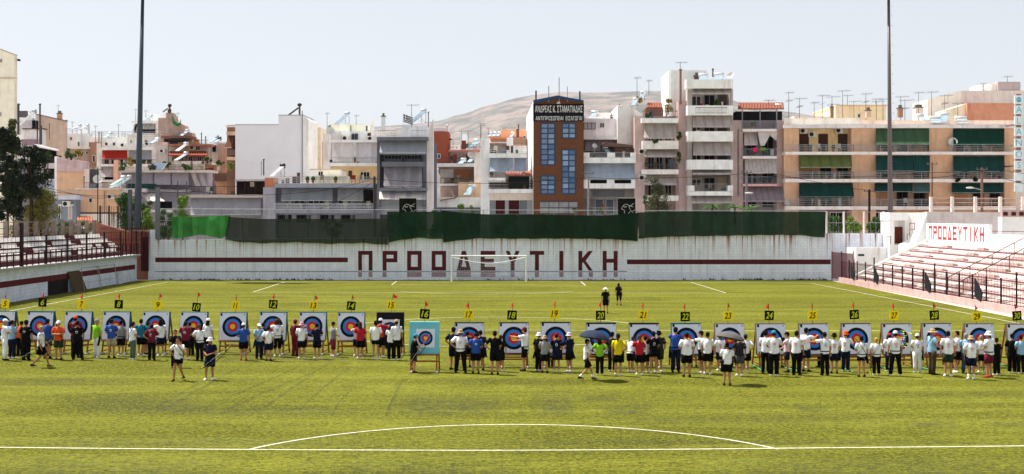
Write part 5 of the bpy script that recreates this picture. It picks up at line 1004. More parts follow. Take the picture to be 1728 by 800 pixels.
b.rail(155, 222, 212, 231, RL, .3, 3.2, 'h'); b.pipe(171, 222, 250, 1.6, '8a7a78', -.1, False); b.ac(209, 245, .95, .7, .5); b.heater(186, 226, 7, 8, 3, -6); b.ant(200, 210, 232, 3, .5, 1, n=3); b.ant(161, 212, 242, 1, .5, 1, n=3); b.dish(243, 247, 1., .3, .4)
for y in (284, 300): b.win(153, y, 158, y+9, .5, 1, pane=DARK); b.win(161, y, 167, y+9, .5, 1, pane=DARK)
BAL.append((b, [(172, 260, 277, .9)]))
b = Bd('apartment_building', 'white flat roofed building with round roof tanks behind the garden hedge', 70, 152, 172)
b.wall(73, 225, 132, None, pl('d9d6dc'), 7); m = MB(); c = P(141, 225, 173); rr = 9.5*172/F
m.tube([(c.x, 174, 0), (c.x, 174, c.z)], rr, pl('e0dcdc'), 20); m.obj('stair_drum', b.r)
for px in (137, 150): b.pipe(px, 214, 226, 3.5, 'd8d4d4', 1., False); b.heater(px-2, 212, 4, 7, 1, -9, 'c0c4c8', 'd0d4d8')
b.win(101.5, 235, 106, 243, 0, 2, pane=WIN); b.win(131, 239, 135, 247, 0, 1, pane=WIN); b.slab(73, 236, 102, 238, pl('8a6a60'), .5, -1, 'roof_edge', back=3); b.wall(74, 238, 100, 250, pl('c4bcc8'), 3, -1); b.wall(118, 249, 150, None, pl('9a8880'), 3, -2); b.slab(116, 248.5, 151, 251, W1, .8, -2); b.win(125, 253, 131, 266, -2, 1, pane=WIN); b.ant(98, 177, 205, 2, .4, 1, n=3); b.pipe(111.5, 204, 246, 2.6, '77777e', -1)
for x, y in ((80, 229), (90, 229), (118, 231), (138, 255), (145, 255)): b.win(x, y, x+4, y+6, -.02 if y < 250 else -2.02, 1, pane=DARK)
b.rail(74, 217, 131, 225, RL, .2, .2, 'h'); b.ant(122, 205, 225, 1, .5, 1, n=3); b.heater(108, 219, 6, 7, 1, -6, 'b8bcc4'); b.pipe(91, 210, 226, 1.6, '6a6468', 1)
b = Bd('apartment_building', 'pinkish gabled house with tall dark flues on the hillside', 29, 108, 165)
b.poly('wall', [(61, 193), (107, 204), (107, 225), (107, 364+CH*F/165), (61, 364+CH*F/165)], pl('b8a294'), 6, 1); b.poly('roof_edge', [(60, 191.5), (108, 202.5), (108, 204), (60, 193)], pl('6a5850'), 6.3, .9); b.wall(28, 203, 60, None, pl('a8a4a8'), 5, 1.); b.slab(28, 199, 54, 203, W0, 1.)
b.wall(36, 217.5, 64, None, pl('d8d0da'), 3, -1.5); b.wall(62, 217.5, 73, None, W0, 3, -1.5); b.slab(37, 216.5, 74, 218, pl('4a2c2a'), .4, -1.5, 'roof_edge', back=3); b.wall(36, 235, 62, 245, pl('7a6670'), 2, -2.5); b.wall(27, 228, 40, 243, W0, 2, -1.6)
b.pipe(31, 177, 227, 4, '3c3c44', -2.5); b.pipe(67.5, 177, 244, 3, '4a5058', -2.8); b.pipe(69, 212, 244, 4.5, '4a4a52', -2.9, False); b.heater(58, 188, 6, 29, -1, -24, 'a4a8b0', 'e4e8ea'); b.wall(54, 203, 60, 217, DARK, 1, -1.); b.box('water_tank', 33, 187, 45, 198, metal('5a5258'), 1.6, 1.6)
b.chim(96, 192, 103, 203, 'b08a74', 1.5); b.pipe(83.5, 208, 236, 1, '4a3a3a', -1, False); b.ant(52, 188, 205, 0, .4, 1)
b = Bd('apartment_building', 'tall cream gable wall building with fine cracks at the far end of the hillside', -60, 29, 150)
b.poly('wall', [(-60, 66), (0, 83.5), (24, 92.5), (24, 364+CH*F/150), (-60, 364+CH*F/150)], pl('cfc8b8', .1), .9); b.poly('roof_edge', [(-60, 64.5), (0, 82), (24.5, 91.2), (24.5, 92.4), (0, 83.5), (-60, 66)], pl('8a8078'), .98, -.05); b.win(0, 99, 4, 106, 0, 1, pane=WIN); b.win(0, 189, 3, 197, 0, 1, pane=WIN); b.box('gutter', 29, 99.5, 32, 102.5, DARK, .5, .2); b.box('ledge', -60, 131, 29, 132.5, pl('a8957c'), .1, -.1)
# ---- lower left
b = Bd('low_house', 'dark timber pergola house with sloping white roof behind the pine', 54, 100, 150)
b.wall(50, 262, 98, None, pl('3c302e'), 4, .5); b.poly('roof', [(57, 243), (95, 252), (95, 254.5), (57, 246)], pl('d8d0d2'), 4, -1.); b.box('wall', 51, 251, 55.5, 265, W0, .5, -.5); b.poly('opening', [(56, 247), (94, 255), (94, 264), (56, 264)], DARK, .3, .3); b.slab(52, 262, 92, 269, mat('2e1a1c', .8), .6); b.slab(30, 275.5, 93, 284, pl('c4bcbc'), .8, 0.)
b.box('opening', 62, 285, 91, 303, mat('2a1a1a'), .1, .35); b.wall(28, 284, 95, None, pl('6d6a76'), .3, .4); b.poly('panel', [(38, 299), (54, 283.5), (66, 283.5), (56, 299)], mat('3a4a50', .2, 'plain', .2, 1., 0, .8), .2, -1.5); b.wall(77, 303, 107, None, pl('8e96aa'), 3, -2.); b.slab(76, 302, 108, 304.5, pl('b4aeb4'), .3, -2, 'roof_edge', back=3); b.pipe(80.5, 277, 303, 3, '8a7470', -1.4)
b.rail(30, 268, 92, 276, DRL, .7, 0.); b.win(66, 288, 74, 302, .32, 2, pane=GLASS); b.ac(98, 289, 0, .6, .45); b.rail(28, 303, 76, 318, RL, .6, -2.2); b.box('laundry', 44, 305, 50, 313, mat('c8c0c8', .8), .05, -3); b.box('laundry', 58, 305, 62, 312, mat('4a6a9a', .8), .05, -3); b.dish(72, 283, -.8, .3, .4)
BAL.append((b, [(56, 92, 275, .5)]))
b = Bd('garden_house', 'pink stained white terrace house with ivy hedge and peach lower wall', 92, 146, 146)
b.wall(92, 264, 97, None, W0, 1.5, .3); b.poly('wall', [(96, 265), (146, 273), (146, 290), (96, 289.5)], mat('d4b8bc', .85, 'plaster', .25), 4); b.wall(96, 290, 143.5, None, PEACH, 4, .2)
b.slab(142, 285, 150, 320, pl('c8b8b0'), .2, 0, 'pillar'); b.wall(148, 286, 162, 318, mat('5a5a60', .5), 1, 1.5); b.dish(165, 303, -1.5, .55, .2)
b = Bd('low_house', 'windowless peach house with white base behind the shaded stand', 128, 204, 140)
b.wall(128, 320, 200, 358, PEACH, 6); b.wall(128, 358, 200, 361, pl('5a4030'), 6, .02); b.wall(128, 361, 186, None, pl('d8c8c0'), 6, -.02); b.slab(127, 317.5, 201, 320, pl('c0b0a8'), .2, 0, 'roof_edge', back=6); b.wall(200, 322, 204, None, pl('a8b4b4'), 4, .5); b.rail(142, 308, 180, 317, DRL, .2, 0); b.heater(208, 300, 8, 14, .5, -15, 'd0d0d0', '8fb0b0')  # dark strip over the white base: shadow at the wall's foot painted in
b.win(150, 334, 156, 342, -.02, 1, pane=DARK); b.pipe(142, 300, 320, 1.4, '4a4040', .3); b.pipe(176, 322, 358, 1.2, '8a6a58', -.15, False); b.ac(188, 332, -.02, .7, .5); b.box('storage_box', 150, 310, 158, 318, cl('6a707a'), .6, .5)
b = Bd('low_house', 'blue grey house with shuttered windows and air conditioner near the pine', 94, 130, 138)
b.wall(94, 337, 128, None, pl('6d7384'), 5, .5); b.slab(92, 330, 134, 336.5, pl('a8aebe'), 1.2, .5); b.rail(100, 320, 133, 330, RL, 1.1, .5); b.win(99, 346, 103, 370, .5, 1, pane=WIN); b.win(115, 346, 122, 370, .5, 1, pane=cl('b8aaa0')); b.ac(113.5, 344, .5); b.box('lintel', 98, 345, 104, 347, W0, .1, .35); b.box('lintel', 114, 345, 124, 347, W0, .1, .35); b.wall(34, 330, 94, None, pl('6a6468'), 3, 1.)
b = Bd('tiled_hut', 'small white hut with orange tiled roof behind the stand railing', 128, 160, 134)
b.wall(130, 379, 156, None, W0, 4); b.tiles(130, 366, 156, 380, .6, 0, 3, 'a4664e')
b = Bd('city_block', 'distant pale flats between the blank wall and the ochre hillside building', 335, 400, 230); b.wall(330, 262, 400, None, pl('b8a498'), 10); b.win(340, 268, 346, 274, pane=WIN); b.win(352, 268, 358, 274, pane=WIN)
b = Bd('city_block', 'distant low flats on the slope behind the roof heaters', 740, 900, 420); b.wall(740, 243, 800, None, pl('c8beb8'), 20); b.wall(800, 240, 845, None, pl('bcaea8'), 20, 5); b.wall(778, 226, 787, None, pl('c4ccd8'), 10, -5); b.wall(845, 236, 900, None, W0, 20, 8)
for i in range(12): b.win(745+i*8, 248, 748+i*8, 251, -.0 if i < 7 else 5, 1, pane=WIN, bar=.1)
b = Bd('street_block', 'pale street block closing the view behind the shaded stand', -80, 210, 185); b.wall(-60, 285, 215, None, pl('6a5a54', .3), 4)
for i in range(14):
    b.win(100+i*8, 300, 103+i*8, 306, 0, 1, pane=WIN)
# ================================================================ utility poles and wires
def upole(px, y0, Y, lb, c='4a4440', w=.13, arm=None):
    t = thing('utility_pole', lb, 'pole', (wx(px, Y), Y, 0), 'utility poles along the street'); m = MB(); m.tube([(wx(px, Y), Y, 0), (wx(px, Y), Y, wz(y0, Y))], [w*1.2, w], mat(c, .8, 'wood'), 8); m.obj('shaft', t)
    m = MB(); z = wz(y0+3, Y); x = wx(px, Y); m.box(x-.6, x+.6, Y-.05, Y+.05, z-.04, z+.04, metal('6a6a6a'))
    for q in (-.5, 0, .5): m.tube([(x+q, Y, z+.04), (x+q, Y, z+.22)], .04, cl('8a5a48'), 6)
    m.obj('crossarm', t)
    if arm:
        m = MB(); m.tube([P(px, arm[1]+4, Y), P((px+arm[0])/2, arm[1]+1, Y-.5), P(arm[0]+4, arm[1], Y-1)], .05, metal('b0b0b0'), 6); m.obj('lamp_arm', t); m = MB(); m.ball(P(arm[0], arm[1], Y-1), (.45, .18, .12), metal('c8c8c8'), 10, 6); m.obj('lamp_head', t)
for bb, rows_ in BAL:
    for (x0, x1, yb, o_) in rows_: bb.stuff_on(x0, x1, yb, o_)
upole(632, 298, 134, 'wooden utility pole beside the narrow grey house')
upole(1657, 283, 134, 'utility pole with a street lamp arm in front of the orange block', '8a6a60', .14, (1637, 317)); upole(1573, 274, 136, 'thin dark utility pole between two rows of green awnings', '4a2c28', .05)
upole(1467, 320, 134, 'short dark utility pole in front of the lowest green awnings', '3a2a26'); upole(1260, 288, 134, 'grey utility pole with lamp by the tiled terrace block', '8a8288', .12, (1264, 326)); upole(165, 283, 133, 'thin black utility pole behind the stand corner', '2c2826', .05); upole(993, 290, 134, 'slim pale utility pole right of the brick tower', '9a9490', .09)
t = thing('overhead_cable', 'sagging black cables strung between the street poles', 'cable', (0, 134, 12)); BKW = mat('1c1a1a', .7)
for pts in ([(0, 300), (60, 312), (165, 335), (280, 318)], [(50, 318), (165, 331), (300, 320)], [(300, 320), (420, 330), (540, 322), (632, 302)], [(632, 302), (760, 309), (860, 308), (993, 300)], [(993, 300), (1120, 300), (1260, 293)], [(1260, 293), (1300, 292), (1467, 322)], [(1260, 296), (1400, 300), (1573, 291), (1657, 287)], [(1573, 300), (1657, 289), (1728, 310)], [(632, 305), (590, 330), (540, 352)], [(1657, 290), (1700, 288), (1760, 296)]):
    m = MB(); pp = []
    for (a, ya), (c_, yc) in zip(pts, pts[1:]):
        for i in range(6): u = i/6; pp.append(P(a+(c_-a)*u, ya+(yc-ya)*u+1.2*math.sin(math.pi*u), 133.8))
    pp.append(P(*pts[-1], 133.8)); m.tube(pp, .022, BKW, 4); m.obj('cable', t)
# ---------------------------------------------------------------- vegetation
BARK = mat('4a3a2c', .9, 'wood'); 
def leafm(a, b): return [mat(a, .7, 'plain', .3, 2., spec=.15), mat(b, .7, 'plain', .3, 2., spec=.15)]
L_PINE = leafm('10180b', '2a381c'); L_OLIVE = leafm('6a6a34', '84783c'); L_GRN = leafm('2f4f1e', '4a702a'); L_LIME = leafm('5a7c22', '7c9a30'); L_DRY = leafm('5a5c3a', '3e4428'); L_YEL = leafm('8c8438', 'b0902a')
def plant(name, label, px, yt, yb, Y, wpx, mats, n=1500, sz=.14, cat='shrub', group=None, trunk=False, ztrunk=0., cone=0., clumps=9, seed=None, flat=.6, rk=1.):
    rr = random.Random(seed or int(px*7+yt)); x, zt, zb = wx(px, Y), wz(yt, Y), wz(yb, Y); w_ = wpx*Y/F/2; h = zt-zb
    t = thing(name, label, cat, (x, Y, max(0, ztrunk)), group); m = MB(); zc = []
    for i in range(clumps):
        v = rr.random(); k = (1-v*cone)*(1-.35*abs(v-.45)); a = rr.uniform(0, 6.28); q = rr.uniform(.2, .95)*k; r_ = rr.uniform(.3, .52)*rk*min(w_, h/2)*(1.1-.4*v)
        zc.append((Vector((x+math.cos(a)*q*w_, Y+math.sin(a)*q*w_*flat, zb+h*(.1+.82*v))), r_))
    for i in range(int(n*1.8)):
        c, r_ = rr.choice(zc); d = Vector((rr.gauss(0, 1), rr.gauss(0, 1), rr.gauss(0, 1))).normalized(); p = c+d*r_*rr.uniform(.45, 1.15)*Vector((1, 1, 1)).x
        if p.z > zt+.1: continue
        a_ = Vector((rr.gauss(0, 1), rr.gauss(0, 1), rr.gauss(0, 1))).normalized(); b_ = a_.cross(d).normalized(); s_ = sz*1.3*rr.uniform(.5, 1.2)
        m.face([p, p+a_*s_*.5+b_*s_*.3, p+a_*s_, p+a_*s_*.5-b_*s_*.3], mats[rr.random() < .45])
    m.obj('crown' if trunk else 'foliage', t)
    m = MB(); m.tube([(x, Y, ztrunk), (x+.05, Y, zb+h*.25), (x-.05, Y, zb+h*.6)], [max(.05, w_*.09), max(.035, w_*.06), .02], BARK, 7)
    for c, r_ in zc[:6]: m.tube([(x, Y, zb+h*.15), ((x+c.x)/2, (Y+c.y)/2, (zb+c.z)/2+.1), c], [.05, .035, .012], BARK, 5)
    m.obj('trunk' if trunk else 'stem', t)
plant('pine_tree', 'large dark pine filling the far end of the hillside behind the stand', 12, 205, 385, 108, 70, L_PINE, 7500, .2, 'tree', None, True, 0, .5, 110, rk=.45, flat=.9)
plant('pine_tree', 'dark broad pine bough leaning over the grey house beside the large pine', 52, 243, 345, 112, 96, L_PINE, 4200, .19, 'tree', None, True, 0, .5, 60, rk=.45)
plant('olive_tree', 'sunlit yellowish olive tree in front of the dark pine', 68, 318, 392, 113, 62, [L_OLIVE[0], L_YEL[0]], 4500, .15, 'tree', None, True, 0, .1, 20)
plant('pine_tree', 'tall narrow pine tip against the cream gable wall', 22, 190, 300, 116, 26, [L_OLIVE[0], L_PINE[1]], 1200, .2, 'tree', None, True, 0, .6, 12)
G1 = 'shrubs behind the stand railing'
for i, px in enumerate((28, 55, 80, 104, 118, 140, 160)): plant('shrub', ['yellow green shrub glimpsed between the first railing posts', 'dark shrub behind the railing under the pine', 'mottled olive shrub behind the railing', 'low dark green shrub behind the middle railing posts', 'dark green shrub under the blue grey house', 'thin green shrub beside the tiled hut', 'bright green shrub at the railing end by the sloped wall'][i], px, 372, 400, 122 if px < 110 else 131, 26, L_GRN if i % 2 else L_OLIVE, 700, .12, 'shrub', G1)
plant('bush', 'dense green tree behind the barred fence left of the floodlight pole', 213, 325, 392, 133, 40, L_GRN, 2600, .16, 'shrub', None, False, 0, .2, 14)
plant('bush', 'bright green bush right of the floodlight pole base', 249, 352, 395, 131, 36, L_LIME, 2200, .14, 'shrub', None, False, 0, .1, 12)
plant('bush', 'dark ivy clump below the pale sloping awning', 240, 334, 358, 137, 40, L_GRN, 1200, .14); plant('bush', 'green bush between concrete corner post and bright net', 283, 352, 402, 130, 34, L_GRN, 1800, .14, clumps=12)
plant('small_tree', 'light green small tree behind the bright green shade net', 308, 328, 372, 134, 34, L_LIME, 1700, .15, 'tree', None, True, 0, .5, 12)
plant('shrub', 'rooftop shrub under the concrete terrace edge beside small tree', 276, 380, 406, 129, 30, L_GRN, 900, .12)
G2 = 'shrubs growing up through the shade nets'
for px, yt, w_, s, lb in ((735, 352, 26, L_GRN, 'green shrub rising above the net beside the first banner'), (757, 357, 22, L_LIME, 'short light green sprigs above the net'), (777, 342, 22, L_LIME, 'tallest light green sprig above the net'), (796, 345, 18, L_LIME, 'light green sprig left of the white terrace building'), (700, 362, 40, L_GRN, 'dark green bush seen faintly through the short dark net'), (855, 362, 60, L_GRN, 'dark bush faintly seen through the net left of the brick tower'), (930, 362, 50, L_GRN, 'dark bush faintly seen through the net under the brick tower'), (1015, 349, 30, L_GRN, 'leafy balcony shrub left of the second banner'), (560, 372, 60, L_DRY, 'faint dry bush behind the olive net')):
    plant('shrub', lb, px, yt, 402, 128.6, w_, s, 1300, .12, 'shrub', G2, False, 4, .5, 12)
plant('small_tree', 'thin grey green tree in front of the planted balcony block', 1110, 297, 362, 133, 50, L_DRY, 2400, .13, 'tree', None, True, 0, .55, 26)
def palm(px, yc, Y, lb, n=16, L=1.7):
    t = thing('palm', lb, 'palm', (wx(px, Y), Y, 0), 'small palms above the dark net'); c = P(px, yc, Y); m = MB(); rr = random.Random(int(px))
    for i in range(n):
        a = 6.28*i/n+rr.uniform(-.2, .2); up = rr.uniform(.3, 1.2); pr = None
        for j in range(5):
            u = j/4; p = c+Vector((math.cos(a)*u*L*.8, math.sin(a)*u*L*.6, up*u*L*.6-u*u*L*.5))
            if pr is not None:
                d = (p-pr).normalized(); sdv = d.cross(Vector((0, 0, 1))).normalized()
                for s_ in (-1, 1):
                    for q in (0, .5): b_ = pr+(p-pr)*q; m.face([b_, b_+d*.12, b_+sdv*s_*.3*(1.2-u)+d*.25-Vector((0, 0, .12))], L_GRN[i % 2])
            pr = p
    m.obj('fronds', t); m = MB(); m.tube([(c.x, Y, 0), (c.x, Y, c.z)], [.16, .1], BARK, 8); m.obj('trunk', t)
palm(1202, 349, 133, 'small palm under the tallest white block'); palm(1240, 350, 133, 'small palm below the tiled terrace block'); palm(1268, 351, 132, 'small palm beside the grey lamp pole', 12, 1.3)
for px, lb in ((1408, 'bushy citrus shrub behind the terrace railing next to the net'), (1440, 'middle citrus shrub behind the terrace railing'), (1475, 'citrus shrub behind the terrace railing next to the booth')): plant('shrub', lb, px, 366, 393, 129.5, 32, L_LIME if px == 1440 else L_GRN, 1700, .13, 'shrub', 'shrubs behind the terrace railing', False, 4, .1, 12)
G3 = 'plants on roofs and balconies'
for px, yt, yb, Y, w_, s, lb in ((120, 252, 270, 145.5, 46, L_GRN, 'green ivy hedge along the stained terrace wall'), (132, 254, 264, 145, 18, L_YEL, 'yellow flowering clump in the terrace hedge'), (80, 256, 266, 149, 24, L_GRN, 'leafy climber under the sloping pergola roof'), (222, 266, 280, 149, 18, L_YEL, 'yellow green roof shrub left of the red awning end'), (205, 274, 287, 149, 20, L_GRN, 'dark roof shrub beside the floodlight pole'), (258, 274, 287, 149, 20, L_DRY, 'dry roof plants behind the tilted blue panel'), (282, 270, 284, 168, 18, L_GRN, 'green plants below the red canopy'),
                                 (313, 276, 288, 149, 24, L_GRN, 'dark plants on the terrace under the white kitchen wall'), (350, 266, 276, 168, 22, L_GRN, 'round green bush on the ochre terrace'), (372, 270, 278, 168, 18, L_GRN, 'low green bush on the ochre terrace'), (389, 274, 286, 160, 13, L_LIME, 'green climber beside the blank wall'), (1127, 167, 194, 142, 24, [L_OLIVE[0], L_YEL[1]], 'tall yellowish shrub on the planted roof balcony'), (1094, 190, 199, 140, 14, L_GRN, 'small green plant on the planted roof balcony'),
                                 (1079, 160, 172, 145, 16, L_YEL, 'yellow climbing plant on the rooftop frame'), (1140, 163, 172, 144, 10, L_YEL, 'yellow shrub tip beside the tall chimney pipe'), (1146, 222, 236, 140, 7, L_GRN, 'climber beside the beige awning'), (1146, 255, 276, 140, 9, L_GRN, 'trailing plant beside the middle planted balcony'), (1175, 176, 188, 139.5, 11, L_GRN, 'potted plant on the top white balcony'), (1209, 166, 186, 139.5, 14, L_GRN, 'spiky potted palm on the top white balcony'), (1105, 236, 242, 139.6, 12, L_GRN, 'trailing plant over the white parapet'), (1088, 330, 345, 139, 12, L_GRN, 'plant beside the lowest pinkish balcony'), (1617, 300, 306, 138.5, 8, L_PINE, 'small potted plant on the orange block railing'), (1646, 300, 306, 138.5, 8, L_PINE, 'second potted plant on the orange block railing'), (970, 352, 360, 139, 9, [L_YEL[0], L_GRN[0]], 'small plant at the brick tower window')):
    plant('plant', lb, px, yt, yb, Y, w_, s, 420, .13, 'plant', G3, False, wz(yb, Y), .2, 7)
# ---------------------------------------------------------------- archery targets
YP = mat('fadc20', .6, 'plain', .06); BP = mat('15140f', .6, 'plain', .2); FLR = mat('d83a34', .7, 'plain', .08); FACEW = mat('dce2f0', .7, 'plain', .08, 2.)
RB = mat('14161c', .7, 'plain', .1); RBL = mat('3480d4', .7, 'plain', .1); RR = mat('c82c3c', .7, 'plain', .1); RG = mat('f0bc34', .7, 'plain', .1)
STRAW = mat('1f5a62', .85, 'plain', .25); DKB = mat('1c1c22', .8, 'plain', .2); CYB = mat('74c0d6', .8, 'plain', .12); HOSE = mat('4f9a6a', .6)
def tpt(u, v, y, tilt=rad(9), z0=.0):   # board plane: u across, v up from its lower edge, y towards the viewer is negative
    return (u, v*math.sin(tilt)+y*math.cos(tilt), z0+v*math.cos(tilt)-y*math.sin(tilt)*0)
NW = {5: 'five', 6: 'six', 7: 'seven', 8: 'eight', 9: 'nine', 10: 'ten', 11: 'eleven', 12: 'twelve', 13: 'thirteen', 14: 'fourteen', 15: 'fifteen', 16: 'sixteen', 17: 'seventeen', 18: 'eighteen', 19: 'nineteen', 20: 'twenty', 21: 'twenty one', 22: 'twenty two', 23: 'twenty three', 24: 'twenty four', 25: 'twenty five', 26: 'twenty six', 27: 'twenty seven', 28: 'twenty eight', 29: 'twenty nine', 30: 'thirty'}
# number, centre x, top y, bottom y, ground y, plate (x, y), flag (x, y), plate tilt
TG = [(5, 0, 526, 573, 597, 5, 513, 6, 499, 6), (6, 65, 526, 575, 597, 68, 511, 70, 498, 3), (7, 129.5, 526.5, 574, 597, 134.5, 514, 136, 500, 2), (8, 194, 526.5, 574, 597, 197.5, 514, 199, 499, 3), (9, 261, 527, 573, 597, 264, 515, 267, 499, -2), (10, 325, 527, 574, 597, 329, 519, 332, 497, 5),
      (11, 391.5, 528, 575, 598, 395, 516, 397, 501, 3), (12, 459, 527, 575, 598, 459, 514, 461, 500, 4), (13, 526, 527.5, 575, 598, 527, 516, 530, 502, 1), (14, 591, 528, 575, 599, 591, 516.5, 593, 502, 5), (15, 658, 528, 576, 599, 659.5, 515.5, 663, 500, 0),
      (16, 715.5, 544, 597, 628, 716, 530.5, 717.5, 513, 3), (17, 791.5, 545, 597, 619, 791, 531.5, 790.5, 515, 2), (18, 867, 545, 597, 620, 864, 532.5, 866, 515, 2), (19, 938, 544.5, 597, 620, 936, 530, 937.5, 513, -2), (20, 1015, 545.5, 599, 620, 1014, 533, 1014.5, 514, 0),
      (21, 1087.5, 546, 600, 620, 1086, 532, 1086.5, 515, 1), (22, 1159.5, 546, 599, 620, 1158, 535, 1157.5, 517, 0), (23, 1233, 546.5, 598, 620, 1230.5, 533.5, 1231, 515, 1), (24, 1302.5, 546.5, 598.5, 620, 1300.5, 533, 1299.5, 517, 2), (25, 1375.5, 546.5, 599, 620, 1374, 533, 1374, 516, 1),
      (26, 1447.5, 546, 599, 620, 1444.5, 531.5, 1443.5, 515, -2), (27, 1516, 546.5, 599, 620, 1512, 533, 1511, 516, 1), (28, 1584, 546, 598.5, 620, 1580, 532.5, 1578.5, 515.5, -3), (29, 1656, 546.5, 598.5, 620, 1652, 535, 1649.5, 519, -3), (30, 1727, 547, 599, 620, 1720, 533.5, 1716.5, 517, -4)]
TT = {}
for (num, cx, ty, by, gy, px_, py_, fx, fy, tl) in TG:
    Y = CH*F/(gy-HY); zb, zt = wz(by, Y), wz(ty, Y); W_ = (46.5 if num < 16 else 50.5)*Y/F; Hh = (zt-zb)/math.cos(rad(9)); X = wx(cx, Y)
    plate = 'yellow' if num % 2 else 'black'; extra = {15: 'black butt, ', 16: 'turquoise butt standing forward, ', 27: 'face full of arrows, '}.get(num, '')
    t = thing('archery_target', extra+f'archery target on wooden stand under {plate} plate reading {NW[num]}', 'target', (X, Y, 0), 'numbered archery targets across the pitch')
    OFF[t.name] = Vector((0, 0, 0)); t.rotation_euler.z = rad((-4.5 if num < 15 else 0 if num < 22 else 4)+R.uniform(-1, 1)); TT[num] = (t, X, Y, zb, W_, Hh)
    h = W_/2; q = lambda u, v, y: tpt(u, v, y, z0=zb)
    m = MB(); bm_ = DKB if num == 15 or 17 <= num <= 21 else mat('6a5a50', .85, 'wood') if num > 22 else CYB if num == 16 else STRAW
    m.hexa([q(-h, 0, 0), q(h, 0, 0), q(h, 0, .2), q(-h, 0, .2), q(-h, Hh, 0), q(h, Hh, 0), q(h, Hh, .2), q(-h, Hh, .2)], bm_); m.obj('butt', t)
    # paper face: white sheet with ring zones side by side, no overlap
    m = MB(); N = 40; cv = Hh*.5; cu = 0.; hs_ = h*.985; k = 1.
    if num == 16: cu, cv, k, hs_ = .04*Hh, Hh*.49, .62, h*.62
    if num == 15: cv, k, hs_ = Hh*.43, .66, h*.68
    RS_ = [0., .122*k, .244*k, .366*k, .488*k]; pt = lambda r_, a: (cu+r_*math.cos(a), cv+r_*math.sin(a))
    for i in range(N):
        a0, a1 = 2*math.pi*i/N, 2*math.pi*(i+1)/N
        for j, mm_ in enumerate((RG, RR, RBL, RB)):
            p = [pt(RS_[j], a0), pt(RS_[j+1], a0), pt(RS_[j+1], a1), pt(RS_[j], a1)]
            if j == 0: p = p[1:3]+[pt(0, 0)]
            m.face([q(u, v, -.008) for u, v in p], mm_)
        def sq(a):
            c_, s_ = math.cos(a), math.sin(a); hv = (min(Hh*.49, hs_) if num not in (15, 16) else hs_)
            r_ = min(hs_/max(1e-6, abs(c_)), hv/max(1e-6, abs(s_))); return (cu+r_*c_, cv+r_*s_)
        m.face([q(u, v, -.008) for u, v in (pt(RS_[4], a0), sq(a0), sq(a1), pt(RS_[4], a1))], FACEW)
    m.obj('target_face', t)
    if num not in (15, 16):
        m = MB(); m.prism([q(u, v, -.012) for u, v in ((-h*.93, Hh*.88), (-h*.79, Hh*.88), (-h*.79, Hh*.97), (-h*.93, Hh*.97))], (0, .003, 0), DKB); m.obj('printed_mark', t); m = MB()
        m.prism([q(u, v, -.012) for u, v in ((h*.80, Hh*.90), (h*.88, Hh*.90), (h*.90, Hh*.95), (h*.84, Hh*.96))], (0, .003, 0), mat('7c88a8', .7)); m.obj('printed_mark', t)
    for i in range(R.randint(2, 5)): m = MB(); u, v = R.uniform(-h*.8, h*.8), R.uniform(Hh*.05, Hh*.95); m.ball(q(u, v, -.012), .012, DKB, 5, 3)
    # stand: front legs, rear legs, cross rails
    for s in (-1, 1):
        m = MB(); x = s*h*.86; m.hexa([(x-.03, -.22, 0), (x+.03, -.22, 0), (x+.03, -.16, 0), (x-.03, -.16, 0)]+[tuple(Vector(q(x-.03, Hh*.98, .21))), tuple(Vector(q(x+.03, Hh*.98, .21))), tuple(Vector(q(x+.03, Hh*.98, .26))), tuple(Vector(q(x-.03, Hh*.98, .26)))], WOOD); m.obj('leg', t)
        m = MB(); x2 = s*h*.92; m.hexa([(x2-.03, .95, 0), (x2+.03, .95, 0), (x2+.03, 1.01, 0), (x2-.03, 1.01, 0)]+[tuple(Vector(q(x-.03, Hh*.96, .27))), tuple(Vector(q(x+.03, Hh*.96, .27))), tuple(Vector(q(x+.03, Hh*.96, .32))), tuple(Vector(q(x-.03, Hh*.96, .32)))], WOOD); m.obj('leg', t)
        m = MB(); m.box(x-.02, x+.02, -.16, .95, .12, .17, WOOD); m.obj('brace', t)
        m = MB(); m.tube([(x+.03, -.5, .04), (x+.05, -.05, .05)], .045, mat('b8b4ac', .6), 6); m.obj('ballast', t)
    m = MB(); m.box(-h*.84, h*.84, -.24, -.2, zb*.58, zb*.58+.07, WOOD); m.obj('cross_rail', t); m = MB(); m.box(-h*.95, h*.95, -.14, .10, zb-.06, zb-.004, WOOD); m.obj('cross_rail', t); m = MB(); m.box(-h*.9, h*.9, .96, 1., .3, .36, WOOD); m.obj('cross_rail', t)
    # plate, digits, flag
    xp, zp = wx(px_, Y)-X, wz(py_, Y); xf, zf = wx(fx, Y)-X, wz(fy, Y); yb = q(0, Hh, .07)[1]; c_, s_ = math.cos(rad(tl)), math.sin(rad(tl)); L_ = lambda x, y, z=0.: (xp+x*c_+y*s_, yb-.05-z, zp-x*s_+y*c_)
    hh = .2 if num < 16 else .2; m = MB(); m.hexa([L_(-hh, -hh, .012), L_(hh, -hh, .012), L_(hh, -hh, 0), L_(-hh, -hh, 0), L_(-hh, hh, .012), L_(hh, hh, .012), L_(hh, hh, 0), L_(-hh, hh, 0)], YP if num % 2 else BP); pt_ = m.obj('number_plate', t)
    m = MB(); text_mb(m, str(num), BP if num % 2 else mat('c8d820', .6, 'plain', .05), L_, .27, .015, .22, .016, width=(.17 if num < 10 else .20 if num == 11 else .29)); m.obj('digits', pt_)
    m = MB(); m.tube([(xp*.9, yb-.02, zb+Hh*.8), (xp, yb-.03, zp), (xf, yb-.03, zf+.1)], .011, mat('2a3a34', .6), 5); m.obj('flag_rod', t)
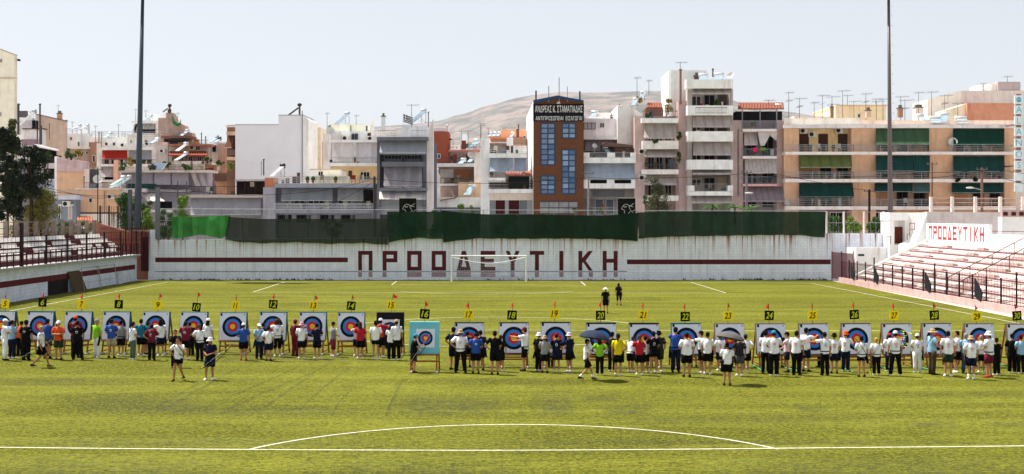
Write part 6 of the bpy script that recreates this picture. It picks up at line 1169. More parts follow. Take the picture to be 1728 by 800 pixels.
    fw, fh = (R.choice((.09, .13, .16)), .2) if num != 15 else (.26, .2); sd = R.choice((-1, 1)) if num != 15 else 1; m = MB(); e = .03
    m.prism([(xf, yb-.03, zf+.1), (xf+sd*fw*.6, yb-.03+e, zf+.0), (xf+sd*fw, yb-.02, zf-.04), (xf+sd*fw*.5, yb-.06, zf-.1), (xf, yb-.03, zf-.12)], (0, .006, 0), FLR); m.obj('flag', t)
ARW = mat('d8d860', .5); ARB = mat('2a2c30', .4)
def arrow(num, u, v, lab, grp, cc=ARW):
    t, X, Y, zb, W_, Hh = TT[num]; p = Vector(tpt(u, v, 0, z0=zb)); d = Vector((R.uniform(-.12, .22), -1, R.uniform(-.02, .14))).normalized()
    p = p+Vector((X, Y, 0)); a = thing('arrow', lab, 'arrow', tuple(p), grp); m = MB(); m.tube([p+Vector((0, .03, 0)), p+d*.62], .008, ARB if cc is not ARW else cc, 5); m.obj('shaft', a)
    m = MB(); tip = p+d*.60
    for k in range(3): an = k*2.094; w_ = Vector((math.cos(an), 0, math.sin(an)))*.03; m.prism([tip, tip+w_, tip+w_-d*.1, tip-d*.12], (.002, 0, .002), cc)
    m.obj('fletching', a)
for i in range(11): arrow(27, .12+R.uniform(-.1, .42), .3+i*.075, 'yellow arrow stuck in the target face full of arrows', 'arrows in the target with the white capped archer')
for i in range(4): arrow(19, R.uniform(.0, .25), R.uniform(.6, .85), 'pale arrow stuck in the gold of a target between two bucket hats', 'arrows in the nineteenth target', FLR)
for i in range(3): arrow(28, R.uniform(-.1, .15), R.uniform(.5, .8), 'pale arrow in the target behind the man with the sun hat', 'arrows in the twenty eighth target', FLR)
for i, (x0, y0, x1, y1) in enumerate([(1218, 619, 1238, 627), (1268, 617, 1290, 628), (1325, 622, 1350, 628), (1420, 622, 1440, 629), (1485, 620, 1508, 628), (1550, 622, 1572, 624), (1685, 616, 1728, 622)]):
    m = MB(); a, b = G(x0, y0), G(x1, y1); m.tube([a+Vector((0, 0, .03)), (a*2+b)/3+Vector((0, .15, .03)), (a+b*2)/3+Vector((0, -.15, .03)), b+Vector((0, 0, .03))], .03, HOSE, 6)
    tag(m.obj('tie_down_strap'), 'pale green strap lying on the turf '+['left of target twenty three', 'between targets twenty three and twenty four', 'right of target twenty four', 'right of target twenty five', 'left of target twenty seven', 'left of target twenty eight', 'left of target thirty'][i], 'strap', 'green straps lying by the targets')
# ---------------------------------------------------------------- people
SKINS = [mat(c, .55, 'plain', .08, 3.) for c in ('b98466', 'a87356', 'c6957a', '936046')]
HAIRC = {'k': mat('1a1512', .6), 'b': mat('3e281b', .6), 'g': mat('8d8984', .7), 'y': mat('b08a52', .6), 'r': mat('5a3420', .6)}
CC = {k: mat(v, .85, 'plain', .2, 4.) for k, v in {'white': 'eceef4', 'black': '0f0f12', 'navy': '141b34', 'blue': '2a4f9e', 'teal': '1f6a84', 'orange': 'd4502a', 'green': '86c828', 'maroon': '6a2030', 'grey': '8d8f90', 'red': 'b02434', 'yellow': 'e0cc20', 'lblue': '8fb8d8', 'dgreen': '2c3a2c', 'beige': 'b0a490', 'brown': '4c3c30', 'jeans': '3a4a68', 'dgrey': '4a4c50', 'pinkw': 'd8bfc8', 'tan': 'b89a74', 'pink': 'd898b0', 'cyan': '3a8aa8', 'orangeh': 'e0501c', 'charcoal': '2a2a2e', 'gtrs': '56645e'}.items()}
SHOEM = {'w': mat('e2e0dc', .5), 'k': mat('1e1c1c', .5), 'r': mat('a8342c', .5)}
ARM = {'down': ((.245, -.01, 1.13), (.25, .07, .88)), 'front': ((.25, .03, 1.15), (.08, .24, 1.07)), 'reach': ((.23, .26, 1.36), (.17, .52, 1.40)), 'reachlow': ((.24, .2, 1.22), (.14, .44, 1.2)), 'hip': ((.37, -.05, 1.2), (.17, .04, 1.0)),
       'back': ((.28, -.12, 1.16), (.07, -.18, .98)), 'up': ((.27, .2, 1.22), (.08, .22, 1.46)), 'fold': ((.25, .12, 1.17), (-.05, .22, 1.19)), 'hold': ((.24, .1, 1.16), (.18, .30, 1.3)), 'out': ((.42, .08, 1.36), (.66, .16, 1.36)), 'bow': ((.27, .02, 1.15), (.3, .2, .93)), 'reachin': ((.26, .22, 1.34), (-.05, .45, 1.38))}
EYE = mat('20191a', .4); LIP = mat('8a4a42', .5)
def rings_at(c, rx, ry, n=10, M=None, tilt=0):
    out = []
    for i in range(n):
        a = 2*math.pi*i/n; v = Vector((math.cos(a)*rx, math.sin(a)*ry, 0)); out.append(Vector(c)+(M @ v if M else v))
    return out
def person(px, fy, ty, face, shirt, bt, bc, hair, hat, aL, aR, lab, lean=0., legs='stand', skin=0, shoe='w', extra=(), long_=False, build=1., hy=0., hn=0., dx=0.):
    Y = CH*F/(fy-HY); H = (fy-ty)*Y/F; H = max(1.5, min(1.92, H*.985)) if legs != 'crouch' else 1.65
    if fy > 590 and face < 90 and 'quiver' not in extra and 'quiverl' not in extra and bt != 'dress' and R.random() < .45: extra = tuple(extra)+(R.choice(('quiver', 'quiverl')),)
    if fy > 590 and 'printr' not in extra and 'printw' not in extra and 'sash' not in extra and 'bag' not in extra and R.random() < .3: extra = tuple(extra)+('strap',)
    X = wx(px, Y); s = H/1.75; root = thing('person', lab, 'person', (X, Y, 0), None, rad(face)); OFF[root.name] = Vector((0, 0, 0))
    build *= R.uniform(1.04, 1.14); sk = SKINS[skin]; bw = build
    Ml = Matrix.Rotation(-rad(lean), 3, 'X'); piv = Vector((0, 0, .93)); sh = Vector((0, -.0045*lean, 0))
    jit = lambda a: Vector((R.uniform(-a, a), R.uniform(-a, a), R.uniform(-a, a)))
    def U(p): p = Vector(p); return (piv+sh+Ml @ (p-piv))*s
    def Lw(p): return (Vector(p)+sh*(max(0, min(1, p[2]/.93))))*s
    # legs
    LG = {'stand': (((.1, .02, .5), (.11, -.01, .085)),)*2, 'wide': (((.14, .02, .5), (.19, 0, .085)),)*2, 'walk': (((.1, .17, .51), (.1, .30, .10)), ((.1, .02, .48), (.1, -.33, .15))), 'walk2': (((.1, .02, .48), (.1, -.28, .14)), ((.1, .15, .51), (.1, .24, .09))), 'one': (((.1, .02, .5), (.11, 0, .085)), ((.12, .12, .5), (.14, .1, .085))), 'crouch': (((.12, .2, .5), (.12, .0, .09)),)*2}[legs]
    J = {}
    for sd, (kn, an) in zip((-1, 1), LG):
        J[sd] = [Lw((sd*.09*bw, 0, .90)), Lw((sd*kn[0], kn[1], kn[2])), Lw((sd*an[0], an[1], an[2]))]
    A = {}
    for sd, k in ((-1, aL), (1, aR)):
        e, w_ = ARM[k]; S_ = U((sd*.175*(.4+.6*bw), 0, 1.415)); E_ = U((sd*e[0]*(.5+.5*bw), e[1], e[2]))+jit(.015); Wr = U((sd*w_[0], w_[1], w_[2]))+jit(.02); A[sd] = [S_, E_, Wr]
    # --- one continuous body: skin-modifier skeleton
    V = [Vector((0, 0, .95))*s+sh, U((0, .01, 1.1)), U((0, .01, 1.28)), U((0, .0, 1.42)), U((0, .01, 1.5)), U((0, .02, 1.57))]; Rr = [.12*bw, .105*bw, .125*bw, .10, .055, .05]; Ed = [(0, 1), (1, 2), (2, 3), (3, 4), (4, 5)]
    for sd in (-1, 1):
        a, k_, n_ = J[sd]; i = len(V); ft = Vector((sd*.02, .13, -.045))*s
        V += [a, k_, n_, n_+Vector((0, .02, -.04))*s, n_+ft]; Rr += [.085*bw, .056*bw, .038, .036, .028]; Ed += [(0, i), (i, i+1), (i+1, i+2), (i+2, i+3), (i+3, i+4)]
        a, e_, w_ = A[sd]; d = (w_-e_).normalized(); i = len(V); V += [a, e_, w_, w_+d*.075*s]; Rr += [.052*bw, .038*bw, .026, .03]; Ed += [(3, i), (i, i+1), (i+1, i+2), (i+2, i+3)]
    me = bpy.data.meshes.new('body'); me.from_pydata([tuple(v) for v in V], Ed, []); o = bpy.data.objects.new('body', me); col.objects.link(o)
    md = o.modifiers.new('skin', 'SKIN'); md.use_smooth_shade = True; md.branch_smoothing = .3
    sv = me.skin_vertices[0].data
    for q, r_ in zip(sv, Rr): q.radius = (r_*s, r_*s)
    sv[0].use_root = True; o.modifiers.new('sub', 'SUBSURF').levels = 1
    dg = bpy.context.evaluated_depsgraph_get(); m2 = bpy.data.meshes.new_from_object(o.evaluated_get(dg))
    m = MB(); m.v = [v.co.copy() for v in m2.vertices]; m.f = [tuple(p.vertices) for p in m2.polygons]; m.mi(sk); m.fm = [0]*len(m.f)
    bpy.data.objects.remove(o); bpy.data.meshes.remove(me); bpy.data.meshes.remove(m2)
    # head with jaw, nose, ears; rotated by hy (turn) and hn (nod)
    hc = U((0, .03, 1.645)); HM = Matrix.Rotation(-rad(lean*.6+hn), 3, 'X') @ Matrix.Rotation(rad(hy), 3, 'Z'); HM = Matrix.Rotation(rad(hy), 3, 'Z') @ Matrix.Rotation(-rad(lean*.6+hn), 3, 'X')
    hd = lambda p: hc+HM @ (Vector(p)*s)
    prof_ = [(-.115, .0, .022, .03), (-.10, .022, .045, .055), (-.06, .018, .062, .078), (-.01, .006, .072, .092), (.04, 0, .075, .097), (.08, -.006, .066, .085), (.108, -.012, .04, .05), (.118, -.012, .01, .012)]
    m.loft([[hd((math.cos(a*math.pi/6)*rx, yo+math.sin(a*math.pi/6)*ry, z)) for a in range(12)] for z, yo, rx, ry in prof_], sk)
    m.loft([[hd(p) for p in ((-.014, .088, -.03), (.014, .088, -.03), (.012, .09, .012), (-.012, .09, .012))], [hd(p) for p in ((-.006, .118, -.024), (.006, .118, -.024), (.004, .1, .01), (-.004, .1, .01))]], sk)
    for sd in (-1, 1):
        m.ball(hd((sd*.076, -.005, -.01)), (.012*s, .022*s, .032*s), sk, 6, 4); m.ball(hd((sd*.03, .088, .015)), (.012*s, .006*s, .007*s), EYE, 6, 3)
    m.ball(hd((0, .088, -.055)), (.022*s, .006*s, .006*s), LIP, 6, 3)
    # fingers: four of different lengths and a thumb leaving the side of the palm
    for sd in (-1, 1):
        a, e_, w_ = A[sd]; d = (w_-e_).normalized(); sdv = d.cross(Vector((0, 0, 1)) if abs(d.z) < .8 else Vector((0, 1, 0))).normalized(); dn = sdv.cross(d)
        if aL in ('down', 'bow') or aR in ('down', 'bow'): dn = -dn
        pc = w_+d*.075*s
        for k, ln in enumerate((.065, .078, .072, .055)):
            b_ = pc+sdv*(k-1.5)*.019*s; m.tube([b_-d*.02*s, b_+d*ln*.5*s, b_+(d*ln*.85-dn*.02)*s], [.0095*s, .009*s, .007*s], sk, 5)
        b_ = w_+d*.03*s+sdv*.028*s; m.tube([b_, b_+(d*.03+sdv*.022)*s, b_+(d*.055+sdv*.028-dn*.01)*s], [.012*s, .010*s, .008*s], sk, 5)
    m.obj('body', root, True)
    # --- clothing
    sm = CC[shirt]; m = MB(); bx = .03*(bw-1)*4
    pr = [(.885, .178, .132), (.95, .180, .136), (1.05, .166, .125), (1.18, .172, .128), (1.30, .190, .132), (1.38, .190, .115), (1.44, .135, .09), (1.485, .072, .072), (1.492, .060, .062)]
    if bw > 1.05: pr = [(z, rx*(1+.5*(bw-1)), ry*(1+1.1*(bw-1)*(1.3 if z < 1.25 else .6))) for z, rx, ry in pr]
    dr = bt == 'dress'
    if dr: pr = [(.55, .24, .2), (.75, .215, .175)]+pr[1:]
    n_ = 14; ph = R.uniform(0, 6)
    m.loft([[U((math.cos(2*math.pi*a/n_)*rx*(1+.03*math.sin(3*a+ph+z*9)), math.sin(2*math.pi*a/n_)*ry*(1+.03*math.sin(2*a+z*11+ph)), z+.008*math.sin(a*1.7+ph)*(z < 1))) for a in range(n_)] for z, rx, ry in pr], sm, False, False)
    for sd in (-1, 1):
        a, e_, w_ = A[sd]; r0 = .078*(.5+.5*bw)*s; ctr = U((sd*.12, 0, 1.405))
        if long_: m.tube([ctr, a, a+(e_-a)*.5, e_, w_], [r0*.9, r0, r0*.88, .055*s, .036*s], sm, 9)
        else: e2 = a+(e_-a)*.72; m.tube([ctr, a, a+(e_-a)*.4, e2], [r0*.9, r0, r0*.93, r0*.95], sm, 9)
    so_ = m.obj('dress' if dr else 'shirt', root, True)
    if 'print' in extra or 'printr' in extra or 'printw' in extra or 'stripe' in extra:
        m = MB(); pm = CC['white'] if 'printw' in extra else CC['charcoal'] if 'print' in extra else CC['red']; bk = lambda x, z, k=.0: U((x, -.135*(1+.9*(bw-1))+abs(x)*.25-k, z))
        if 'printw' in extra or 'print' in extra:
            m.loft([[bk(math.cos(a*.5236)*.06, 1.25+math.sin(a*.5236)*.065, .0) for a in range(12)], [bk(math.cos(a*.5236)*.038, 1.25+math.sin(a*.5236)*.042, .008) for a in range(12)]], pm, False, False)
        else:
            for (xa, za, xb, zb_) in ((-.06, 1.3, -.035, 1.22), (.06, 1.3, .035, 1.22), (-.035, 1.22, .035, 1.22), (-.02, 1.31, .02, 1.31), (-.02, 1.27, .02, 1.27), (-.05, 1.17, .05, 1.17), (-.03, 1.145, .03, 1.145)): m.tube([bk(xa, za, .006), bk(xb, zb_, .006)], .009*s, pm, 4)
        m.obj('shirt_print', so_)
    if not dr:
        bm = CC[bc]; m = MB(); w1 = .176*(.45+.55*bw) if bw > 1 else .172
        ztop = 1.0
        m.loft([[Lw((math.cos(a*math.pi/6)*rx, math.sin(a*math.pi/6)*ry, z)) for a in range(12)] for z, rx, ry in ((1.02, w1*.93, .118), (.94, w1, .130), (.86, w1*1.03, .134), (.80, w1*.98, .12))], bm, True, True)
        for sd in (-1, 1):
            a, k_, n2 = J[sd]; a = a+Vector((0, 0, .02)); lr = .106*(.4+.6*bw)*s
            if bt == 'shorts': e2 = a+(k_-a)*.86; m.tube([a, a+(k_-a)*.5, e2], [lr, lr*.98, lr*.95], bm, 10)
            elif bt == 'mini': e2 = a+(k_-a)*.5; m.tube([a, e2], [lr, lr*.95], bm, 10)
            elif bt == 'cap34': m.tube([a, k_, k_+(n2-k_)*.3], [lr, lr*.75, lr*.66], bm, 10)
            else: m.tube([a, a+(k_-a)*.5, k_, k_+(n2-k_)*.5, n2+Vector((0, 0, -.01))], [lr, lr*.92, lr*.76, lr*.72, lr*.66], bm, 10)
        m.obj('shorts' if bt in ('shorts', 'mini') else 'trousers', root, True)
    for sd in (-1, 1):
        n2 = J[sd][2]; m = MB(); f = lambda x, y, z: n2+Vector((sd*.012+x, y, z))*s
        m.loft([[f(x*wd_, y0_, z) for x, z in ((-1, -.08), (1, -.08), (1, zt_*.4-.04), (.5, zt_), (-.5, zt_), (-1, zt_*.4-.04))] for y0_, wd_, zt_ in ((-.075, .03, -.01), (-.03, .042, .03), (.05, .045, .0), (.13, .05, -.035), (.185, .03, -.055))], SHOEM[shoe]); m.obj('shoe', root, True)
    if 'socks' in extra:
        for sd in (-1, 1): k_, n2 = J[sd][1], J[sd][2]; m = MB(); m.tube([n2, n2+(k_-n2)*.3], [.045*s, .05*s], CC['white'], 8); m.obj('sock', root, True)
    # --- hair and hat
    hm_ = HAIRC[hair[0]]; m = MB()
    if hair != 'n':
        m.loft([[hd((math.cos(a*math.pi/6)*rx, yo+math.sin(a*math.pi/6)*ry, z+(.045 if 1 <= a <= 5 and z < .05 else 0))) for a in range(12)] for z, yo, rx, ry in ((-.07, -.035, .066, .068), (-.03, -.02, .083, .088), (.02, -.012, .088, .098), (.07, -.012, .082, .098), (.11, -.014, .055, .068), (.132, -.014, .012, .014))], hm_, True, True)
        if 'L' in hair: m.loft([[hd((math.cos(a*math.pi/4)*rx, yo+math.sin(a*math.pi/4)*ry, z)) for a in range(8)] for z, yo, rx, ry in ((.08, -.03, .08, .07), (-.05, -.055, .095, .06), (-.2, -.085, .10, .045), (-.33, -.10, .075, .035), (-.42, -.10, .02, .015))], hm_)
        if 'P' in hair: m.tube([hd((0, -.09, .04)), hd((0, -.14, .0)), hd((0, -.15, -.12)), hd((0, -.13, -.24))], [.028*s, .036*s, .032*s, .01*s], hm_, 7)
        if 'B' in hair: m.ball(hd((0, -.10, .07)), .045*s, hm_, 8, 5)
        if 'C' in hair: m.ball(hd((0, -.04, .0)), (.14*s, .13*s, .15*s), hm_, 10, 7)
        m.obj('hair', root, True)
    if hat:
        kind, hc_ = hat; hmt = CC[hc_]; m = MB()
        dome = [(.03, -.008, .094, .108), (.075, -.01, .09, .103), (.115, -.012, .064, .075), (.138, -.012, .018, .02)]
        if kind in ('bucket', 'sun'): dome = [(.03, -.008, .098, .112), (.10, -.01, .088, .10), (.135, -.012, .07, .08), (.14, -.012, .02, .02)]
        m.loft([[hd((math.cos(a*math.pi/6)*rx, yo+math.sin(a*math.pi/6)*ry, z)) for a in range(12)] for z, yo, rx, ry in dome], hmt, False, True)
        if kind == 'cap': m.prism([hd(p) for p in ((-.075, .07, .035), (-.06, .15, .02), (0, .175, .018), (.06, .15, .02), (.075, .07, .035), (0, .10, .04))], HM @ Vector((0, 0, .008)), hmt)
        else:
            br = .055 if kind == 'bucket' else .11; dp = -.035 if kind == 'bucket' else -.012
            m.loft([[hd((math.cos(a*math.pi/7)*rx, -.008+math.sin(a*math.pi/7)*ry, z+.006*math.sin(a*2))) for a in range(14)] for z, rx, ry in ((.04, .097, .11), (.03+dp, .10+br, .115+br), (.022+dp, .10+br, .115+br), (.03, .097, .11))], hmt, False, False)
        m.obj('hat', root, True)
    if 'quiver' in extra or 'quiverl' in extra:
        q_ = -1 if 'quiverl' in extra else 1; m = MB(); m.tube([Lw((q_*.2, .05, 1.0)), Lw((q_*.235, -.1, .58))], [.055*s, .045*s], CC['black'], 8); o_ = m.obj('quiver', root)
        m = MB()
        for i in range(4): c_ = Lw((q_*.2+(i-1.5)*.018, .06+.01*i, 1.0)); m.tube([c_, c_+(Lw((q_*.17, .17, 1.2))-Lw((q_*.2, .06, 1.0)))], .006, mat('c8b040' if i % 2 else '8a2a3a'), 4)
        m.obj('arrow', o_)
    if 'belt' in extra: m = MB(); m.loft([[Lw((math.cos(a*math.pi/7)*.19*bw, math.sin(a*math.pi/7)*.145*bw, z)) for a in range(14)] for z in (.97, 1.01)], CC['black'], False, False); m.obj('belt', root)
    if 'strap' in extra or 'bag' in extra or 'sash' in extra:
        fr = -1; m = MB(); wd_ = .022 if 'sash' not in extra else .05
        for fr, k in ((-1, 1.0), (1, 1.0)):
            pts = [U((.12, 0, 1.47)), U((.09, fr*.125, 1.38)), U((0, fr*.145*(.5+.5*bw), 1.25)), U((-.1, fr*.138*(.5+.5*bw), 1.12)), U((-.175*bw, fr*.05, 1.03))]
            m.loft([[p+Ml @ Vector((-wd_*.6, 0, -wd_*.8)), p+Ml @ Vector((wd_*.6, 0, wd_*.8)), p+Ml @ Vector((wd_*.6, -fr*-.012, wd_*.8)), p+Ml @ Vector((-wd_*.6, -fr*-.012, -wd_*.8))] for p in pts], CC['black'] if 'sash' not in extra else CC['navy'])
        m.obj('shoulder_strap', root)
    if 'bag' in extra: m = MB(); c_ = U((-.2, -.1, .98)); m.ball(c_, (.11*s, .06*s, .09*s), CC['charcoal'], 8, 5); m.obj('bag', root)
    if 'pack' in extra: m = MB(); c_ = U((0, -.2, 1.22)); m.ball(c_, (.16*s, .09*s, .24*s), CC['black'], 10, 7); m.obj('backpack', root)
    return root, A, Matrix.Translation((X, Y, 0)) @ Matrix.Rotation(rad(face), 4, 'Z')
pp = person
# facing: 0 away from the camera, 90 to the left, -90 to the right, 180 towards it
pp(8, 608, 538, -60, 'white', 'trousers', 'white', 'g', ('cap', 'white'), 'fold', 'fold', 'person in white tee, white trousers and white cap with folded arms, leftmost by target five', shoe='k')
pp(20, 605, 540, -20, 'lblue', 'trousers', 'navy', 'k', None, 'front', 'front', 'person in pale blue tee and navy trousers behind the all white archer')
pp(34, 600, 541, -15, 'orange', 'trousers', 'black', 'k', None, 'reachlow', 'down', 'person in orange tee half hidden by a black clothed man at target six', lean=12, shoe='k')
pp(44, 608, 540, -10, 'black', 'trousers', 'black', 'k', ('cap', 'black'), 'down', 'down', 'person all in black with white back print left of target six', shoe='k', extra=('printw',), build=1.12, skin=1)
pp(69, 620, 549.5, -88, 'white', 'shorts', 'black', 'g', None, 'bow', 'down', 'man in white and blue tee and black shorts walking past target six', legs='walk', shoe='k', skin=1)
pp(80, 605, 538, -10, 'blue', 'shorts', 'dgrey', 'k', ('cap', 'navy'), 'down', 'front', 'person in blue tee and grey shorts right of target six', shoe='k', build=1.1)
pp(99, 607, 541, 175, 'orange', 'shorts', 'dgreen', 'g', ('cap', 'white'), 'fold', 'fold', 'person in orange tee and white cap facing the camera with folded arms', shoe='k', build=1.12)
pp(127, 603, 533, 0, 'maroon', 'trousers', 'black', 'k', ('cap', 'orangeh'), 'reachlow', 'reachlow', 'person in orange cap at target seven behind a broad black clothed archer', shoe='k')
pp(131, 607, 541, 5, 'black', 'trousers', 'black', 'k', None, 'reachlow', 'down', 'broad person in black with white round back print at target seven', shoe='k', extra=('printw', 'belt'), legs='wide', build=1.2, skin=1)
pp(163, 604, 538, -35, 'green', 'trousers', 'white', 'g', ('cap', 'grey'), 'front', 'down', 'person in lime green tee and white trousers left of target eight', extra=('quiver',))
pp(188, 604, 538, 0, 'blue', 'shorts', 'beige', 'k', None, 'front', 'front', 'person in blue tee with white lettering and beige shorts at target eight', shoe='k', extra=('printw',), build=1.08)
pp(204, 601, 541, -15, 'grey', 'shorts', 'black', 'k', ('cap', 'black'), 'front', 'down', 'person in pale grey tee, black shorts and black cap at target eight', build=1.1, extra=('belt',))
pp(224, 607, 543, -50, 'white', 'trousers', 'gtrs', 'kP', None, 'down', 'front', 'woman with ponytail, white tee and grey green trousers right of target eight', extra=('strap', 'quiverl'))
pp(238, 601, 538, 0, 'teal', 'shorts', 'black', 'k', None, 'hip', 'hip', 'person in teal tee with hands on hips left of target nine', build=1.08)
pp(256, 608, 547, -5, 'maroon', 'trousers', 'black', 'k', None, 'hip', 'reachlow', 'person in maroon striped shirt and black trousers in front of target nine', shoe='k', extra=('printw',))
pp(271, 601, 538, 30, 'white', 'shorts', 'navy', 'kL', None, 'reach', 'down', 'long haired woman in white tee reaching to the centre of target nine', extra=('strap', 'quiver'))
pp(296, 620, 556, -170, 'black', 'trousers', 'black', 'k', None, 'down', 'down', 'person in black walking behind the woman with navy sash', legs='walk2', shoe='k', skin=1)
pp(301, 642, 569, 172, 'white', 'mini', 'black', 'k', None, 'up', 'hip', 'woman with navy sash over white tee walking towards the camera, hand at her face', legs='walk2', shoe='k', extra=('sash',), skin=1)
pp(313, 607, 542, 0, 'maroon', 'shorts', 'black', 'kB', None, 'reachlow', 'front', 'person in maroon tee with hair bun in front of target ten', extra=('printw',), build=1.15, shoe='w', skin=1)
pp(337, 609, 547, 35, 'white', 'trousers', 'black', 'rP', None, 'reachlow', 'reachlow', 'brown haired woman in white tee leaning towards target ten', lean=8, extra=('strap', 'belt'), shoe='k')
pp(351, 601, 537, -20, 'white', 'trousers', 'black', 'kL', ('cap', 'white'), 'front', 'down', 'woman with very long black hair and white cap right of target ten', shoe='k')
pp(355, 641, 569, 165, 'navy', 'shorts', 'navy', 'k', ('bucket', 'white'), 'front', 'front', 'person in white bucket hat and navy shorts walking towards the camera with a bow', legs='one', build=1.1, extra=('strap', 'belt'), skin=1)
pp(411, 608, 545, 10, 'blue', 'shorts', 'black', 'k', ('cap', 'white'), 'front', 'down', 'person in blue tee and white headband cap right of target eleven', shoe='r', build=1.12)
pp(437, 606, 546, -150, 'lblue', 'trousers', 'navy', 'k', ('cap', 'white'), 'bow', 'front', 'person in white cap and navy overall holding a bow left of target twelve', shoe='k')
pp(453, 609, 549.5, -10, 'white', 'shorts', 'navy', 'k', ('cap', 'charcoal'), 'back', 'down', 'person in white tee with green sleeves left of target twelve', shoe='k', extra=('quiver',))
pp(468, 602, 538, 15, 'white', 'cap34', 'black', 'bC', None, 'reach', 'front', 'curly haired person in white tee with round emblem reaching to target twelve', extra=('print', 'belt', 'quiver'))
pp(498, 601, 539, -30, 'maroon', 'trousers', 'maroon', 'k', ('cap', 'maroon'), 'down', 'reach', 'person all in maroon left of target thirteen', shoe='k')
pp(509, 606, 543.5, -5, 'white', 'shorts', 'black', 'y', ('bucket', 'pink'), 'front', 'down', 'person in pink bucket hat and white tee in front of target thirteen', extra=('strap', 'quiver'))
pp(535, 606, 545, 0, 'navy', 'shorts', 'black', 'k', None, 'front', 'front', 'boy in dark blue tee and black shorts at the right of target thirteen', extra=('strap',))
pp(562, 602, 543, -60, 'grey', 'cap34', 'maroon', 'kB', None, 'front', 'front', 'woman in grey tee with hair bun looking at a tablet left of target fourteen', hn=15)
pp(602, 601, 548, 20, 'pinkw', 'shorts', 'black', 'k', None, 'reachin', 'reach', 'person in pale pink shirt reaching to target fourteen behind a red tee', extra=())
pp(608, 606, 543, 0, 'red', 'shorts', 'black', 'bL', None, 'reachlow', 'down', 'long haired woman in red tee and black skirt right of target fourteen', extra=('quiver',))
pp(634, 607, 541, -10, 'white', 'mini', 'black', 'k', ('cap', 'black'), 'down', 'front', 'person in white polo and short black shorts left of the black butt', extra=())
pp(642, 603, 537, -20, 'red', 'shorts', 'black', 'k', ('cap', 'white'), 'reachlow', 'reach', 'person in white cap behind the white polo at the black butt', shoe='w')
pp(660, 608, 547, 0, 'white', 'trousers', 'black', 'kL', None, 'reachlow', 'front', 'woman with long dark hair in white top and black trousers at the black butt', shoe='w')
pp(669, 608, 539, 15, 'white', 'trousers', 'black', 'k', ('cap', 'tan'), 'front', 'down', 'tall man in white shirt and tan cap at the black butt', shoe='w', extra=('quiver',))
pp(699, 629, 563, -75, 'black', 'shorts', 'black', 'k', ('cap', 'cyan'), 'front', 'hold', 'archer in black with turquoise cap beside the turquoise butt', shoe='k', extra=('quiverl',), lean=6, build=1.1)
pp(765, 624, 552, -30, 'navy', 'shorts', 'black', 'k', ('cap', 'black'), 'hip', 'front', 'person in navy tee and black cap left of target seventeen', shoe='k')
pp(777, 629, 556, -5, 'white', 'trousers', 'black', 'k', ('bucket', 'tan'), 'hip', 'front', 'person in tan bucket hat and white tee with dark belt at target seventeen', shoe='k', extra=('printr', 'belt', 'quiver'), build=1.1, legs='wide')
pp(803, 630, 561, 5, 'blue', 'shorts', 'black', 'k', None, 'front', 'front', 'broad person in bright blue tee in front of target seventeen', shoe='k', build=1.2, extra=('printw',), hn=25)
pp(811, 625, 557, 20, 'navy', 'shorts', 'black', 'k', None, 'front', 'down', 'person in dark tee right of the bright blue tee at target seventeen', shoe='k', extra=('quiver',))
pp(835, 632, 558, -5, 'black', 'shorts', 'black', 'k', None, 'hip', 'front', 'young man in black with hand on hip left of target eighteen', shoe='k', extra=('quiver',))
pp(845, 627, 565, -10, 'black', 'shorts', 'black', 'b', None, 'front', 'down', 'person hidden behind the young man in black at target eighteen', extra=())
pp(886, 626, 552, 70, 'white', 'shorts', 'black', 'k', ('cap', 'maroon'), 'reach', 'reachlow', 'man in white polo and dark red cap pointing at the gold of target eighteen', shoe='k', extra=('quiverl', 'belt'), legs='one')
pp(909, 626, 561, -40, 'black', 'trousers', 'black', 'k', ('bucket', 'white'), 'down', 'front', 'person in white bucket hat, black tee and black trousers left of target nineteen')
pp(919, 629, 566, -10, 'grey', 'shorts', 'black', 'b', ('bucket', 'tan'), 'front', 'front', 'person in grey tee and tan bucket hat at target nineteen', shoe='k', extra=('quiver',))
pp(939, 628, 562, 0, 'navy', 'shorts', 'navy', 'k', ('cap', 'maroon'), 'front', 'down', 'person in navy tee with white round print before target nineteen', extra=('printw', 'quiver'))
pp(961, 628, 561, 45, 'navy', 'shorts', 'black', 'k', ('bucket', 'pinkw'), 'front', 'down', 'person in pink white bucket hat right of target nineteen', extra=('strap', 'quiver'))
U1, A1, M1 = pp(990, 641, 572, -85, 'white', 'shorts', 'black', 'k', ('cap', 'black'), 'hold', 'down', 'person in white tee walking with a navy umbrella near target twenty', legs='walk', shoe='k', extra=('socks',))
pp(1012, 633, 569, -5, 'green', 'trousers', 'black', 'kL', ('cap', 'green'), 'hip', 'hip', 'woman in lime green tee with hands on hips under the navy umbrella', extra=())
pp(1033, 627, 560, -15, 'charcoal', 'trousers', 'black', 'k', ('cap', 'black'), 'front', 'down', 'person in dark clothes behind the yellow tee at target twenty')
pp(1043, 634, 562.6, -15, 'yellow', 'shorts', 'black', 'kP', ('cap', 'charcoal'), 'down', 'hip', 'woman in yellow tee and black shorts right of target twenty', extra=('strap',))
pp(1065, 628, 571, -35, 'white', 'shorts', 'black', 'b', None, 'front', 'reachlow', 'person in white tee bending towards target twenty one', lean=22, extra=('strap',))
pp(1079, 633, 565, 0, 'red', 'shorts', 'black', 'rP', None, 'reachlow', 'front', 'brown haired woman in red tee in front of target twenty one', extra=('quiver',))
pp(1089, 629, 570, 10, 'white', 'shorts', 'black', 'k', None, 'reachlow', 'front', 'person in white tee partly behind the red tee at target twenty one')
pp(1103, 630, 559, 5, 'black', 'mini', 'black', 'k', ('cap', 'navy'), 'reachlow', 'front', 'person in black tee with white print right of target twenty one', extra=('printw',))
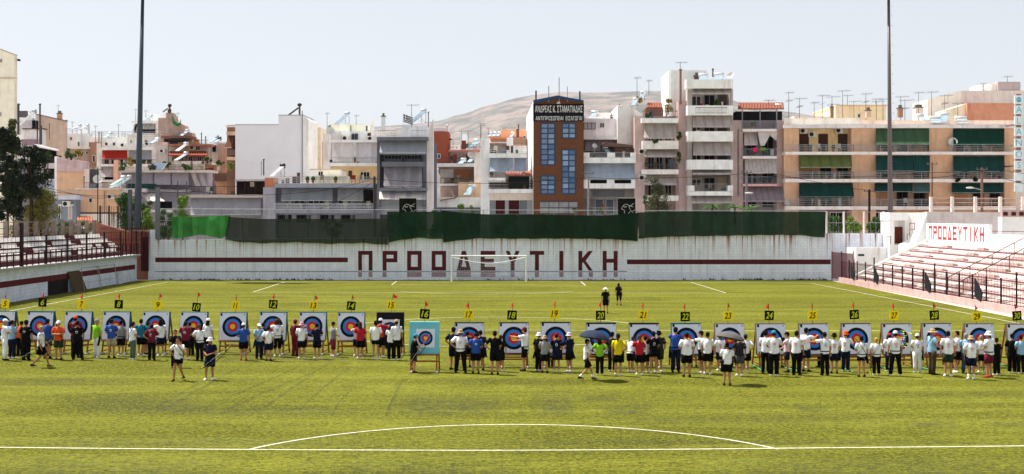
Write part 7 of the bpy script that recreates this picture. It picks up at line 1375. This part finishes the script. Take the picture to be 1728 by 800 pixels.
pp(1112, 628, 558, 15, 'charcoal', 'shorts', 'dgreen', 'k', ('bucket', 'black'), 'down', 'down', 'tall person in loose dark tee and dark hat right of target twenty one', build=1.12)
pp(1140, 628, 552, -10, 'blue', 'trousers', 'navy', 'k', ('cap', 'navy'), 'reach', 'reachlow', 'tall man in blue shirt and dark trousers at target twenty two', shoe='k', extra=('quiverl', 'belt'), build=1.1)
pp(1159, 636, 561, 0, 'white', 'shorts', 'black', 'k', None, 'front', 'down', 'broad person in white tee with red print in front of target twenty two', shoe='k', extra=('printr',), build=1.18)
pp(1184, 630, 558, 60, 'white', 'shorts', 'black', 'k', ('cap', 'black'), 'reach', 'down', 'person in white tee and black cap reaching to target twenty two', extra=('belt',))
pp(1194, 632, 560, -25, 'white', 'shorts', 'black', 'k', None, 'down', 'front', 'person in white tee with black shoulder strap between targets twenty two and three', extra=('strap', 'quiver'))
pp(1215, 626, 565, 5, 'white', 'shorts', 'navy', 'k', None, 'down', 'front', 'person in white tee behind the grey umbrella at target twenty three', extra=('printr',))
U2, A2, M2 = pp(1227, 650, 578, -10, 'white', 'shorts', 'black', 'k', None, 'hold', 'hold', 'man in white tee with shoulder bag under the grey umbrella', shoe='k', extra=('bag',), build=1.05)
pp(1248, 634.6, 566, 5, 'charcoal', 'shorts', 'dgrey', 'k', None, 'front', 'down', 'person in dark tee and grey shorts in front of target twenty three', build=1.1, shoe='w')
pp(1258, 629, 564, -15, 'white', 'shorts', 'black', 'k', ('cap', 'charcoal'), 'down', 'hip', 'person in white tee and dark cap right of target twenty three', extra=('quiver',))
pp(1292, 630, 558, -20, 'white', 'trousers', 'black', 'k', ('cap', 'black'), 'front', 'reachlow', 'person in white tee, black trousers and black cap left of target twenty four', shoe='k')
pp(1306, 634.6, 557.6, -5, 'white', 'trousers', 'black', 'k', ('cap', 'cyan'), 'front', 'reachlow', 'person in turquoise cap and white tee with red print at target twenty four', extra=('printr',), build=1.1)
pp(1329, 628, 560, 75, 'pinkw', 'shorts', 'navy', 'k', ('cap', 'black'), 'reachlow', 'front', 'person in pale pink tee facing left at target twenty four', shoe='k')
pp(1344, 633, 557.6, -30, 'white', 'trousers', 'black', 'k', None, 'down', 'down', 'person in white tee with red print and black trousers between targets twenty four and five', extra=('printr',), shoe='k', build=1.08)
pp(1360, 627, 553, -45, 'white', 'shorts', 'navy', 'k', ('cap', 'navy'), 'down', 'reach', 'person in white tee with chest print reaching to target twenty five', shoe='k', extra=('printr',))
pp(1392, 633.5, 560, 10, 'white', 'trousers', 'black', 'k', None, 'out', 'down', 'person in white polo with round black back emblem pointing at target twenty five', shoe='k', extra=('print', 'belt'))
pp(1408, 630, 562, -10, 'white', 'shorts', 'navy', 'k', ('bucket', 'black'), 'front', 'front', 'person in white tee and dark bucket hat right of target twenty five', extra=('printr', 'quiver'), shoe='k')
pp(1427, 627, 559, -35, 'white', 'trousers', 'navy', 'b', ('bucket', 'orangeh'), 'down', 'reachlow', 'person in bright orange bucket hat left of target twenty six', extra=('printr', 'quiverl'))
pp(1454, 636, 567, 0, 'white', 'mini', 'black', 'k', ('cap', 'navy'), 'front', 'down', 'person in white tee with navy straps and black shorts before target twenty six', shoe='k', extra=('strap', 'belt', 'quiver'))
pp(1479, 633, 570, 0, 'white', 'trousers', 'black', 'yB', None, 'down', 'front', 'blond person in white tee and wide black trousers between targets twenty six and seven', extra=('strap', 'belt'), build=1.15)
pp(1501, 627, 562, 0, 'white', 'trousers', 'navy', 'k', ('cap', 'red'), 'front', 'front', 'person in red cap behind the white capped archer at target twenty seven')
pp(1511, 634.6, 558, -5, 'white', 'trousers', 'black', 'k', ('cap', 'white'), 'down', 'down', 'person in white cap and black trousers before the face full of arrows', shoe='w', extra=('printr', 'belt'), legs='wide', build=1.06)
pp(1548, 629, 563, -5, 'white', 'trousers', 'white', 'k', ('cap', 'white'), 'front', 'down', 'person all in white with white cap left of target twenty eight', extra=('printr', 'quiver'))
pp(1573, 632, 555, -80, 'lblue', 'trousers', 'brown', 'g', ('sun', 'tan'), 'down', 'front', 'man in light blue shirt, brown trousers and wide sun hat at target twenty eight', shoe='k', build=1.06)
pp(1600, 635.6, 558, -10, 'white', 'shorts', 'dgreen', 'k', None, 'down', 'down', 'person in white tee with red print and dark shorts at target twenty eight', extra=('printr',), build=1.05)
pp(1616, 629, 558, 60, 'white', 'shorts', 'black', 'k', None, 'down', 'front', 'man in sunglasses and white tee facing left between targets twenty eight and nine', legs='one')
pp(1630, 630, 562, -20, 'lblue', 'trousers', 'jeans', 'g', ('cap', 'grey'), 'front', 'front', 'person in light blue shirt and jeans behind the straw hat at target twenty nine', shoe='k', legs='one')
pp(1639, 640, 566.5, -5, 'white', 'shorts', 'navy', 'k', ('bucket', 'tan'), 'down', 'down', 'person in straw hat, white tee and white socks in front of target twenty nine', extra=('printr', 'socks'), build=1.1)
pp(1656, 629, 565, -10, 'white', 'shorts', 'black', 'g', None, 'front', 'front', 'grey haired person in white tee in front of target twenty nine')
pp(1669, 637, 559, 40, 'white', 'shorts', 'maroon', 'k', ('bucket', 'white'), 'front', 'front', 'person in white bucket hat, white tee and maroon shorts at target twenty nine', shoe='r', build=1.08, extra=('belt',))
pp(1682, 633, 571, 20, 'black', 'trousers', 'black', 'kB', None, 'front', 'down', 'person in black tee and trousers right of target twenty nine', skin=1)
pp(1708, 630, 563, -20, 'black', 'trousers', 'black', 'k', ('cap', 'black'), 'down', 'down', 'broad person in black left of target thirty', build=1.15)
pp(1723, 631, 565, 0, 'lblue', 'trousers', 'black', 'k', None, 'front', 'down', 'person in light blue tee in front of target thirty')
for a in ((22, 600, 541, 'navy', 'person in navy mostly hidden behind the first archers at target five'), (77, 600, 543, 'charcoal', 'person in dark clothes hidden behind the blue tee at target six'), (247, 598, 545, 'navy', 'person in navy standing close to target nine behind others'), (322, 600, 543, 'navy', 'person in navy behind the maroon tee at target ten'),
          (445, 600, 546, 'charcoal', 'person in dark clothes close to target twelve'), (651, 600, 548, 'navy', 'person in navy close to the black butt'), (789, 619, 560, 'navy', 'person in navy close to target seventeen'), (929, 619, 566, 'charcoal', 'person in dark clothes close to target nineteen'), (1096, 619, 562, 'navy', 'person in navy close to target twenty one'),
          (1171, 619, 562, 'charcoal', 'person in dark clothes close to target twenty two'), (1239, 619, 566, 'navy', 'person in navy close to target twenty three'), (1316, 619, 562, 'navy', 'person in navy close to target twenty four'), (1384, 619, 566, 'charcoal', 'person in dark clothes close to target twenty five'), (1647, 619, 566, 'navy', 'person in navy close to target twenty nine')):
    pp(a[0], a[1], a[2], R.uniform(-50, 50), a[3], R.choice(('trousers', 'shorts')), 'black', 'k', None, 'reachlow', 'front', a[4], lean=R.uniform(2, 12), shoe='k')
pp(1022, 529, 485, 0, 'black', 'shorts', 'black', 'k', ('sun', 'white'), 'down', 'down', 'person in black with white sun hat walking away up the pitch', shoe='k', legs='one')
pp(1044, 515, 477.5, -20, 'black', 'cap34', 'black', 'kL', None, 'down', 'down', 'long haired person in black walking away near the penalty line', shoe='k', legs='one', extra=('quiver',))
# umbrellas held by two of them; a bow
def umbrella(px, py, Y, w, h, c, lab, grip, tilt):
    t = thing('umbrella', lab, 'umbrella', tuple(P(px, py, Y))); c_ = P(px, py, Y); M = Matrix.Rotation(rad(tilt), 3, 'Y') @ Matrix.Rotation(rad(-8), 3, 'X'); m = MB(); n = 8; rg = []
    for j in range(7):
        u = j/6; r_ = w*math.sin(u*1.25)/math.sin(1.25); z = h*math.cos(u*1.35); rr = []
        for a in range(n*3): an = 2*math.pi*a/(n*3); k = 1 if a % 3 == 0 else .93+.03*(1-u); rr.append(c_+M @ Vector((math.cos(an)*max(r_, .01)*k, math.sin(an)*max(r_, .01)*k, z-h*.4)))
        rg.append(rr)
    m.loft(rg, mat(c, .7, 'plain', .15), True, False)
    o = m.obj('canopy', t, True); m = MB()
    for a in range(n): an = 2*math.pi*a/n; m.tube([c_+M @ Vector((0, 0, h*.2)), c_+M @ Vector((math.cos(an)*w*.97, math.sin(an)*w*.97, -h*.35))], .006, metal('8a8a8a'), 3)
    m.obj('rib', o); m = MB(); m.tube([c_+M @ Vector((0, 0, h*.75)), grip], .012, metal('3a3a3e'), 6); m.obj('shaft', t)
    d = (Vector(grip)-c_).normalized(); m = MB(); m.tube([grip, Vector(grip)+d*.12], .02, cl('1a1a1c'), 6); m.obj('handle', t)
Yu = CH*F/(641-HY); g1 = M1 @ A1[-1][2]; umbrella(1003, 568, Yu-.0, .62, .42, '2a3348', 'navy umbrella held over two archers near target twenty', g1, 8)
g2 = M2 @ A2[1][2]; umbrella(1233, 569, CH*F/(650-HY)+.35, .58, .36, '5e5a5a', 'grey and black umbrella held by the man in front of target twenty three', g2, 12)
def bow(px, py, Y, rz, lab):
    t = thing('bow', lab, 'bow', tuple(P(px, py, Y))); c_ = P(px, py, Y); M = Matrix.Rotation(rad(rz), 3, 'Y'); m = MB()
    m.tube([c_+M @ Vector((.12*math.cos(a*.35)-.02, -.02, a*.16)) for a in range(-5, 6)], .012, cl('2a2a2e'), 5); m.obj('limb', t); m = MB(); m.tube([c_+M @ Vector((.12*math.cos(1.75)-.02, -.02, -.8)), c_+M @ Vector((.12*math.cos(1.75)-.02, -.02, .8))], .003, cl('c8c8c8'), 3); m.obj('string', t)
bow(366, 603, 48.8, 52, 'black bow carried by the white bucket hat archer walking towards the camera'); bow(427, 580, 56.6, 35, 'black bow held beside the navy overall near target twelve'); bow(710, 589, 51.6, 35, 'black bow held by the turquoise capped archer'); bow(62, 590, 54, 60, 'dark bow carried by the man walking past target six'); bow(1458, 600, 50.4, -25, 'blue grey bow held low in front of target twenty six')
